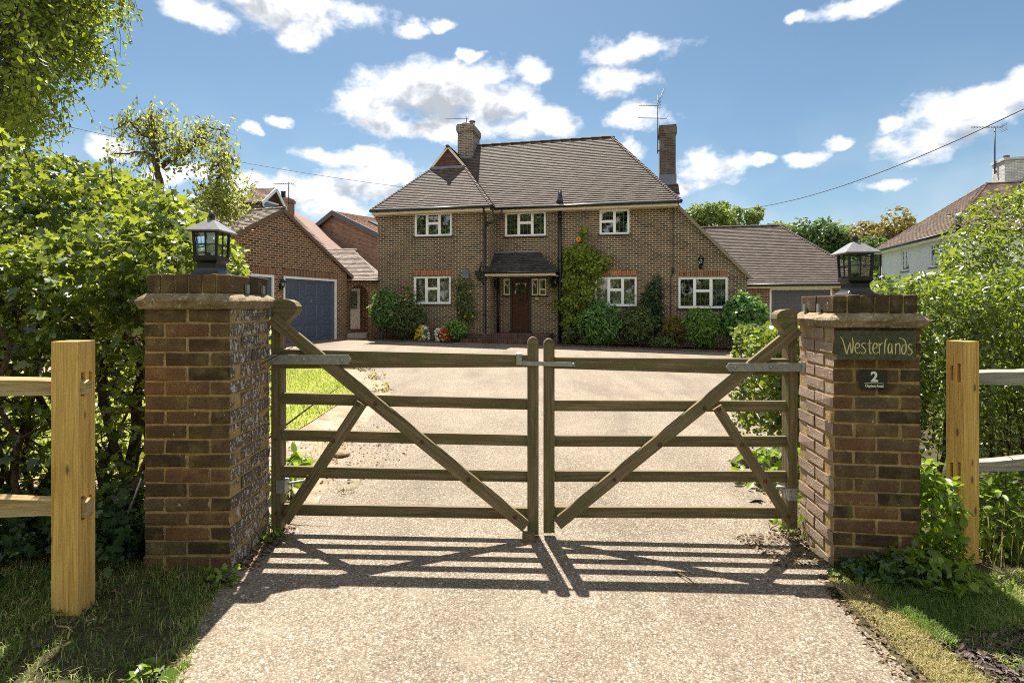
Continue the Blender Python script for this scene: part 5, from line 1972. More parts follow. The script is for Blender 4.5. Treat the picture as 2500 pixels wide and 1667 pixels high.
def brace(name, a, b, wpx, y0=-0.024, th=0.024):
    g = MB()
    pa, pb = L(*a), L(*b)
    g.bar(pa + Vector((0, y0 + th / 2, 0)), pb + Vector((0, y0 + th / 2, 0)), wpx / 406, th, up=(0, 1, 0), r=random.random())
    g.build(name, M['wood_gate'], t, bevel=0.003)
brace('long_brace', (666, 777), (1284, 1282), 29)
brace('short_brace', (884, 984), (697, 1270), 27, -0.0225, 0.0225)
g = MB()
s0, s1 = L(655, 864.6), L(861, 888)
h = s0.z - s1.z
y = -0.030
zc_ = (s0.z + s1.z) / 2
g.prism([(s0.x, y, zc_ - h / 2), (s1.x - h * 0.32, y, zc_ - h / 2), (s1.x, y, zc_ - h * 0.05), (s1.x, y, zc_ + h * 0.05), (s1.x - h * 0.32, y, zc_ + h / 2), (s0.x, y, zc_ + h / 2)], (0, 0.006, 0))
g.tube([(s0.x - 0.005, y - 0.0, zc_ - h * 0.6), (s0.x - 0.005, y, zc_ + h * 0.6)], 0.014, 8)
g.build('strap_hinge', M['galv'], t, bevel=0.001)
bolts('bolt', L, ((746, 876), (838, 878)), -0.030, t, M['galv'], 0.011)
bolts('bolt', L, ((919, 984), (1032, 1076), (1144, 1167), (1257, 1258)), -0.024, t, M['rust'])
bolts('bolt', L, ((877, 984), (817, 1073), (756, 1161), (697, 1250)), -0.023, t, M['rust'])
bolts('bolt', L, ((674, 1072), (674, 1252)), 0.0, t, M['rust'], 0.009)
g = MB()
p0, p1 = L(674, 1173), L(697, 1205)
g.box(p0.x, p1.x, -0.008, 0.06, p1.z, p0.z)
g.tube([L(690, 1187, 0.05), L(728, 1186, 0.09)], 0.010, 8)
g.build('lower_hinge', M['galv'], t, bevel=0.003)
g = MB()
p0, p1 = L(1260, 862), L(1274.5, 890)
g.box(p0.x, p1.x, -0.022, 0.064, p1.z, p0.z)
g.build('catch_box', M['galv'], t, bevel=0.003)

t, L = gate('right timber field gate hung on the name sign pillar, with long latch bar', 1947, -1)
g = MB()
g.bar(L(1936, 1290) + Vector((0, 0.04, 0)), L(1936, 830) + Vector((0, 0.04, 0)), L(1947, 800).x - L(1925, 800).x, 0.08, up=(0, 1, 0))
g.build('hanging_stile', M['wood_gate'], t, bevel=0.004)
g = MB()
prof = [(1947, 830.5), (1947, 756), (1935, 755), (1920, 755.5), (1907, 759), (1898, 767), (1896, 778), (1899, 790), (1907, 800), (1916, 809), (1921, 820), (1923, 830.5)]
g.prism([L(*p) for p in prof], (0, 0.078, 0))
g.build('scrolled_head', M['wood_gate'], t, bevel=0.003)
g = MB()
pa, pb = L(1341, 1301), L(1341, 841)
wd_ = L(1354, 900).x - L(1328, 900).x
g.bar(pa + Vector((0, 0.03, 0)), pb + Vector((0, 0.03, 0)), wd_, 0.06, up=(0, 1, 0), r=0.35)
cap = [pb + Vector((-wd_ / 2 * math.cos(math.pi * k / 10), 0, wd_ * 0.55 * math.sin(math.pi * k / 10))) for k in range(11)]
g.prism(cap, (0, 0.06, 0))
g.build('closing_stile', M['wood_gate'], t, bevel=0.003)
rail('top_rail', L, t, (1354.2, 873), (1924.8, 877), 0.066, 0.004, 0.055, 0.100)
for (ya, yb) in ((979, 981), (1066, 1067.5), (1152.5, 1154), (1241, 1243)):
    rail('rail', L, t, (1354.2, ya), (1924.8, yb), 0.064, 0.022, 0.026, r=random.random())
brace('long_brace', (1360, 1276), (1944, 802), 29)
brace('short_brace', (1749, 993), (1930, 1274), 24, -0.0225, 0.0225)
g = MB()
s0, s1 = L(1953, 884.6), L(1768.6, 905)
h = s0.z - s1.z
y = -0.030
zc_ = (s0.z + s1.z) / 2
g.prism([(s0.x, y, zc_ - h / 2), (s1.x + h * 0.32, y, zc_ - h / 2), (s1.x, y, zc_ - h * 0.05), (s1.x, y, zc_ + h * 0.05), (s1.x + h * 0.32, y, zc_ + h / 2), (s0.x, y, zc_ + h / 2)], (0, 0.006, 0))
g.tube([(s0.x + 0.005, y, zc_ - h * 0.6), (s0.x + 0.005, y, zc_ + h * 0.6)], 0.014, 8)
g.build('strap_hinge', M['galv'], t, bevel=0.001)
bolts('bolt', L, ((1790, 894.5), (1877, 895)), -0.030, t, M['galv'], 0.011)
bolts('bolt', L, ((1717, 994), (1608, 1082), (1498, 1168)), -0.024, t, M['rust'])
bolts('bolt', L, ((1752, 997), (1808, 1083), (1864, 1171), (1921, 1255)), -0.023, t, M['rust'])
g = MB()
p0, p1 = L(1925, 1192), L(1946, 1222)
g.box(p0.x, p1.x, -0.008, 0.06, p1.z, p0.z)
g.tube([L(1905, 1196, 0.05), L(1930, 1197, 0.05)], 0.010, 8)
g.build('lower_hinge', M['galv'], t, bevel=0.003)
g = MB()
a, b = L(1268, 886), L(1404, 889)
g.bar(a + Vector((0, -0.012, 0)), b + Vector((0, -0.006, 0)), 0.009, 0.026, r=0.5)
g.build('latch_bar', M['galv'], t, bevel=0.002)
bolts('bolt', L, ((1399, 889),), -0.011, t, M['galv'], 0.009)
bolts('bolt', L, ((1491, 883),), 0.004, t, M['galv'], 0.006)

# stop block under the meeting of the gates
p = G(1303, 1325)
o = thing('gate_stop', 'small mossy wooden block on the drive under the meeting gate posts', 'gate stop', p)
g = MB()
g.bar((-0.03, 0.03, 0.0), (-0.028, 0.03, 0.045), 0.075, 0.06, up=(0, 1, 0))
g.build('block', M['wood_gate'], o, bevel=0.006)

# ------------------------------------------------------------------ post and rail fences
def mortised_post(parent, x0, x1, y0, y1, z0, z1, side, slots, mat):
    """box post, grain upright; side=+1/-1 is the face with the slots (list of (yc, zc, w, h))"""
    g = MB()
    o = random.random() * 5
    def f(p, us):
        g.face(p, [(o + q[2], us + (q[0] + q[1])) for q in p])
    f([(x0, y0, z0), (x1, y0, z0), (x1, y0, z1), (x0, y0, z1)], 0.0)
    f([(x1, y1, z0), (x0, y1, z0), (x0, y1, z1), (x1, y1, z1)], 0.3)
    xs_, xo = (x1, x0) if side > 0 else (x0, x1)
    q = [(xo, y1, z0), (xo, y0, z0), (xo, y0, z1), (xo, y1, z1)]
    f(q if side > 0 else q[::-1], 0.6)
    g.face([(x0, y0, z1), (x1, y0, z1), (x1, y1, z1), (x0, y1, z1)], [(o + 3 + a * 0.1, a) for a in (0, 0.1, 0.2, 0.3)])
    ys = sorted(set([y0, y1] + [s_[0] - s_[2] / 2 for s_ in slots] + [s_[0] + s_[2] / 2 for s_ in slots]))
    zs = sorted(set([z0, z1] + [s_[1] - s_[3] / 2 for s_ in slots] + [s_[1] + s_[3] / 2 for s_ in slots]))
    ins = lambda y, z: any(abs(y - s_[0]) < s_[2] / 2 and abs(z - s_[1]) < s_[3] / 2 for s_ in slots)
    for i in range(len(ys) - 1):
        for j in range(len(zs) - 1):
            if not ins((ys[i] + ys[i + 1]) / 2, (zs[j] + zs[j + 1]) / 2):
                q = [(xs_, ys[i], zs[j]), (xs_, ys[i + 1], zs[j]), (xs_, ys[i + 1], zs[j + 1]), (xs_, ys[i], zs[j + 1])]
                f(q if side > 0 else q[::-1], 0.9)
    dp = 0.055 * side
    for (yc, zc, w_, h_) in slots:
        a, b, c, d = yc - w_ / 2, yc + w_ / 2, zc - h_ / 2, zc + h_ / 2
        for q in ([(xs_, a, c), (xs_ - dp, a, c), (xs_ - dp, a, d), (xs_, a, d)], [(xs_, b, c), (xs_ - dp, b, c), (xs_ - dp, b, d), (xs_, b, d)],
                  [(xs_, a, c), (xs_, b, c), (xs_ - dp, b, c), (xs_ - dp, a, c)], [(xs_, a, d), (xs_, b, d), (xs_ - dp, b, d), (xs_ - dp, a, d)],
                  [(xs_ - dp, a, c), (xs_ - dp, b, c), (xs_ - dp, b, d), (xs_ - dp, a, d)]):
            f(q, 0.2)
    return g.build('post', mat, parent)


def cleft_rail(parent, p0, p1, h, th, mat, seed, wob=0.012):
    random.seed(seed)
    g = MB()
    p0, p1 = Vector(p0), Vector(p1)
    n = 14
    d = (p1 - p0)
    o = random.random() * 5
    rings = []
    wz = wy = 0
    for i in range(n + 1):
        t_ = i / n
        wz += random.uniform(-wob, wob) * 0.6
        wy += random.uniform(-wob, wob) * 0.4
        c = p0 + d * t_ + Vector((0, wy, wz))
        hh = h * (1 + random.uniform(-0.12, 0.12)) * (0.75 + 0.25 * min(1, min(t_, 1 - t_) * 6))
        tt = th * (1 + random.uniform(-0.12, 0.12))
        rings.append([c + Vector((0, -tt / 2, -hh / 2)), c + Vector((0, tt * 0.4, -hh * 0.4)), c + Vector((0, tt / 2, hh * 0.3)), c + Vector((0, tt * 0.05, hh / 2)), c + Vector((0, -tt / 2, hh * 0.33))])
    m = 5
    for i in range(n):
        for k in range(m):
            k2 = (k + 1) % m
            u0, u1 = o + d.length * i / n, o + d.length * (i + 1) / n
            g.face([rings[i][k], rings[i][k2], rings[i + 1][k2], rings[i + 1][k]], [(u0, k * 0.05), (u0, k * 0.05 + 0.05), (u1, k * 0.05 + 0.05), (u1, k * 0.05)], r=0.5)
    g.face(rings[0]); g.face(rings[-1][::-1])
    return g.build('rail', mat, parent)


random.seed(71)
fx0, fx1, fy0, fy1 = -2.025, -1.906, 2.34, 2.435
fl = thing('post_and_rail_fence', 'left fence with new yellow pine post and two rails beside the lichened pillar', 'fence', ((fx0 + fx1) / 2, 2.388, 0.0), 0, 'post and rail fences')
bx, by = (fx0 + fx1) / 2, 2.388
zt = A(150, 834, 2.34).z
slots = [(-0.022, A(200, 936, 2.38).z, 0.022, 0.105), (0.020, A(215, 932, 2.41).z, 0.018, 0.095),
         (-0.022, A(200, 1236, 2.38).z, 0.022, 0.105), (0.020, A(215, 1232, 2.41).z, 0.018, 0.095)]
mortised_post(fl, fx0 - bx, fx1 - bx, fy0 - by, fy1 - by, -0.12, zt, 1, slots, M['wood_new'])
zr1, zr2 = A(60, 938, 2.38).z, A(60, 1238, 2.38).z
cleft_rail(fl, (-2.6, -0.01, zr1), (0.085, -0.022, zr1 - 0.004), 0.092, 0.036, M['wood_rail'], 5, 0.006)
cleft_rail(fl, (-2.6, -0.01, zr2 + 0.01), (0.085, -0.022, zr2 - 0.006), 0.10, 0.038, M['wood_rail'], 6, 0.010)

RPF = Frame(2.54, 2.99, 10.0)
fr_ = thing('post_and_rail_fence', 'right fence with new pine post and silvered cleft rails beside the name sign pillar', 'fence', (2.54, 2.99, -0.05), 10.0, 'post and rail fences')
zt = A(2360, 834, 2.99).z + 0.05
zz = lambda y: A(2330, y, 3.02).z + 0.05
slots = [(0.030, zz(910), 0.018, 0.105), (0.072, zz(912), 0.018, 0.085), (0.030, zz(1150), 0.018, 0.105), (0.072, zz(1152), 0.018, 0.085)]
mortised_post(fr_, 0.0, 0.100, 0.0, 0.105, -0.15, zt, -1, slots, M['wood_new'])
cleft_rail(fr_, (0.07, 0.05, zz(917)), (2.3, 0.05, zz(928)), 0.10, 0.06, M['wood_grey'], 7, 0.02)
cleft_rail(fr_, (0.07, 0.05, zz(1143)), (2.3, 0.05, zz(1135)), 0.085, 0.06, M['wood_grey'], 8, 0.018)

# ================================================================== plants
M['leaf_hedge'] = leaf_mat('sunlit maple hedge leaf', [(0.0, (0.016, 0.034, 0.008)), (0.35, (0.05, 0.09, 0.015)), (0.7, (0.14, 0.195, 0.03)), (1.0, (0.34, 0.37, 0.08))], (0.46, 0.55, 0.05), 0.33, 0.30, 0.6)
M['leaf_hedge2'] = leaf_mat('yellow green hedge leaf', [(0.0, (0.018, 0.036, 0.008)), (0.4, (0.06, 0.105, 0.018)), (0.75, (0.14, 0.195, 0.034)), (1.0, (0.32, 0.34, 0.08))], (0.40, 0.50, 0.05), 0.32, 0.30, 0.6)
M['leaf_birch'] = leaf_mat('birch leaf', [(0.0, (0.064, 0.114, 0.027)), (0.5, (0.125, 0.194, 0.035)), (0.85, (0.227, 0.273, 0.051)), (1.0, (0.386, 0.295, 0.069))], (0.34, 0.42, 0.03), 0.45, 0.4, 0.3)
M['leaf_olive'] = leaf_mat('dull olive birch leaf', [(0.0, (0.08, 0.115, 0.035)), (0.6, (0.16, 0.195, 0.055)), (1.0, (0.28, 0.26, 0.08))], (0.46, 0.50, 0.10), 0.45, 0.5)
M['leaf_dark'] = leaf_mat('glossy dark shrub leaf', [(0.0, (0.054, 0.124, 0.035)), (0.6, (0.119, 0.255, 0.059)), (1.0, (0.224, 0.387, 0.089))], (0.176, 0.365, 0.041), 0.25, 0.28, 0.5)
M['leaf_laurel'] = leaf_mat('bright laurel leaf', [(0.0, (0.071, 0.151, 0.029)), (0.6, (0.151, 0.283, 0.052)), (1.0, (0.264, 0.385, 0.082))], (0.312, 0.504, 0.036), 0.3, 0.3, 0.45)
M['leaf_climber'] = leaf_mat('yellow green climber leaf', [(0.0, (0.085, 0.135, 0.020)), (0.5, (0.186, 0.254, 0.034)), (1.0, (0.321, 0.371, 0.059))], (0.36, 0.46, 0.03), 0.35, 0.4)
M['leaf_rose'] = leaf_mat('dull rose leaf', [(0.0, (0.053, 0.083, 0.030)), (0.6, (0.115, 0.166, 0.053)), (1.0, (0.207, 0.228, 0.074))], (0.184, 0.253, 0.046), 0.3, 0.45)
M['leaf_amber'] = leaf_mat('amber green shrub leaf', [(0.0, (0.08, 0.09, 0.015)), (0.5, (0.16, 0.15, 0.02)), (1.0, (0.27, 0.15, 0.03))], (0.45, 0.40, 0.04), 0.35, 0.45)
M['leaf_far'] = leaf_mat('distant tree leaf', [(0.0, (0.092, 0.138, 0.040)), (0.5, (0.175, 0.239, 0.064)), (1.0, (0.294, 0.350, 0.110))], (0.25, 0.32, 0.06), 0.35, 0.5)
M['leaf_far2'] = leaf_mat('distant dark tree leaf', [(0.0, (0.051, 0.093, 0.037)), (0.5, (0.093, 0.153, 0.058)), (1.0, (0.170, 0.238, 0.085))], (0.15, 0.24, 0.05), 0.3, 0.5)
M['leaf_copper'] = leaf_mat('distant bronze tree leaf', [(0.0, (0.090, 0.090, 0.030)), (0.5, (0.180, 0.150, 0.045)), (1.0, (0.330, 0.210, 0.060))], (0.30, 0.24, 0.05), 0.35, 0.5)
M['leaf_weed'] = leaf_mat('bright weed leaf', [(0.0, (0.065, 0.117, 0.016)), (0.5, (0.130, 0.208, 0.026)), (1.0, (0.234, 0.299, 0.052))], (0.36, 0.52, 0.04), 0.4, 0.4)
M['leaf_ivy'] = leaf_mat('dark ivy leaf', [(0.0, (0.018, 0.042, 0.015)), (0.6, (0.039, 0.083, 0.024)), (1.0, (0.075, 0.128, 0.038))], (0.07, 0.15, 0.02), 0.2, 0.35, 0.4)
M['grass'] = leaf_mat('verge grass blade', [(0.0, (0.078, 0.126, 0.023)), (0.45, (0.137, 0.215, 0.040)), (0.7, (0.234, 0.272, 0.068)), (1.0, (0.662, 0.527, 0.272))], (0.288, 0.432, 0.048), 0.35, 0.5)
M['grass_dry'] = leaf_mat('dry straw grass blade', [(0.0, (0.13, 0.15, 0.03)), (0.4, (0.26, 0.24, 0.07)), (0.7, (0.42, 0.33, 0.16)), (1.0, (0.55, 0.44, 0.27))], (0.46, 0.42, 0.14), 0.35, 0.6)
M['grass_lawn'] = leaf_mat('sunlit lawn blade', [(0.0, (0.15, 0.21, 0.025)), (0.6, (0.26, 0.30, 0.05)), (1.0, (0.46, 0.38, 0.14))], (0.45, 0.55, 0.06), 0.35, 0.5)
M['bark'] = soil_mat('grey brown bark', (0.05, 0.038, 0.028), (0.09, 0.07, 0.05), (0.15, 0.125, 0.10), 14)
M['stem'] = soil_mat('hedge stem bark', (0.045, 0.032, 0.02), (0.085, 0.062, 0.04), (0.15, 0.115, 0.075), 18)
M['chip'] = leaf_mat('bark chip', [(0.0, (0.042, 0.031, 0.025)), (0.6, (0.105, 0.077, 0.063)), (1.0, (0.238, 0.189, 0.154))], (0.028, 0.021, 0.014), 0.02, 0.9)
M['litter'] = leaf_mat('dry leaf litter', [(0.0, (0.06, 0.04, 0.022)), (0.6, (0.16, 0.105, 0.055)), (1.0, (0.30, 0.22, 0.13))], (0.2, 0.13, 0.06), 0.15, 0.7)
for nm, c in (('yellow', (0.75, 0.50, 0.02)), ('white', (0.80, 0.78, 0.70)), ('red', (0.45, 0.015, 0.02)), ('pink', (0.75, 0.10, 0.26)), ('pale pink', (0.75, 0.52, 0.50))):
    M['petal_' + nm] = leaf_mat(nm + ' petal', [(0.0, tuple(v * 0.75 for v in c)), (1.0, c)], c, 0.2, 0.6)

T_OVAL = (np.array([(0, 0, 0), (.32, .26, .05), (.72, .20, .04), (1, 0, -.06), (.72, -.20, .04), (.32, -.26, .05)]), [[0, 1, 2, 3], [0, 3, 4, 5]])
T_LONG = (np.array([(0, 0, 0), (.3, .15, .04), (.7, .14, .02), (1, 0, -.10), (.7, -.14, .02), (.3, -.15, .04)]), [[0, 1, 2, 3], [0, 3, 4, 5]])
T_LOBE = (np.array([(0, 0, 0), (.02, .30, .02), (.26, .22, .03), (.45, .50, .0), (.58, .20, .03), (.84, .22, .0), (1.0, 0, -.06),
                    (.84, -.22, .0), (.58, -.20, .03), (.45, -.50, .0), (.26, -.22, .03), (.02, -.30, .02)]),
          [[0, 1, 2], [0, 2, 3, 4], [0, 4, 5, 6], [0, 6, 7, 8], [0, 8, 9, 10], [0, 10, 11]])
T_ROUND = (np.array([(0, 0, 0), (.15, .34, .03), (.6, .38, .03), (1, 0, -.04), (.6, -.38, .03), (.15, -.34, .03)]), [[0, 1, 2, 3], [0, 3, 4, 5]])


def norm(a):
    return a / np.maximum(1e-9, np.linalg.norm(a, axis=1, keepdims=True))


def leaves(name, P, size, mat, rng, parent=None, tmpl=T_OVAL, up=0.6, out=None, outw=0.6, droop=0.3, jit=0.35, rnd=None, along=None, alw=0.0):
    """one mesh of many folded leaves at the points P (local to the parent)"""
    n = len(P)
    T, F = tmpl
    nr = rng.normal(size=(n, 3))
    nr = norm(nr)
    nr = nr + np.array([0, 0, up])
    if out is not None:
        nr = nr + outw * out
    nr = norm(nr)
    t = norm(rng.normal(size=(n, 3)))
    t[:, 2] -= droop
    if along is not None:
        t = t + along * alw
    t = norm(t - (t * nr).sum(1, keepdims=True) * nr)
    b = np.cross(nr, t)
    s = size * (1 + rng.uniform(-jit, jit, size=(n, 1)))
    k = len(T)
    V = P[:, None, :] + s[:, None, :] * (T[None, :, 0, None] * t[:, None, :] + T[None, :, 1, None] * b[:, None, :] + T[None, :, 2, None] * nr[:, None, :])
    base = (np.arange(n) * k)[:, None]
    groups = {}
    order = {}
    for f in F:
        groups.setdefault(len(f), []).append(f)
    faces, rr = [], []
    if rnd is None:
        rnd = rng.random(n)
    for L_, fs in groups.items():
        a = np.concatenate([base + np.array(f)[None, :] for f in fs], 0)
        faces.append(a)
        rr.append(np.tile(rnd, len(fs)))
    me = np_mesh(name, V.reshape(-1, 3), faces, np.concatenate(rr))
    return link(name, me, mat, parent)


def blades(name, P, h, w, mat, rng, lean=0.5, parent=None, rnd=None):
    n = len(P)
    a = rng.uniform(0, 2 * np.pi, n)
    d = np.stack([np.cos(a), np.sin(a), np.zeros(n)], 1)
    s = np.stack([-np.sin(a), np.cos(a), np.zeros(n)], 1)
    H = h * rng.uniform(0.4, 1.3, (n, 1))
    ln = lean * rng.uniform(0.1, 1.5, (n, 1))
    z = np.array([[0, 0, 1.0]])
    b0 = P - s * w / 2
    b1 = P + s * w / 2
    mid = P + z * H * 0.6 + d * H * ln * 0.35
    m0, m1 = mid - s * w * 0.38, mid + s * w * 0.38
    tip = P + z * H * np.maximum(0.25, 1 - 0.35 * ln) + d * H * ln
    V = np.stack([b0, b1, m0, m1, tip], 1).reshape(-1, 3)
    base = (np.arange(n) * 5)[:, None]
    q = base + np.array([[0, 1, 3, 2]])
    tr = base + np.array([[2, 3, 4]])
    if rnd is None:
        rnd = rng.random(n)
    me = np_mesh(name, V, [q, tr], np.concatenate([rnd, rnd]))
    return link(name, me, mat, parent)


def lump(P, sc, seed):
    """cheap smooth noise in about -1..1"""
    r = np.random.default_rng(seed)
    v = np.zeros(len(P))
    for k in range(6):
        w_ = r.normal(size=3) * sc * (1 + 0.35 * k)
        v += np.sin(P @ w_ + r.uniform(0, 6.28)) / (1 + 0.3 * k)
    return v / 2.6


def ell_shell(rng, n, c, r, inner=0.55, bumps=0.14, seed=0, nb=1.0, pw=0.45):
    d = norm(rng.normal(size=(n, 3)))
    k = 1 + bumps * lump(d * 1.0, 3.2 * nb, seed)
    rad = (inner ** 3 + (1 - inner ** 3) * rng.random(n) ** pw) ** (1 / 3)
    return np.array(c) + d * np.array(r) * (k * rad)[:, None], d


def stems_mesh(name, lines, mat, parent, n=6):
    g = MB()
    for pts, rad in lines:
        g.tube(pts, rad, n, caps=False)
    return g.build(name, mat, parent)


def wiggle(p0, p1, rng, n=6, amt=0.06):
    p0, p1 = Vector(p0), Vector(p1)
    o = []
    for i in range(n + 1):
        t_ = i / n
        p = p0.lerp(p1, t_)
        if 0 < i:
            p += Vector(rng.normal(size=3) * amt * (0.3 + t_))
        o.append(p)
    return o


# ------------------------------------------------------------------ big maple hedge on the left
rng = np.random.default_rng(1)
hx, hy = -3.2, 3.6
hedge = thing('field_maple_hedge', 'tall sunlit maple hedge with bare lower stems behind the left pillar and fence', 'hedge', (hx, hy, 0))
top_x = np.array([-7.5, -5.0, -3.65, -3.3, -2.92, -2.48, -2.25, -2.07, -1.95, -1.86])
top_z = np.array([2.75, 2.6, 2.50, 2.55, 2.46, 2.30, 2.14, 1.93, 1.65, 1.30])
n = 480000
P = np.stack([rng.uniform(-6.2, -1.82, n), rng.uniform(2.95, 4.7, n), rng.uniform(0.0, 2.8, n)], 1)
pxh = CX + FPX * P[:, 0] / P[:, 1]
pyh = np.interp(pxh, [-900, -300, 0, 138, 350, 446, 510, 574, 612, 640], [362, 374, 386, 392, 432, 488, 535, 612, 690, 800])
tz = np.minimum(EYE + (HY - pyh) / FPX * P[:, 1], 2.62) + 0.07 * lump(P[:, :2] @ np.eye(2, 3), 5.0, 5)
# the hedge leans back: front face goes from y=3.0 low to 3.25 at the top, and tucks in behind the pillar
yf = 2.95 + 1.25 * np.maximum(0, P[:, 2] - 1.65) + 0.10 * lump(P, 3.5, 6) + np.clip((P[:, 0] + 1.93) * 4.0, 0, 0.5)
yb = 4.45 - 0.1 * P[:, 2] + 0.1 * lump(P, 3.0, 7)
d = np.minimum.reduce([tz - P[:, 2], P[:, 1] - yf, yb - P[:, 1]])
keep = d > 0
dens = np.exp(-np.maximum(d, 0) / 0.26) * (0.55 + 0.45 * (lump(P, 6.5, 8) > -0.25))
low = np.clip((P[:, 2] - 0.75) / 0.75, 0, 1)
lowd = 0.19 + 0.81 * low
dens *= lowd
dens *= np.where(lump(P, 8.0, 9) > -0.28, 1, 0.05)
keep &= rng.random(n) < dens * 1.25
Pk = P[keep]
loc = np.array([hx, hy, 0])
dk = np.minimum.reduce([tz[keep] - Pk[:, 2], Pk[:, 1] - yf[keep]])
outv = np.where((tz[keep] - Pk[:, 2] < Pk[:, 1] - yf[keep])[:, None], np.array([[0, 0.0, 1.0]]), np.array([[0, -0.8, 0.5]]))
rh_ = np.clip(0.42 + 0.22 * lump(Pk, 8.0, 77) + 0.28 * rng.normal(size=len(Pk)), 0, 1)
leaves('foliage', Pk - loc, 0.047, M['leaf_hedge'], rng, hedge, T_LOBE, 0.35, outv, 0.55, 0.35, jit=0.55, rnd=rh_)
# stray sprays on top
ns = 26
lines = []
spr = []
for i in range(ns):
    x = rng.uniform(-5, -2.0)
    z = np.interp(x, top_x, top_z)
    p0 = Vector((x, rng.uniform(3.3, 4.1), z - 0.15))
    p1 = p0 + Vector((rng.normal() * 0.08, rng.normal() * 0.05 - 0.03, rng.uniform(0.06, 0.20)))
    lines.append(([p - Vector(loc) for p in (p0, p1)], [0.004, 0.002]))
    for k in range(7):
        spr.append(p0.lerp(p1, 0.4 + 0.6 * k / 6) + Vector(rng.normal(size=3) * 0.02))
leaves('top_sprays', np.array(spr) - loc, 0.055, M['leaf_hedge'], rng, hedge, T_LOBE, 0.4)
for i in range(46):
    x0 = rng.uniform(-5.6, -1.95)
    y0 = rng.uniform(3.0, 3.7)
    z1 = np.interp(x0, top_x, top_z) * rng.uniform(0.5, 0.72)
    lean = rng.normal() * 0.28
    pts = wiggle((x0, y0, -0.05), (x0 + lean, y0 + rng.normal() * 0.2, z1), rng, 7, 0.035)
    r0 = rng.uniform(0.012, 0.036)
    lines.append(([p - Vector(loc) for p in pts], [r0 * (1 - 0.65 * k / 7) for k in range(8)]))
    for j in range(4):
        q = pts[int(rng.integers(2, 7))]
        e = q + Vector((rng.normal() * 0.35, rng.normal() * 0.25 - 0.05, rng.uniform(0.1, 0.5)))
        lines.append(([p - Vector(loc) for p in wiggle(q, e, rng, 3, 0.02)], [r0 * 0.4, r0 * 0.3, r0 * 0.22, 0.002]))
# a tangle of fine twigs low down
for i in range(420):
    q = Vector((rng.uniform(-5.2, -1.95), rng.uniform(3.1, 4.2), rng.uniform(0.15, 1.6)))
    e = q + Vector((rng.normal() * 0.22, rng.normal() * 0.15, rng.uniform(-0.1, 0.35)))
    lines.append(([p - Vector(loc) for p in wiggle(q, e, rng, 3, 0.02)], [0.005, 0.004, 0.003, 0.0015]))
stems_mesh('stems', lines, M['stem'], hedge, 6)
# dark undergrowth at the hedge foot
n = 5200
P = np.stack([rng.uniform(-4.6, -1.5, n), rng.normal(2.95, 0.22, n), np.abs(rng.normal(0, 0.16, n)) + 0.03], 1)
P = P[(rng.random(n) < np.where(lump(P, 4, 12) > -0.2, 1, 0.2)) & ((P[:, 0] < -1.95) | (P[:, 1] > 3.25) )]
o = leaves('undergrowth', P, 0.055, M['leaf_ivy'], rng, None, T_LOBE, 0.9, None, 0, 0.1)
tag(o, 'dark leafy ground cover in the shade under the left hedge', 'ground cover', kind='stuff')
# soft drainpipe-like grey rod leaning behind the pillar
g = MB()
g.tube([A(300, 1292, 2.95), A(352, 1150, 3.0)], 0.008, 6)
o = g.build('leaning_rod', M['galv'])
tag(o, 'thin grey metal rod leaning in the hedge beside the left pillar', 'rod')

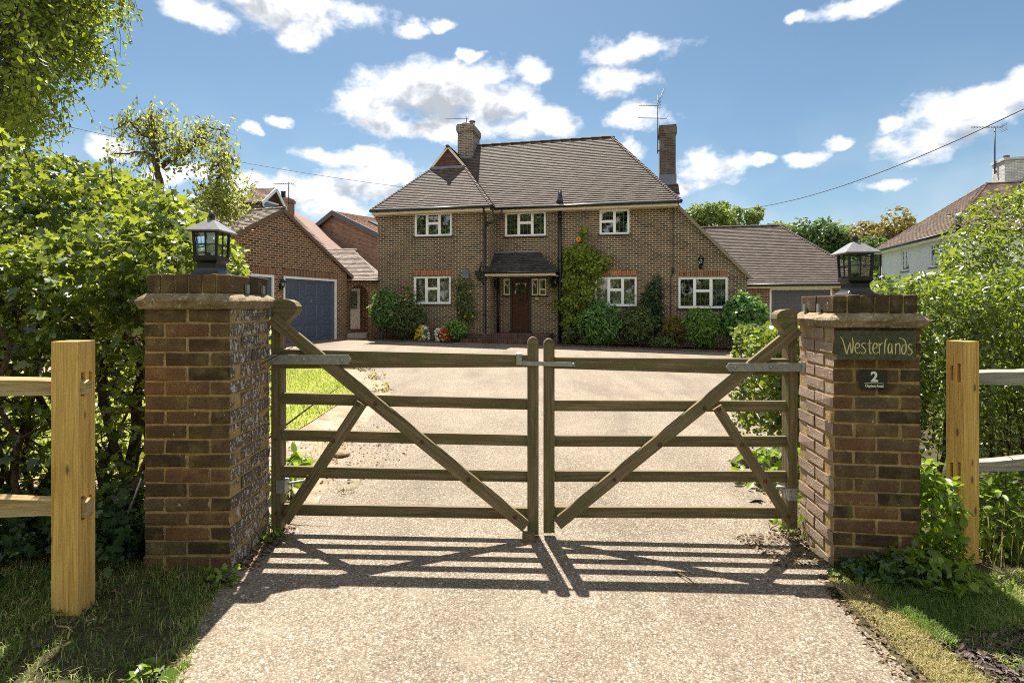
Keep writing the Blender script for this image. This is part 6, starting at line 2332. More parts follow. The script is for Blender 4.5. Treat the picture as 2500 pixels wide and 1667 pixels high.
# ------------------------------------------------------------------ right hand hedges
def hedge_block(name, label, cat, xs, zs, y0f, y1f, n, size, mat, seed, tmpl=T_OVAL, lowcut=0.0, thick=0.16, stems=14, bare=0.0, zmin=0.0, step=4.0, slant=0.0):
    rng = np.random.default_rng(seed)
    x0, x1 = xs[0], xs[-1]
    c = np.array([(x0 + x1) / 2, (y0f(x0) + y1f(x0)) / 2, gz(x0)])
    t = thing(name, label, cat, tuple(c))
    X = rng.uniform(x0, x1, n)
    Y0, Y1 = y0f(X), y1f(X)
    P = np.stack([X, Y0 + (Y1 - Y0) * rng.random(n), rng.uniform(zmin - 0.1, max(zs) + 0.3, n)], 1)
    tz = np.interp(X, xs, zs) + 0.09 * lump(P[:, :2] @ np.eye(2, 3), step, seed + 1)
    a = np.minimum.reduce([tz - P[:, 2], P[:, 1] - Y0 - 0.10 * (1 + lump(P, step, seed + 2)), Y1 - P[:, 1] - 0.05 * (1 + lump(P, step, seed + 3))])
    e = np.minimum(X - x0 - slant * (P[:, 1] - float(y0f(x0))), x1 - X)
    a = np.minimum(a, e + 0.05 + 0.08 * lump(P, step, seed + 4))
    dens = np.exp(-np.maximum(a, 0) / thick) * np.where(lump(P, 7, seed + 5) > -0.3, 1, 0.1)
    if bare:
        dens *= 0.12 + 0.88 * np.clip((P[:, 2] - bare * 0.4) / (bare * 0.6), 0, 1)
    keep = (a > 0) & (rng.random(n) < dens)
    P = P[keep]
    outv = np.where((tz[keep] - P[:, 2] < P[:, 1] - Y0[keep])[:, None], np.array([[0, 0, 1.0]]), np.array([[0, -0.8, 0.5]]))
    rh_ = np.clip(0.42 + 0.2 * lump(P, 9.0, seed + 7) + 0.22 * rng.normal(size=len(P)), 0, 1)
    leaves('foliage', P - c, size, mat, rng, t, tmpl, 0.3, outv, 0.6, 0.3, jit=0.5, rnd=rh_)
    L = []
    for i in range(stems):
        xx = rng.uniform(x0 + 0.1, x1 - 0.1)
        yy = float(y0f(xx) + (y1f(xx) - y0f(xx)) * rng.uniform(0.2, 0.8))
        zt = np.interp(xx, xs, zs) * rng.uniform(0.6, 0.9)
        pts = wiggle((xx, yy, gz(xx) - 0.05), (xx + rng.normal() * 0.2, yy + rng.normal() * 0.15, zt), rng, 6, 0.03)
        r0 = rng.uniform(0.008, 0.022)
        L.append(([p - Vector(c) for p in pts], [r0 * (1 - 0.1 * k) for k in range(7)]))
        for j in range(8):
            q = pts[int(rng.integers(1, 6))]
            e_ = q + Vector((rng.normal() * 0.25, rng.normal() * 0.2, rng.uniform(0.0, 0.4)))
            L.append(([p - Vector(c) for p in wiggle(q, e_, rng, 3, 0.02)], [0.006, 0.004, 0.003, 0.0015]))
    stems_mesh('stems', L, M['stem'], t, 5)
    return t


yq = lambda a: (lambda x: a + 0 * np.asarray(x, dtype=float))
hedge_block('privet_hedge', 'lower clipped sunlit hedge running behind the name sign pillar', 'hedge',
            [2.55, 2.8, 3.3, 4.5, 6.5], [1.46, 1.53, 1.60, 1.68, 1.8], lambda x: 3.55 + 0.05 * x, lambda x: 4.75 + 0.05 * x, 420000, 0.038, M['leaf_hedge2'], 21, T_OVAL, stems=26, bare=0.8, slant=0.66)
hedge_block('tall_hedge', 'taller rounded yellow green hedge rising at the right edge in front of the white house', 'hedge',
            [4.2, 4.4, 4.6, 4.85, 5.1, 5.6, 7.5], [1.70, 1.88, 1.99, 2.18, 2.38, 2.72, 3.2], yq(5.15), yq(6.2), 260000, 0.042, M['leaf_hedge2'], 31, T_OVAL, stems=14, slant=0.8)
hedge_block('hedge_end', 'narrow clipped hedge end seen through the right gate beside its hinge', 'hedge',
            [2.18, 2.4, 2.9, 3.6], [1.16, 1.22, 1.25, 1.2], yq(4.45), yq(5.4), 60000, 0.040, M['leaf_hedge2'], 41, T_ROUND, stems=8, zmin=0.2, bare=0.35)


# ------------------------------------------------------------------ shrubs and trees
def shrub(name, label, px0, py0, px1, py1, Y, n, size, mat, seed, tmpl=T_OVAL, group=None, depth=None, flowers=None, bumps=0.24, stems=7, up=0.4, inner=0.5, dn=0.35):
    rng = np.random.default_rng(seed)
    a, b = A(px0, py0, Y), A(px1, py1, Y)
    c = np.array([(a.x + b.x) / 2, Y, (a.z + b.z) / 2])
    r = np.array([(b.x - a.x) / 2, depth or (b.x - a.x) / 2 * 0.8, (a.z - b.z) / 2])
    base = np.array([c[0], Y, gz(c[0])])
    t = thing(name, label, 'shrub', tuple(base), 0, group)
    P, d = ell_shell(rng, n, c, r * 0.94, inner, bumps, seed, 1.2)
    P = P[P[:, 2] > base[2] + 0.01]
    d = d[:len(P)]
    outv = norm((P - c) / r)
    L = []
    # a few shoots that break the outline
    Sp, So = [], []
    for i in range(16):
        d_ = norm(rng.normal(size=(1, 3)) + np.array([[0, -0.3, 0.5]]))[0]
        p0 = c + d_ * r * 0.85
        ln = 0.22 * r.max() * rng.uniform(0.5, 1.5)
        p1 = p0 + (d_ + np.array([0, 0, 0.5])) * ln
        if p1[2] < base[2] + 0.1:
            continue
        L.append(([Vector(p0 - base), Vector(p1 - base)], [0.006, 0.003]))
        for k in range(9):
            Sp.append(p0 + (p1 - p0) * (k / 8) + rng.normal(size=3) * 0.025)
            So.append(d_)
    P = np.concatenate([P, np.array(Sp)])
    outv = np.concatenate([outv, np.array(So)])
    leaves('foliage', P - base, size, mat, rng, t, tmpl, up, outv, 0.9, dn)
    for i in range(stems):
        e = c + rng.normal(size=3) * r * 0.45
        pts = wiggle((c[0] + rng.normal() * r[0] * 0.2, Y + rng.normal() * 0.08, base[2] - 0.05), e, rng, 4, 0.04)
        L.append(([p - Vector(base) for p in pts], [0.02, 0.017, 0.014, 0.01, 0.006]))
    stems_mesh('stems', L, M['bark'], t, 5)
    if flowers:
        for (mname, nf, fs) in flowers:
            Pf, df = ell_shell(rng, nf, c, r * 1.02, 0.9, bumps, seed, 1.2)
            Pf = Pf[(Pf[:, 1] < Y + 0.1)]
            for c_ in Pf:
                Q = np.repeat(c_[None], 7, 0) + rng.normal(size=(7, 3)) * fs * 0.10
                leaves('flower', Q - base, fs, M[mname], rng, t, T_ROUND, 0.3, np.tile(np.array([[0, -1.0, 0.5]]), (len(Q), 1)), 1.0, 0.0)
    return t


BY = lambda px, off: HF.world(HF.hit(px, 760, off)[0], off, 0).y
g1 = 'shrubs along the house wall'
shrub('rhododendron', 'dark glossy shrub at the left corner of the house beside the arch', 903, 709, 975, 800, BY(940, -1.5), 2600, 0.13, M['leaf_dark'], 51, T_LONG, g1, flowers=(('petal_pale pink', 4, 0.08),))
shrub('rhododendron', 'greyer spreading shrub under the lower left window', 962, 737, 1042, 822, BY(1000, -1.6), 2200, 0.12, M['leaf_rose'], 52, T_LONG, g1, bumps=0.25)
shrub('rose_bush', 'tall pink flowered rose beside the lower left window', 978, 698, 1012, 770, BY(1000, -1.1), 420, 0.09, M['leaf_laurel'], 53, T_OVAL, g1, flowers=(('petal_pink', 7, 0.09), ('petal_pale pink', 5, 0.07)), bumps=0.3)
shrub('leafy_plant', 'bright green leafy plant between the red flowers and the doorstep', 1084, 784, 1142, 829, BY(1110, -1.3), 1100, 0.10, M['leaf_laurel'], 54, T_OVAL, g1, bumps=0.25)
shrub('laurel', 'large rounded laurel in front of the lower middle window', 1414, 740, 1522, 846, BY(1470, -1.0), 4200, 0.15, M['leaf_dark'], 55, T_LONG, g1)
shrub('viburnum', 'looser olive shrub between the large laurel and the dark climber', 1514, 746, 1598, 842, BY(1555, -0.9), 2400, 0.12, M['leaf_rose'], 56, T_LONG, g1, bumps=0.22)
shrub('berberis', 'amber tinted low shrub left of the pale laurel', 1620, 772, 1674, 852, BY(1650, -0.9), 1500, 0.085, M['leaf_amber'], 57, T_OVAL, g1, bumps=0.25)
shrub('laurel', 'pale round laurel under the lower right window', 1666, 754, 1760, 842, BY(1710, -1.0), 3400, 0.15, M['leaf_laurel'], 58, T_LONG, g1)
shrub('camellia', 'tallest dark green shrub at the right end of the house wall', 1760, 716, 1868, 838, BY(1815, -1.0), 5200, 0.12, M['leaf_dark'], 59, T_OVAL, g1, bumps=0.2)
shrub('ground_cover_plant', 'low green plant at the foot of the wall between the shrubs', 1583, 822, 1652, 852, BY(1620, -1.1), 900, 0.08, M['leaf_rose'], 60, T_OVAL, g1)
shrub('grey_plant', 'small grey spiky plant at the foot of the yellow green climber', 1376, 806, 1412, 842, BY(1393, -0.9), 260, 0.16, M['leaf_rose'], 67, T_LONG, g1, up=0.0, dn=-0.6)


def flower_clump(label, px0, py0, px1, py1, Y, cols, seed):
    rng = np.random.default_rng(seed)
    a, b = A(px0, py0, Y), A(px1, py1, Y)
    c = np.array([(a.x + b.x) / 2, Y, b.z])
    r = np.array([(b.x - a.x) / 2, 0.25, (a.z - b.z)])
    base = np.array([c[0], Y, gz(c[0])])
    t = thing('bedding_flowers', label, 'flowers', tuple(base), 0, 'clumps of bedding flowers')
    P, d = ell_shell(rng, 700, c, r * 0.9, 0.4, 0.2, seed)
    P = P[P[:, 2] > base[2]]
    leaves('foliage', P - base, 0.07, M['leaf_laurel'], rng, t, T_OVAL, 0.4)
    for mname, n, sx in cols:
        P, d = ell_shell(rng, n * 3, c + np.array([sx * r[0] * 0.35, 0, 0]), r * np.array([0.65, 1, 1.0]), 0.88, 0.2, seed)
        P = P[(P[:, 2] > base[2] + 0.03) & (P[:, 1] < Y + 0.1)][:n]
        Q = np.repeat(P, 5, 0) + rng.normal(size=(len(P) * 5, 3)) * 0.012
        o_ = leaves('petals', Q - base, 0.055, M[mname], rng, t, T_ROUND, 0.3, np.tile(np.array([[0, -1.0, 0.6]]), (len(Q), 1)), 1.2, 0.0)
        o_['kind'] = 'stuff'
    return t


flower_clump('clump of yellow and cream flowers at the foot of the house wall', 1011, 797, 1050, 826, BY(1030, -1.7), (('petal_yellow', 60, -0.7), ('petal_white', 36, 0.7)), 61)
flower_clump('clump of white, red and yellow flowers at the foot of the house wall', 1061, 800, 1098, 830, BY(1080, -1.6), (('petal_white', 46, -0.8), ('petal_red', 46, 0.8), ('petal_yellow', 14, 0.9)), 62)


def wall_climber(name, label, shape, n, size, mat, seed, off0=-0.35, fr=HF, fo=0.0, flowers=None, stemlines=(), tmpl=T_OVAL, gap=-0.6):
    """shape: list of ellipses (px,py,rx,ry) on the wall face"""
    rng = np.random.default_rng(seed)
    S_ = []
    area = [e[2] * e[3] for e in shape]
    tot = sum(area)
    for e, ar in zip(shape, area):
        m = int(n * ar / tot)
        q = rng.normal(size=(m, 2))
        q = q / np.maximum(1e-6, np.linalg.norm(q, axis=1, keepdims=True)) * (rng.random((m, 1)) ** 0.5) * (1 + 0.25 * rng.normal(size=(m, 1)))
        for u, v in q:
            x, z = fr.hit(e[0] + u * e[2], e[1] + v * e[3], fo)
            bulge = abs(off0) * max(0.05, 1 - u * u - v * v)
            S_.append((x, fo - 0.03 - bulge * rng.random() ** 0.6, z))
    P = np.array(S_)
    P = P[(lump(P * 1.0, 5.0, seed + 1) > gap) | (rng.random(len(P)) < 0.25)]
    P = P[P[:, 2] > 0.02]
    xb, zb = fr.hit(shape[-1][0], 815, fo)
    w_ = fr.world(xb, fo - 0.05, 0)
    t = thing(name, label, 'climber', (w_.x, w_.y, gz(w_.x)), fr.deg)
    base = np.array([xb, fo - 0.05, gz(w_.x)])
    leaves('foliage', P - base, size, mat, rng, t, tmpl, 0.35, np.tile(np.array([[0, -1.0, 0.4]]), (len(P), 1)), 0.8, 0.4)
    L = []
    for line in stemlines:
        pts = []
        for (px, py) in line:
            x, z = fr.hit(px, py, fo)
            pts.append(Vector((x, fo - 0.04, z)) - Vector(base))
        L.append((pts, [0.02 * (1 - 0.6 * i / len(pts)) for i in range(len(pts))]))
    stems_mesh('stems', L, M['bark'], t, 5)
    if flowers:
        for mname, m in flowers:
            k = rng.choice(len(P), m, replace=False)
            for c_ in P[k]:
                Q = np.repeat(c_[None] + np.array([0, -0.06, 0]), 6, 0) + rng.normal(size=(6, 3)) * 0.012
                leaves('flower', Q - base, 0.06, M[mname], rng, t, T_ROUND, 0.2, np.tile(np.array([[0, -1.0, 0.5]]), (len(Q), 1)), 1.0, 0.0)
    return t


wall_climber('climbing_plant', 'large yellow green climber on the wall right of the porch',
             [(1426, 572, 6, 20), (1412, 620, 36, 20), (1428, 650, 55, 34), (1425, 630, 40, 25), (1405, 690, 40, 30), (1425, 720, 38, 30), (1398, 745, 38, 35), (1400, 785, 30, 30)], 5600, 0.105, M['leaf_climber'], 63, -0.42,
             stemlines=[[(1400, 820), (1402, 760), (1410, 690), (1422, 620), (1427, 556)], [(1395, 820), (1385, 740), (1390, 680)], [(1405, 815), (1430, 720), (1440, 660)]], tmpl=T_ROUND)
wall_climber('climbing_rose', 'thin climbing rose on a trellis between the lower left window and downpipe',
             [(1128, 690, 30, 14), (1140, 715, 20, 24), (1145, 755, 18, 30), (1150, 775, 14, 20), (1128, 735, 14, 40)], 950, 0.085, M['leaf_rose'], 64, -0.25, fo=-0.8, flowers=(('petal_yellow', 5), ('petal_pale pink', 2)),
             stemlines=[[(1120, 800), (1116, 740), (1122, 690)], [(1122, 800), (1136, 730), (1140, 690)], [(1120, 790), (1128, 740), (1116, 710), (1112, 690)]])
wall_climber('climbing_shrub', 'dark narrow wall shrub between the two lower right windows',
             [(1605, 690, 8, 18), (1596, 715, 20, 22), (1590, 740, 26, 26), (1603, 780, 18, 30)], 2000, 0.085, M['leaf_ivy'], 65, -0.40, flowers=(('petal_pale pink', 6),),
             stemlines=[[(1600, 830), (1598, 760), (1605, 690)]])


def tree(name, label, pxc, pyt, pyb, rx_px, Y, n, size, mat, seed, ncl=26, group=None, clr=0.34, zb=None, trunk=0.22, tmpl=T_OVAL, flat=1.0, droop=0.4):
    """crown between the bearings pyt..pyb, half width rx_px, standing at distance Y"""
    rng = np.random.default_rng(seed)
    c = A(pxc, (pyt + pyb) / 2, Y)
    r = np.array([rx_px / FPX * Y, rx_px / FPX * Y * flat, (pyb - pyt) / 2 / FPX * Y])
    base = np.array([c.x, Y, gz(c.x)])
    c = np.array(c)
    t = thing(name, label, 'tree', tuple(base), 0, group)
    d = norm(rng.normal(size=(ncl, 3)))
    rad = 0.35 + 0.55 * rng.random(ncl)
    CC = c + d * r * rad[:, None] * np.array([1, 1, 1.0])
    CR = clr * (0.6 + 0.7 * rng.random(ncl))
    idx = rng.integers(0, ncl, n)
    q = norm(rng.normal(size=(n, 3)))
    rr = (0.45 + 0.55 * rng.random(n) ** 0.5)[:, None] * (1 + 0.25 * lump(q * 1.0, 3.0, seed + 1))[:, None]
    P = CC[idx] + q * r * CR[idx][:, None] * rr
    tone = np.clip(0.5 + 0.22 * rng.normal(size=n) + 0.22 * (rng.random(ncl)[idx] - 0.5), 0, 1)
    leaves('crown', P - base, size, mat, rng, t, tmpl, 0.5, q, 0.8, droop, rnd=tone)
    L = []
    top = Vector((c[0], c[1], c[2] - r[2] * 0.2))
    tr = wiggle(Vector(base) - Vector((0, 0, 0.2)), top, rng, 5, 0.06 * r[0])
    L.append(([p - Vector(base) for p in tr], [trunk * (1 - 0.13 * k) for k in range(6)]))
    for k in range(ncl):
        s_ = tr[int(rng.integers(2, 6))]
        pts = wiggle(s_, Vector(CC[k]), rng, 4, 0.03 * r[0])
        L.append(([p - Vector(base) for p in pts], [trunk * 0.35, trunk * 0.28, trunk * 0.2, trunk * 0.13, trunk * 0.05]))
    stems_mesh('trunk', L, M['bark'], t, 6)
    return t


gt = 'trees behind the house'
tree('ash_tree', 'pale feathery tree rising just right of the main house gable', 1738, 478, 610, 84, 46, 6500, 0.30, M['leaf_far'], 71, 40, gt, 0.25)
tree('ash_tree', 'small thin pale tree beyond the ridge of the side wing', 1826, 495, 600, 56, 50, 3000, 0.30, M['leaf_far'], 72, 18, gt, 0.26)
tree('broadleaf_tree', 'low bright green tree crown along the side wing ridge', 1895, 535, 640, 75, 52, 3600, 0.40, M['leaf_far'], 73, 22, gt)
tree('oak_tree', 'dark green tree between the side wing roof and the right lantern', 2000, 527, 660, 66, 48, 5200, 0.36, M['leaf_far2'], 74, 28, gt)
tree('broadleaf_tree', 'bright green tree behind the right lantern roof', 2075, 540, 690, 50, 54, 3600, 0.40, M['leaf_far'], 75, 20, gt)
tree('copper_tree', 'bronze tinged tree between the right lantern and the white house', 2150, 520, 690, 78, 44, 6200, 0.34, M['leaf_copper'], 76, 30, gt)
tree('conifer', 'dark tree low behind the right lantern beside the white house wall', 2130, 590, 745, 55, 40, 3200, 0.32, M['leaf_far2'], 77, 20, gt)
tree('bare_topped_tree', 'thin twiggy tree top beside the white house roof', 2222, 516, 640, 28, 47, 420, 0.26, M['leaf_copper'], 78, 14, gt, 0.25)
tree('broadleaf_tree', 'scrap of tree foliage above the orange roof on the left', 876, 536, 640, 22, 48, 500, 0.38, M['leaf_far'], 79, 10, gt)
# a far belt of woodland closing the view low down
rng = np.random.default_rng(80)
n = 9000
P = np.stack([rng.uniform(-75, 75, n), rng.uniform(66, 74, n), rng.random(n) ** 0.7 * 6.0 + 0.5], 1)
P = P[P[:, 2] < 5.0 + 1.2 * lump(P[:, :1] @ np.ones((1, 3)) * 0.2, 1.0, 3)]
o = leaves('woodland', P, 1.3, M['leaf_far2'], rng, None, T_ROUND, 0.5)
tag(o, 'far belt of dark green woodland behind the houses', 'woodland', kind='stuff')

# ------------------------------------------------------------------ overhanging birch at top left
rng = np.random.default_rng(90)
tb = np.array([-8.6, 6.8, 0.15])
ot = thing('overhanging_birch', 'near birch crown hanging into the top left corner of the sky', 'tree', tuple(tb))
L = []
tr = wiggle((tb[0], tb[1], 0), (tb[0] + 0.5, tb[1], 7.5), rng, 7, 0.08)
L.append(([p - Vector(tb) for p in tr], [0.24 - 0.025 * k for k in range(8)]))
pts_l, al = [], []
for i in range(310):
    s_ = tr[int(rng.integers(2, 8))]
    y = tb[1] + rng.normal() * 0.9
    z = rng.uniform(3.7, 8.2)
    # the crown edge sinks towards the left
    xmax = np.interp(z, [3.3, 3.75, 4.1, 4.6, 5.2, 6.0, 8.2], [-6.6, -5.95, -5.5, -5.1, -4.9, -4.75, -4.75]) * (y / tb[1])
    x = xmax - abs(rng.normal()) * (1.3 if i % 3 else 0.3) - 0.1
    e = Vector((x, y, z))
    mid = s_.lerp(e, 0.6) + Vector((0, 0, 0.25))
    bl = [s_, s_.lerp(mid, 0.5) + Vector(rng.normal(size=3) * 0.08), mid, e]
    L.append(([p - Vector(tb) for p in bl], [0.022, 0.014, 0.008, 0.003]))
    # drooping twigs with leaves
    for j in range(6):
        q0 = mid.lerp(e, rng.uniform(0.3, 1.0))
        ln = rng.uniform(0.25, 0.65)
        q1 = q0 + Vector((rng.normal() * 0.12, rng.normal() * 0.14, -ln))
        L.append(([p - Vector(tb) for p in (q0, q0.lerp(q1, 0.5) + Vector((0.03, 0, 0.03)), q1)], [0.004, 0.003, 0.0015]))
        m = int(ln * 46)
        for k in range(m):
            pts_l.append(q0.lerp(q1, k / m) + Vector(rng.normal(size=3) * 0.045))
P = np.array(pts_l)
leaves('crown', P - tb, 0.062, M['leaf_birch'], rng, ot, T_OVAL, 0.15, None, 0, 0.9)
stems_mesh('trunk', L, M['bark'], ot, 5)

# ------------------------------------------------------------------ pollarded birch behind the hedge
rng = np.random.default_rng(95)
BYd = 14.0
tb = np.array([A(390, 700, BYd).x, BYd, 0.15])
pt = thing('pollarded_birch', 'gnarled pollarded birch with thin hanging foliage above the hedge', 'tree', tuple(tb))
k_ = 700 / 1568
lim = [
    ([(870, 1560), (872, 1100), (872, 940), (868, 860)], 0.10, 0.07),
    ([(868, 860), (845, 790), (835, 760), (850, 690), (832, 640)], 0.075, 0.03),
    ([(835, 765), (790, 740), (740, 680), (700, 690), (670, 730)], 0.04, 0.012),
    ([(868, 850), (900, 800), (950, 755), (985, 700), (990, 640), (1030, 640), (1100, 650), (1140, 690)], 0.065, 0.012),
    ([(872, 910), (920, 875), (985, 850), (1030, 800), (1080, 760), (1110, 790)], 0.075, 0.02),
    ([(865, 870), (800, 835), (730, 830), (660, 850), (630, 880)], 0.045, 0.012),
    ([(845, 790), (860, 740), (890, 720), (920, 700)], 0.04, 0.012),
    ([(875, 1240), (960, 1110), (1050, 1050), (1120, 990), (1158, 930), (1165, 890), (1130, 865)], 0.09, 0.03),
    ([(1158, 930), (1200, 870), (1240, 850), (1290, 880), (1305, 920)], 0.04, 0.012),
    ([(1100, 1010), (1160, 1050), (1220, 1000), (1270, 1000)], 0.04, 0.012),
    ([(985, 760), (980, 800), (990, 830)], 0.05, 0.03),
    ([(832, 645), (790, 620), (760, 600), (740, 590)], 0.025, 0.01),
    ([(740, 680), (745, 620), (750, 600)], 0.02, 0.008),
    ([(1080, 760), (1140, 770), (1190, 790)], 0.025, 0.01),
]
L = []
pts_l = []
for line, r0, r1 in lim:
    ps = []
    oy = rng.normal() * 0.5
    for i, (x, y) in enumerate(line):
        p = A(x * k_, y * k_, BYd)
        p.y += oy * min(1, i * 0.4) + rng.normal() * 0.08
        ps.append(p)
    sl = []
    for i in range(len(ps) - 1):
        for k in range(3):
            sl.append(ps[i].lerp(ps[i + 1], k / 3) + Vector(rng.normal(size=3) * 0.02))
    sl.append(ps[-1])
    m = len(sl)
    L.append(([p - Vector(tb) for p in sl], [r0 + (r1 - r0) * i / (m - 1) for i in range(m)]))
    if line[0][1] > 1500:
        continue
    for i in range(m):
        if i < m * 0.25 and r0 > 0.05:
            continue
        for j in range(int(rng.integers(2, 4))):
            q0 = sl[i] + Vector(rng.normal(size=3) * 0.16)
            q0.z += abs(rng.normal()) * 0.18
            ln = rng.uniform(0.25, 0.85)
            q1 = q0 + Vector((rng.normal() * 0.22, rng.normal() * 0.22, -ln))
            L.append(([p - Vector(tb) for p in (sl[i], q0, q1)], [0.005, 0.003, 0.0015]))
            for k in range(int(ln * 17)):
                pts_l.append(q0.lerp(q1, k / (ln * 17)) + Vector(rng.normal(size=3) * 0.06))
# denser yellowing growth low on the right
for i in range(1500):
    px = rng.normal(540, 24)
    py = rng.normal(492, 26)
    p = A(px, py, BYd)
    p.y += rng.normal() * 0.35
    pts_l.append(p)
P = np.array(pts_l)
leaves('crown', P - tb, 0.105, M['leaf_olive'], rng, pt, T_OVAL, 0.1, None, 0, 1.2)
stems_mesh('trunk', L, M['bark'], pt, 6)

# ------------------------------------------------------------------ bramble, ivy, weeds near the camera
def patch(name, label, cat, c, r, n, size, mat, seed, tmpl=T_OVAL, kind=None, group=None, up=0.5, bumps=0.25, inner=0.3, stems=6):
    rng = np.random.default_rng(seed)
    base = np.array([c[0], c[1], gz(c[0])])
    t = thing(name, label, cat, tuple(base), 0, group)
    P, d = ell_shell(rng, n, c, r, inner, bumps, seed, 1.3)
    P = P[P[:, 2] > base[2] + 0.005]
    leaves('foliage', P - base, size, mat, rng, t, tmpl, up, norm(P - np.array(c)), 0.6, 0.25)
    L = []
    for i in range(stems):
        e = np.array(c) + rng.normal(size=3) * np.array(r) * 0.6
        e[2] = max(e[2], base[2] + 0.03)
        L.append(([p - Vector(base) for p in wiggle((c[0] + rng.normal() * r[0] * .3, c[1] + rng.normal() * r[1] * .3, base[2]), e, rng, 4, 0.02)], [0.005, 0.004, 0.003, 0.003, 0.002]))
    stems_mesh('stems', L, M['stem'], t, 5)
    return t


p = A(2265, 1260, 3.02)
patch('bramble', 'sunlit bramble growing against the new post right of the name sign pillar', 'bramble', (p.x, 3.04, p.z), (0.19, 0.16, 0.30), 800, 0.058, M['leaf_weed'], 111, T_OVAL, bumps=0.35)
p = A(2455, 1330, 3.1)
patch('weeds', 'lit tangle of tall weeds right of the new fence post', 'weeds', (p.x + 0.12, 3.2, p.z), (0.36, 0.25, 0.42), 1500, 0.055, M['leaf_weed'], 112, T_OVAL, bumps=0.35)
p = A(2130, 1385, 2.86)
patch('ivy', 'dark ivy creeping round the foot of the name sign pillar', 'ivy', (p.x + 0.05, 2.80, p.z - 0.04), (0.32, 0.12, 0.12), 620, 0.046, M['leaf_ivy'], 113, T_LOBE, bumps=0.4)
p = A(2260, 1420, 2.75)
patch('ivy', 'shaded creeping leaves between the name sign pillar and the right fence post', 'ivy', (p.x, 2.80, p.z), (0.34, 0.22, 0.14), 800, 0.05, M['leaf_weed'], 114, T_OVAL, bumps=0.4)
p = G(1925, 1300)
patch('weeds', 'small weed at the foot of the right gate hinge', 'weeds', (p.x + 0.02, p.y, 0.05), (0.10, 0.08, 0.16), 90, 0.05, M['leaf_weed'], 115, T_OVAL, bumps=0.4)
p = G(1885, 1185)
patch('weeds', 'bright broad leaved weed behind the right gate below the hedge end', 'weeds', (p.x, p.y, 0.10), (0.24, 0.18, 0.20), 170, 0.085, M['leaf_weed'], 116, T_OVAL, bumps=0.4)
p = G(724, 1150)
patch('dock_plant', 'bright green dock plant on the sandy bed behind the left gate', 'plant', (p.x, p.y, 0.09), (0.09, 0.08, 0.09), 46, 0.10, M['leaf_weed'], 117, T_OVAL, bumps=0.2)
p = G(700, 1215)
patch('weeds', 'small weeds by the lower hinge of the left gate', 'weeds', (p.x, p.y, 0.12), (0.10, 0.10, 0.14), 90, 0.06, M['leaf_weed'], 118, T_OVAL)
p = G(672, 1318)
patch('weeds', 'tuft of weed at the back foot of the lichened pillar', 'weeds', (p.x, p.y - 0.02, 0.04), (0.07, 0.06, 0.06), 50, 0.05, M['leaf_weed'], 119, T_LONG)
p = G(535, 1420)
patch('weeds', 'small green weed at the front corner of the lichened pillar', 'weeds', (p.x + 0.02, p.y - 0.03, 0.05), (0.10, 0.05, 0.05), 60, 0.042, M['leaf_weed'], 120, T_LOBE)
p = G(380, 1650)
patch('rosette_weed', 'flat grey green rosette weed in the near left grass', 'weeds', (p.x, p.y, 0.035), (0.075, 0.07, 0.03), 26, 0.075, M['leaf_weed'], 121, T_OVAL, up=1.2)
for i, (px, py) in enumerate(((928, 925), (945, 955), (898, 905))):
    p = G(px, py)
    patch('bed_seedling', ['small yellow flowered plant where the bed meets the curved drive edge', 'reddish seedling at the tip of the sandy bed', 'low seedlings along the far edge of the sandy bed'][i], 'plant', (p.x - 0.08, p.y, 0.06), (0.16, 0.2, 0.10), 70, 0.05, M['leaf_amber'], 122 + i, T_OVAL, bumps=0.4, group='seedlings in the sandy bed')

# ------------------------------------------------------------------ grass
def inside(P, poly):
    c = np.zeros(len(P), bool)
    n = len(poly)
    for i in range(n):
        x0, y0 = poly[i]
        x1, y1 = poly[(i + 1) % n]
        cond = ((y0 > P[:, 1]) != (y1 > P[:, 1])) & (P[:, 0] < (x1 - x0) * (P[:, 1] - y0) / ((y1 - y0) if abs(y1 - y0) > 1e-9 else 1e-9) + x0)
        c ^= cond
    return c


def scatter(rng, n, poly):
    xs = [p[0] for p in poly]
    ys = [p[1] for p in poly]
    P = np.stack([rng.uniform(min(xs), max(xs), n), rng.uniform(min(ys), max(ys), n)], 1)
    P = P[inside(P, poly)]
    return np.concatenate([P, -0.02 * P[:, :1]], 1)


rng = np.random.default_rng(130)
LG = [(-3.6, 1.5), (-1.02, 1.5), (-1.22, 2.0), (-1.35, 2.35), (-1.44, 2.72), (-1.95, 2.80), (-3.6, 2.9)]
P = scatter(rng, 52000, LG)
den = 0.30 + 0.6 * (lump(P, 5, 1) > -0.35) - 0.55 * np.clip((P[:, 1] - 2.5) / 0.35, 0, 1)
P = P[rng.random(len(P)) < den]
rn = np.where(rng.random(len(P)) < 0.16 + 0.2 * (lump(P, 5, 2) > 0.1), 0.8 + 0.2 * rng.random(len(P)), rng.random(len(P)) * 0.68)
o = blades('verge_grass', P, 0.040, 0.0028, M['grass'], rng, 0.9, rnd=rn)
tag(o, 'short mixed green and straw grass on the shaded left verge', 'grass', kind='stuff')
P = scatter(rng, 1600, LG)
o = leaves('leaf_litter', P + np.array([0, 0, 0.01]), 0.02, M['litter'], rng, None, T_OVAL, 1.2)
tag(o, 'scattered dry leaves in the left verge grass', 'leaf litter', kind='stuff')

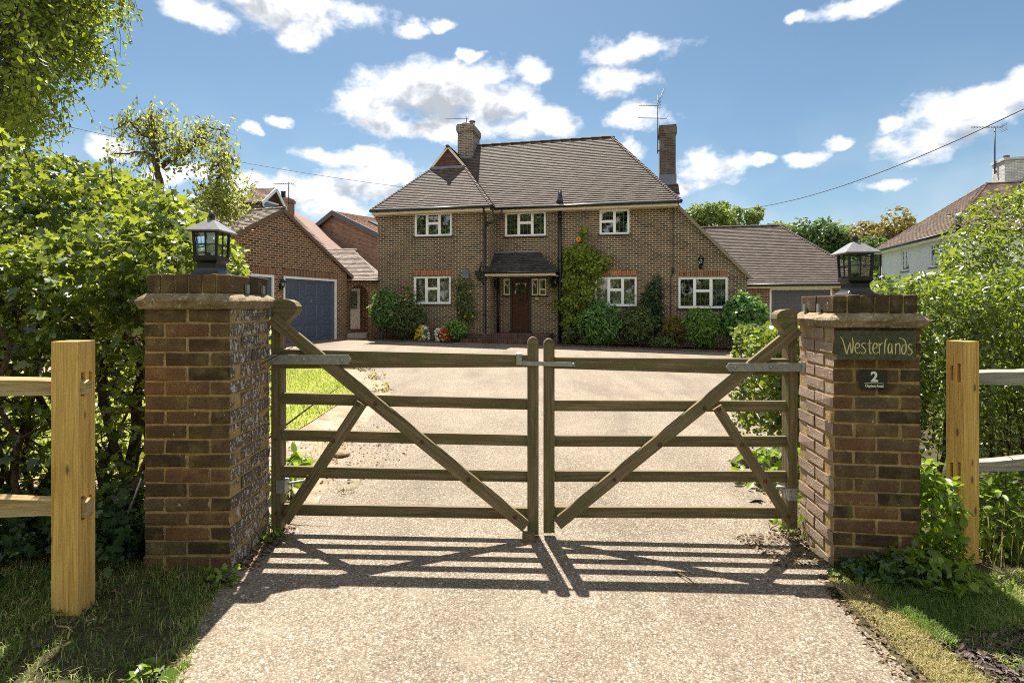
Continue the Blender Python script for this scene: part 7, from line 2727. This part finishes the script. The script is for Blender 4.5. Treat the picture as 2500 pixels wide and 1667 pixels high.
gp = lambda L_: [(G(*q).x, G(*q).y) for q in L_]
RG = gp(((2075, 1405), (2240, 1418), (2480, 1400), (2720, 1420), (2720, 1560), (2520, 1545), (2400, 1560), (2330, 1590), (2260, 1560), (2150, 1470)))
P = scatter(rng, 30000, RG)
P = P[rng.random(len(P)) < 0.35 + 0.55 * (lump(P, 6, 4) > -0.3)]
o = blades('verge_grass', P, 0.05, 0.003, M['grass'], rng, 0.8, rnd=np.clip(rng.random(len(P)) * 0.8 + 0.25 * lump(P, 4, 41), 0, 1))
tag(o, 'green tufted grass on the right verge in front of the name sign pillar', 'grass', kind='stuff')
DG = gp(((2018, 1400), (2040, 1440), (2140, 1540), (2270, 1660), (2420, 1800), (2640, 1800), (2400, 1640), (2290, 1570), (2170, 1470), (2090, 1405)))
P = scatter(rng, 22000, DG)
P = P[rng.random(len(P)) < 0.35 + 0.6 * (lump(P, 8, 5) > -0.25)]
o = blades('dry_grass', P, 0.026, 0.0026, M['grass_dry'], rng, 1.0)
tag(o, 'sun bleached dry grass strip along the right edge of the drive', 'grass', kind='stuff')
MG = gp(((2280, 1560), (2400, 1540), (2560, 1535), (2760, 1545), (2900, 1800), (2640, 1800), (2400, 1650)))
P = scatter(rng, 9000, MG)
o = leaves('bark_mulch', P + np.array([0, 0, 0.012]), 0.032, M['chip'], rng, None, T_LONG, 1.4, jit=0.6)
tag(o, 'dark bark chips and debris under the right hand trees', 'mulch', kind='stuff')
P = scatter(rng, 9000, MG)
P = P[lump(P, 4, 51) > 0.0]
o = blades('verge_grass', P, 0.04, 0.003, M['grass'], rng, 0.9)
tag(o, 'thin grass coming through the bark chips on the right', 'grass', kind='stuff')
P = scatter(rng, 1500, [(1.38, 1.6), (1.62, 2.0), (1.75, 2.9), (1.60, 2.8)])
P2 = scatter(rng, 700, [(1.45, 2.9), (1.74, 2.9), (1.78, 3.35), (1.35, 3.3)])
P3 = scatter(rng, 500, [(-1.5, 2.75), (-1.34, 2.75), (-1.32, 3.3), (-1.45, 3.3)])
P = np.concatenate([P, P2, P3])
o = leaves('leaf_litter', P + np.array([0, 0, 0.006]), 0.022, M['litter'], rng, None, T_OVAL, 1.4)
tag(o, 'small dry leaves and seeds swept along the drive edges', 'leaf litter', kind='stuff')

P = scatter(rng, 60000, lawn_poly)
P[:, 2] += 0.006
rn = np.clip(0.40 + 0.35 * lump(P, 1.6, 6) + 0.2 * rng.normal(size=len(P)) + 0.05 * (P[:, 1] - 8.0), 0, 1)
o = blades('lawn_grass', P, 0.045, 0.008, M['grass_lawn'], rng, 0.7, rnd=rn)
tag(o, 'bright mown lawn grass with parched patches behind the left gate', 'grass', kind='stuff')

BD = [(-1.5, 3.4), (-1.15, 3.9), (-1.0, 4.6), (-0.95, 5.6), (-1.2, 6.2), (-2.4, 5.7), (-3.2, 4.6), (-3.2, 3.5)]
P = scatter(rng, 1300, BD)
o = leaves('leaf_litter', P + np.array([0, 0, 0.01]), 0.026, M['litter'], rng, None, T_OVAL, 1.3, jit=0.6)
tag(o, 'dry leaves and crumbs scattered over the sandy bed', 'leaf litter', kind='stuff')
P = scatter(rng, 5000, BD)
P = P[lump(P, 3.5, 17) > 0.45]
o = blades('bed_weeds', P, 0.05, 0.004, M['grass_dry'], rng, 0.9)
tag(o, 'sparse dry weeds growing in the sandy bed', 'weeds', kind='stuff')
# tall grasses among the weeds on the right
P = scatter(rng, 420, [(2.62, 2.9), (3.6, 2.75), (3.6, 3.4), (2.65, 3.3)])
o = blades('tall_grass', P, 0.34, 0.006, M['grass_dry'], rng, 0.5, rnd=rng.random(len(P)) * 0.4)
tag(o, 'tall arching grass stems beside the right fence', 'grass', kind='stuff')

# planting strip in front of the house with a dark edging
bedp = [HF.world(x, y, 0) for x, y in ((-4.6, -1.95), (-1.1, -1.95), (-1.1, -0.7), (-4.6, -0.7))]
sheet('planting_bed', [(p.x, p.y) for p in bedp], 0.03, M['bed'])
bedp = [HF.world(x, y, 0) for x, y in ((2.45, -1.55), (9.6, -1.75), (9.6, 0.1), (2.45, 0.1))]
sheet('planting_bed', [(p.x, p.y) for p in bedp], 0.03, M['bed'])
for (xa_, xb_, yy) in ((-4.6, -1.1, -1.98), (2.45, 9.6, -1.68)):
    g = MB()
    for k in range(int((xb_ - xa_) / 0.6)):
        p0, p1 = HF.world(xa_ + k * 0.6, yy, 0), HF.world(xa_ + k * 0.6 + 0.59, yy, 0)
        g.bar((p0.x, p0.y, gz(p0.x)), (p1.x, p1.y, gz(p1.x)), 0.06, 0.13)
    o = g.build('bed_edging', M['brick_step'], bevel=0.006)
    o['kind'] = 'structure'


# ------------------------------------------------------------------ stones and twigs
def stone(name, label, px, py, w_, d_, h_, seed, col):
    rng = np.random.default_rng(seed)
    p = G(px, py)
    import bmesh
    bm = bmesh.new()
    bmesh.ops.create_icosphere(bm, subdivisions=3, radius=1.0)
    for v in bm.verts:
        q = np.array(v.co)[None]
        k = 1 + 0.16 * lump(q, 2.2, seed)[0] + 0.05 * lump(q, 6, seed + 1)[0]
        v.co = Vector((v.co.x * w_ / 2 * k, v.co.y * d_ / 2 * k, max(-0.3 * h_, v.co.z * h_ * 0.62 * k) + 0.3 * h_))
    me = bpy.data.meshes.new(name)
    bm.to_mesh(me)
    bm.free()
    o = link(name, me, col)
    o.location = p
    o.rotation_euler = (0, 0, rng.uniform(-0.4, 0.4))
    tag(o, label, 'stone')
    return o


M['stone'] = stone_mat('buff stone', (0.17, 0.115, 0.075), (0.27, 0.19, 0.125), (0.36, 0.27, 0.19), 0.1)
M['stone_dark'] = stone_mat('dark stone', (0.06, 0.045, 0.033), (0.11, 0.085, 0.06), (0.18, 0.14, 0.10), 0.1)
stone('flat_stone', 'flat broken stone lying at the edge of the sandy bed behind the left gate', 833, 1112, 0.16, 0.13, 0.055, 1, M['stone'])
stone('small_stone', 'small pale stone on the sandy bed beside the dock plant', 724, 1118, 0.085, 0.07, 0.035, 2, M['stone'])
stone('boulder', 'dark lump of rock on the drive behind the right gate brace', 1806, 1137, 0.15, 0.13, 0.085, 3, M['stone_dark'])
rng = np.random.default_rng(140)
for lab, a, b in (('pale dry twig lying on the near left grass verge', (140, 1535), (178, 1548)), ('long pale twig on the dry grass at the foot of the right pillar', (2022, 1425), (2080, 1472)),
                  ('thin dry stalk lying by the front corner of the left pillar', (505, 1418), (608, 1429)), ('thin twig lying in the shadow of the right gate', (1648, 1400), (1705, 1438))):
    g = MB()
    p0, p1 = G(*a), G(*b)
    up = Vector((0, 0, 0.012))
    g.tube([p0 + up, p0.lerp(p1, 0.5) + up * 1.5 + Vector((0.006, 0.004, 0)), p1 + up], [0.004, 0.0035, 0.002], 6)
    o = g.build('twig', M['litter'] if 'pale' not in lab else M['wood_rail'])
    tag(o, lab, 'twig', 'twigs lying on the ground')
rng = np.random.default_rng(141)
P = np.array([list(G(1857, 1219))]) + np.array([[0, 0, 0.012]])
o = leaves('fallen_leaf', P, 0.14, M['stone_dark'], rng, None, T_LOBE, 3.0, jit=0.01)
tag(o, 'dark fallen leaf lying on the drive behind the right gate', 'leaf')

# trees across the road behind the viewer, seen only as reflections in the window glass
rng = np.random.default_rng(150)
n = 11000
P = np.stack([rng.uniform(-40, 40, n), rng.uniform(-20, -15, n), rng.random(n) ** 0.8 * 17.0], 1)
P = P[P[:, 2] < 13.5 + 2.0 * lump(P[:, :1] @ np.ones((1, 3)) * 0.3, 1.0, 13)]
o = leaves('roadside_wood', P, 0.9, M['leaf_far2'], rng, None, T_ROUND, 0.4)
tag(o, 'belt of trees across the road reflected in the house windows', 'woodland', kind='stuff')
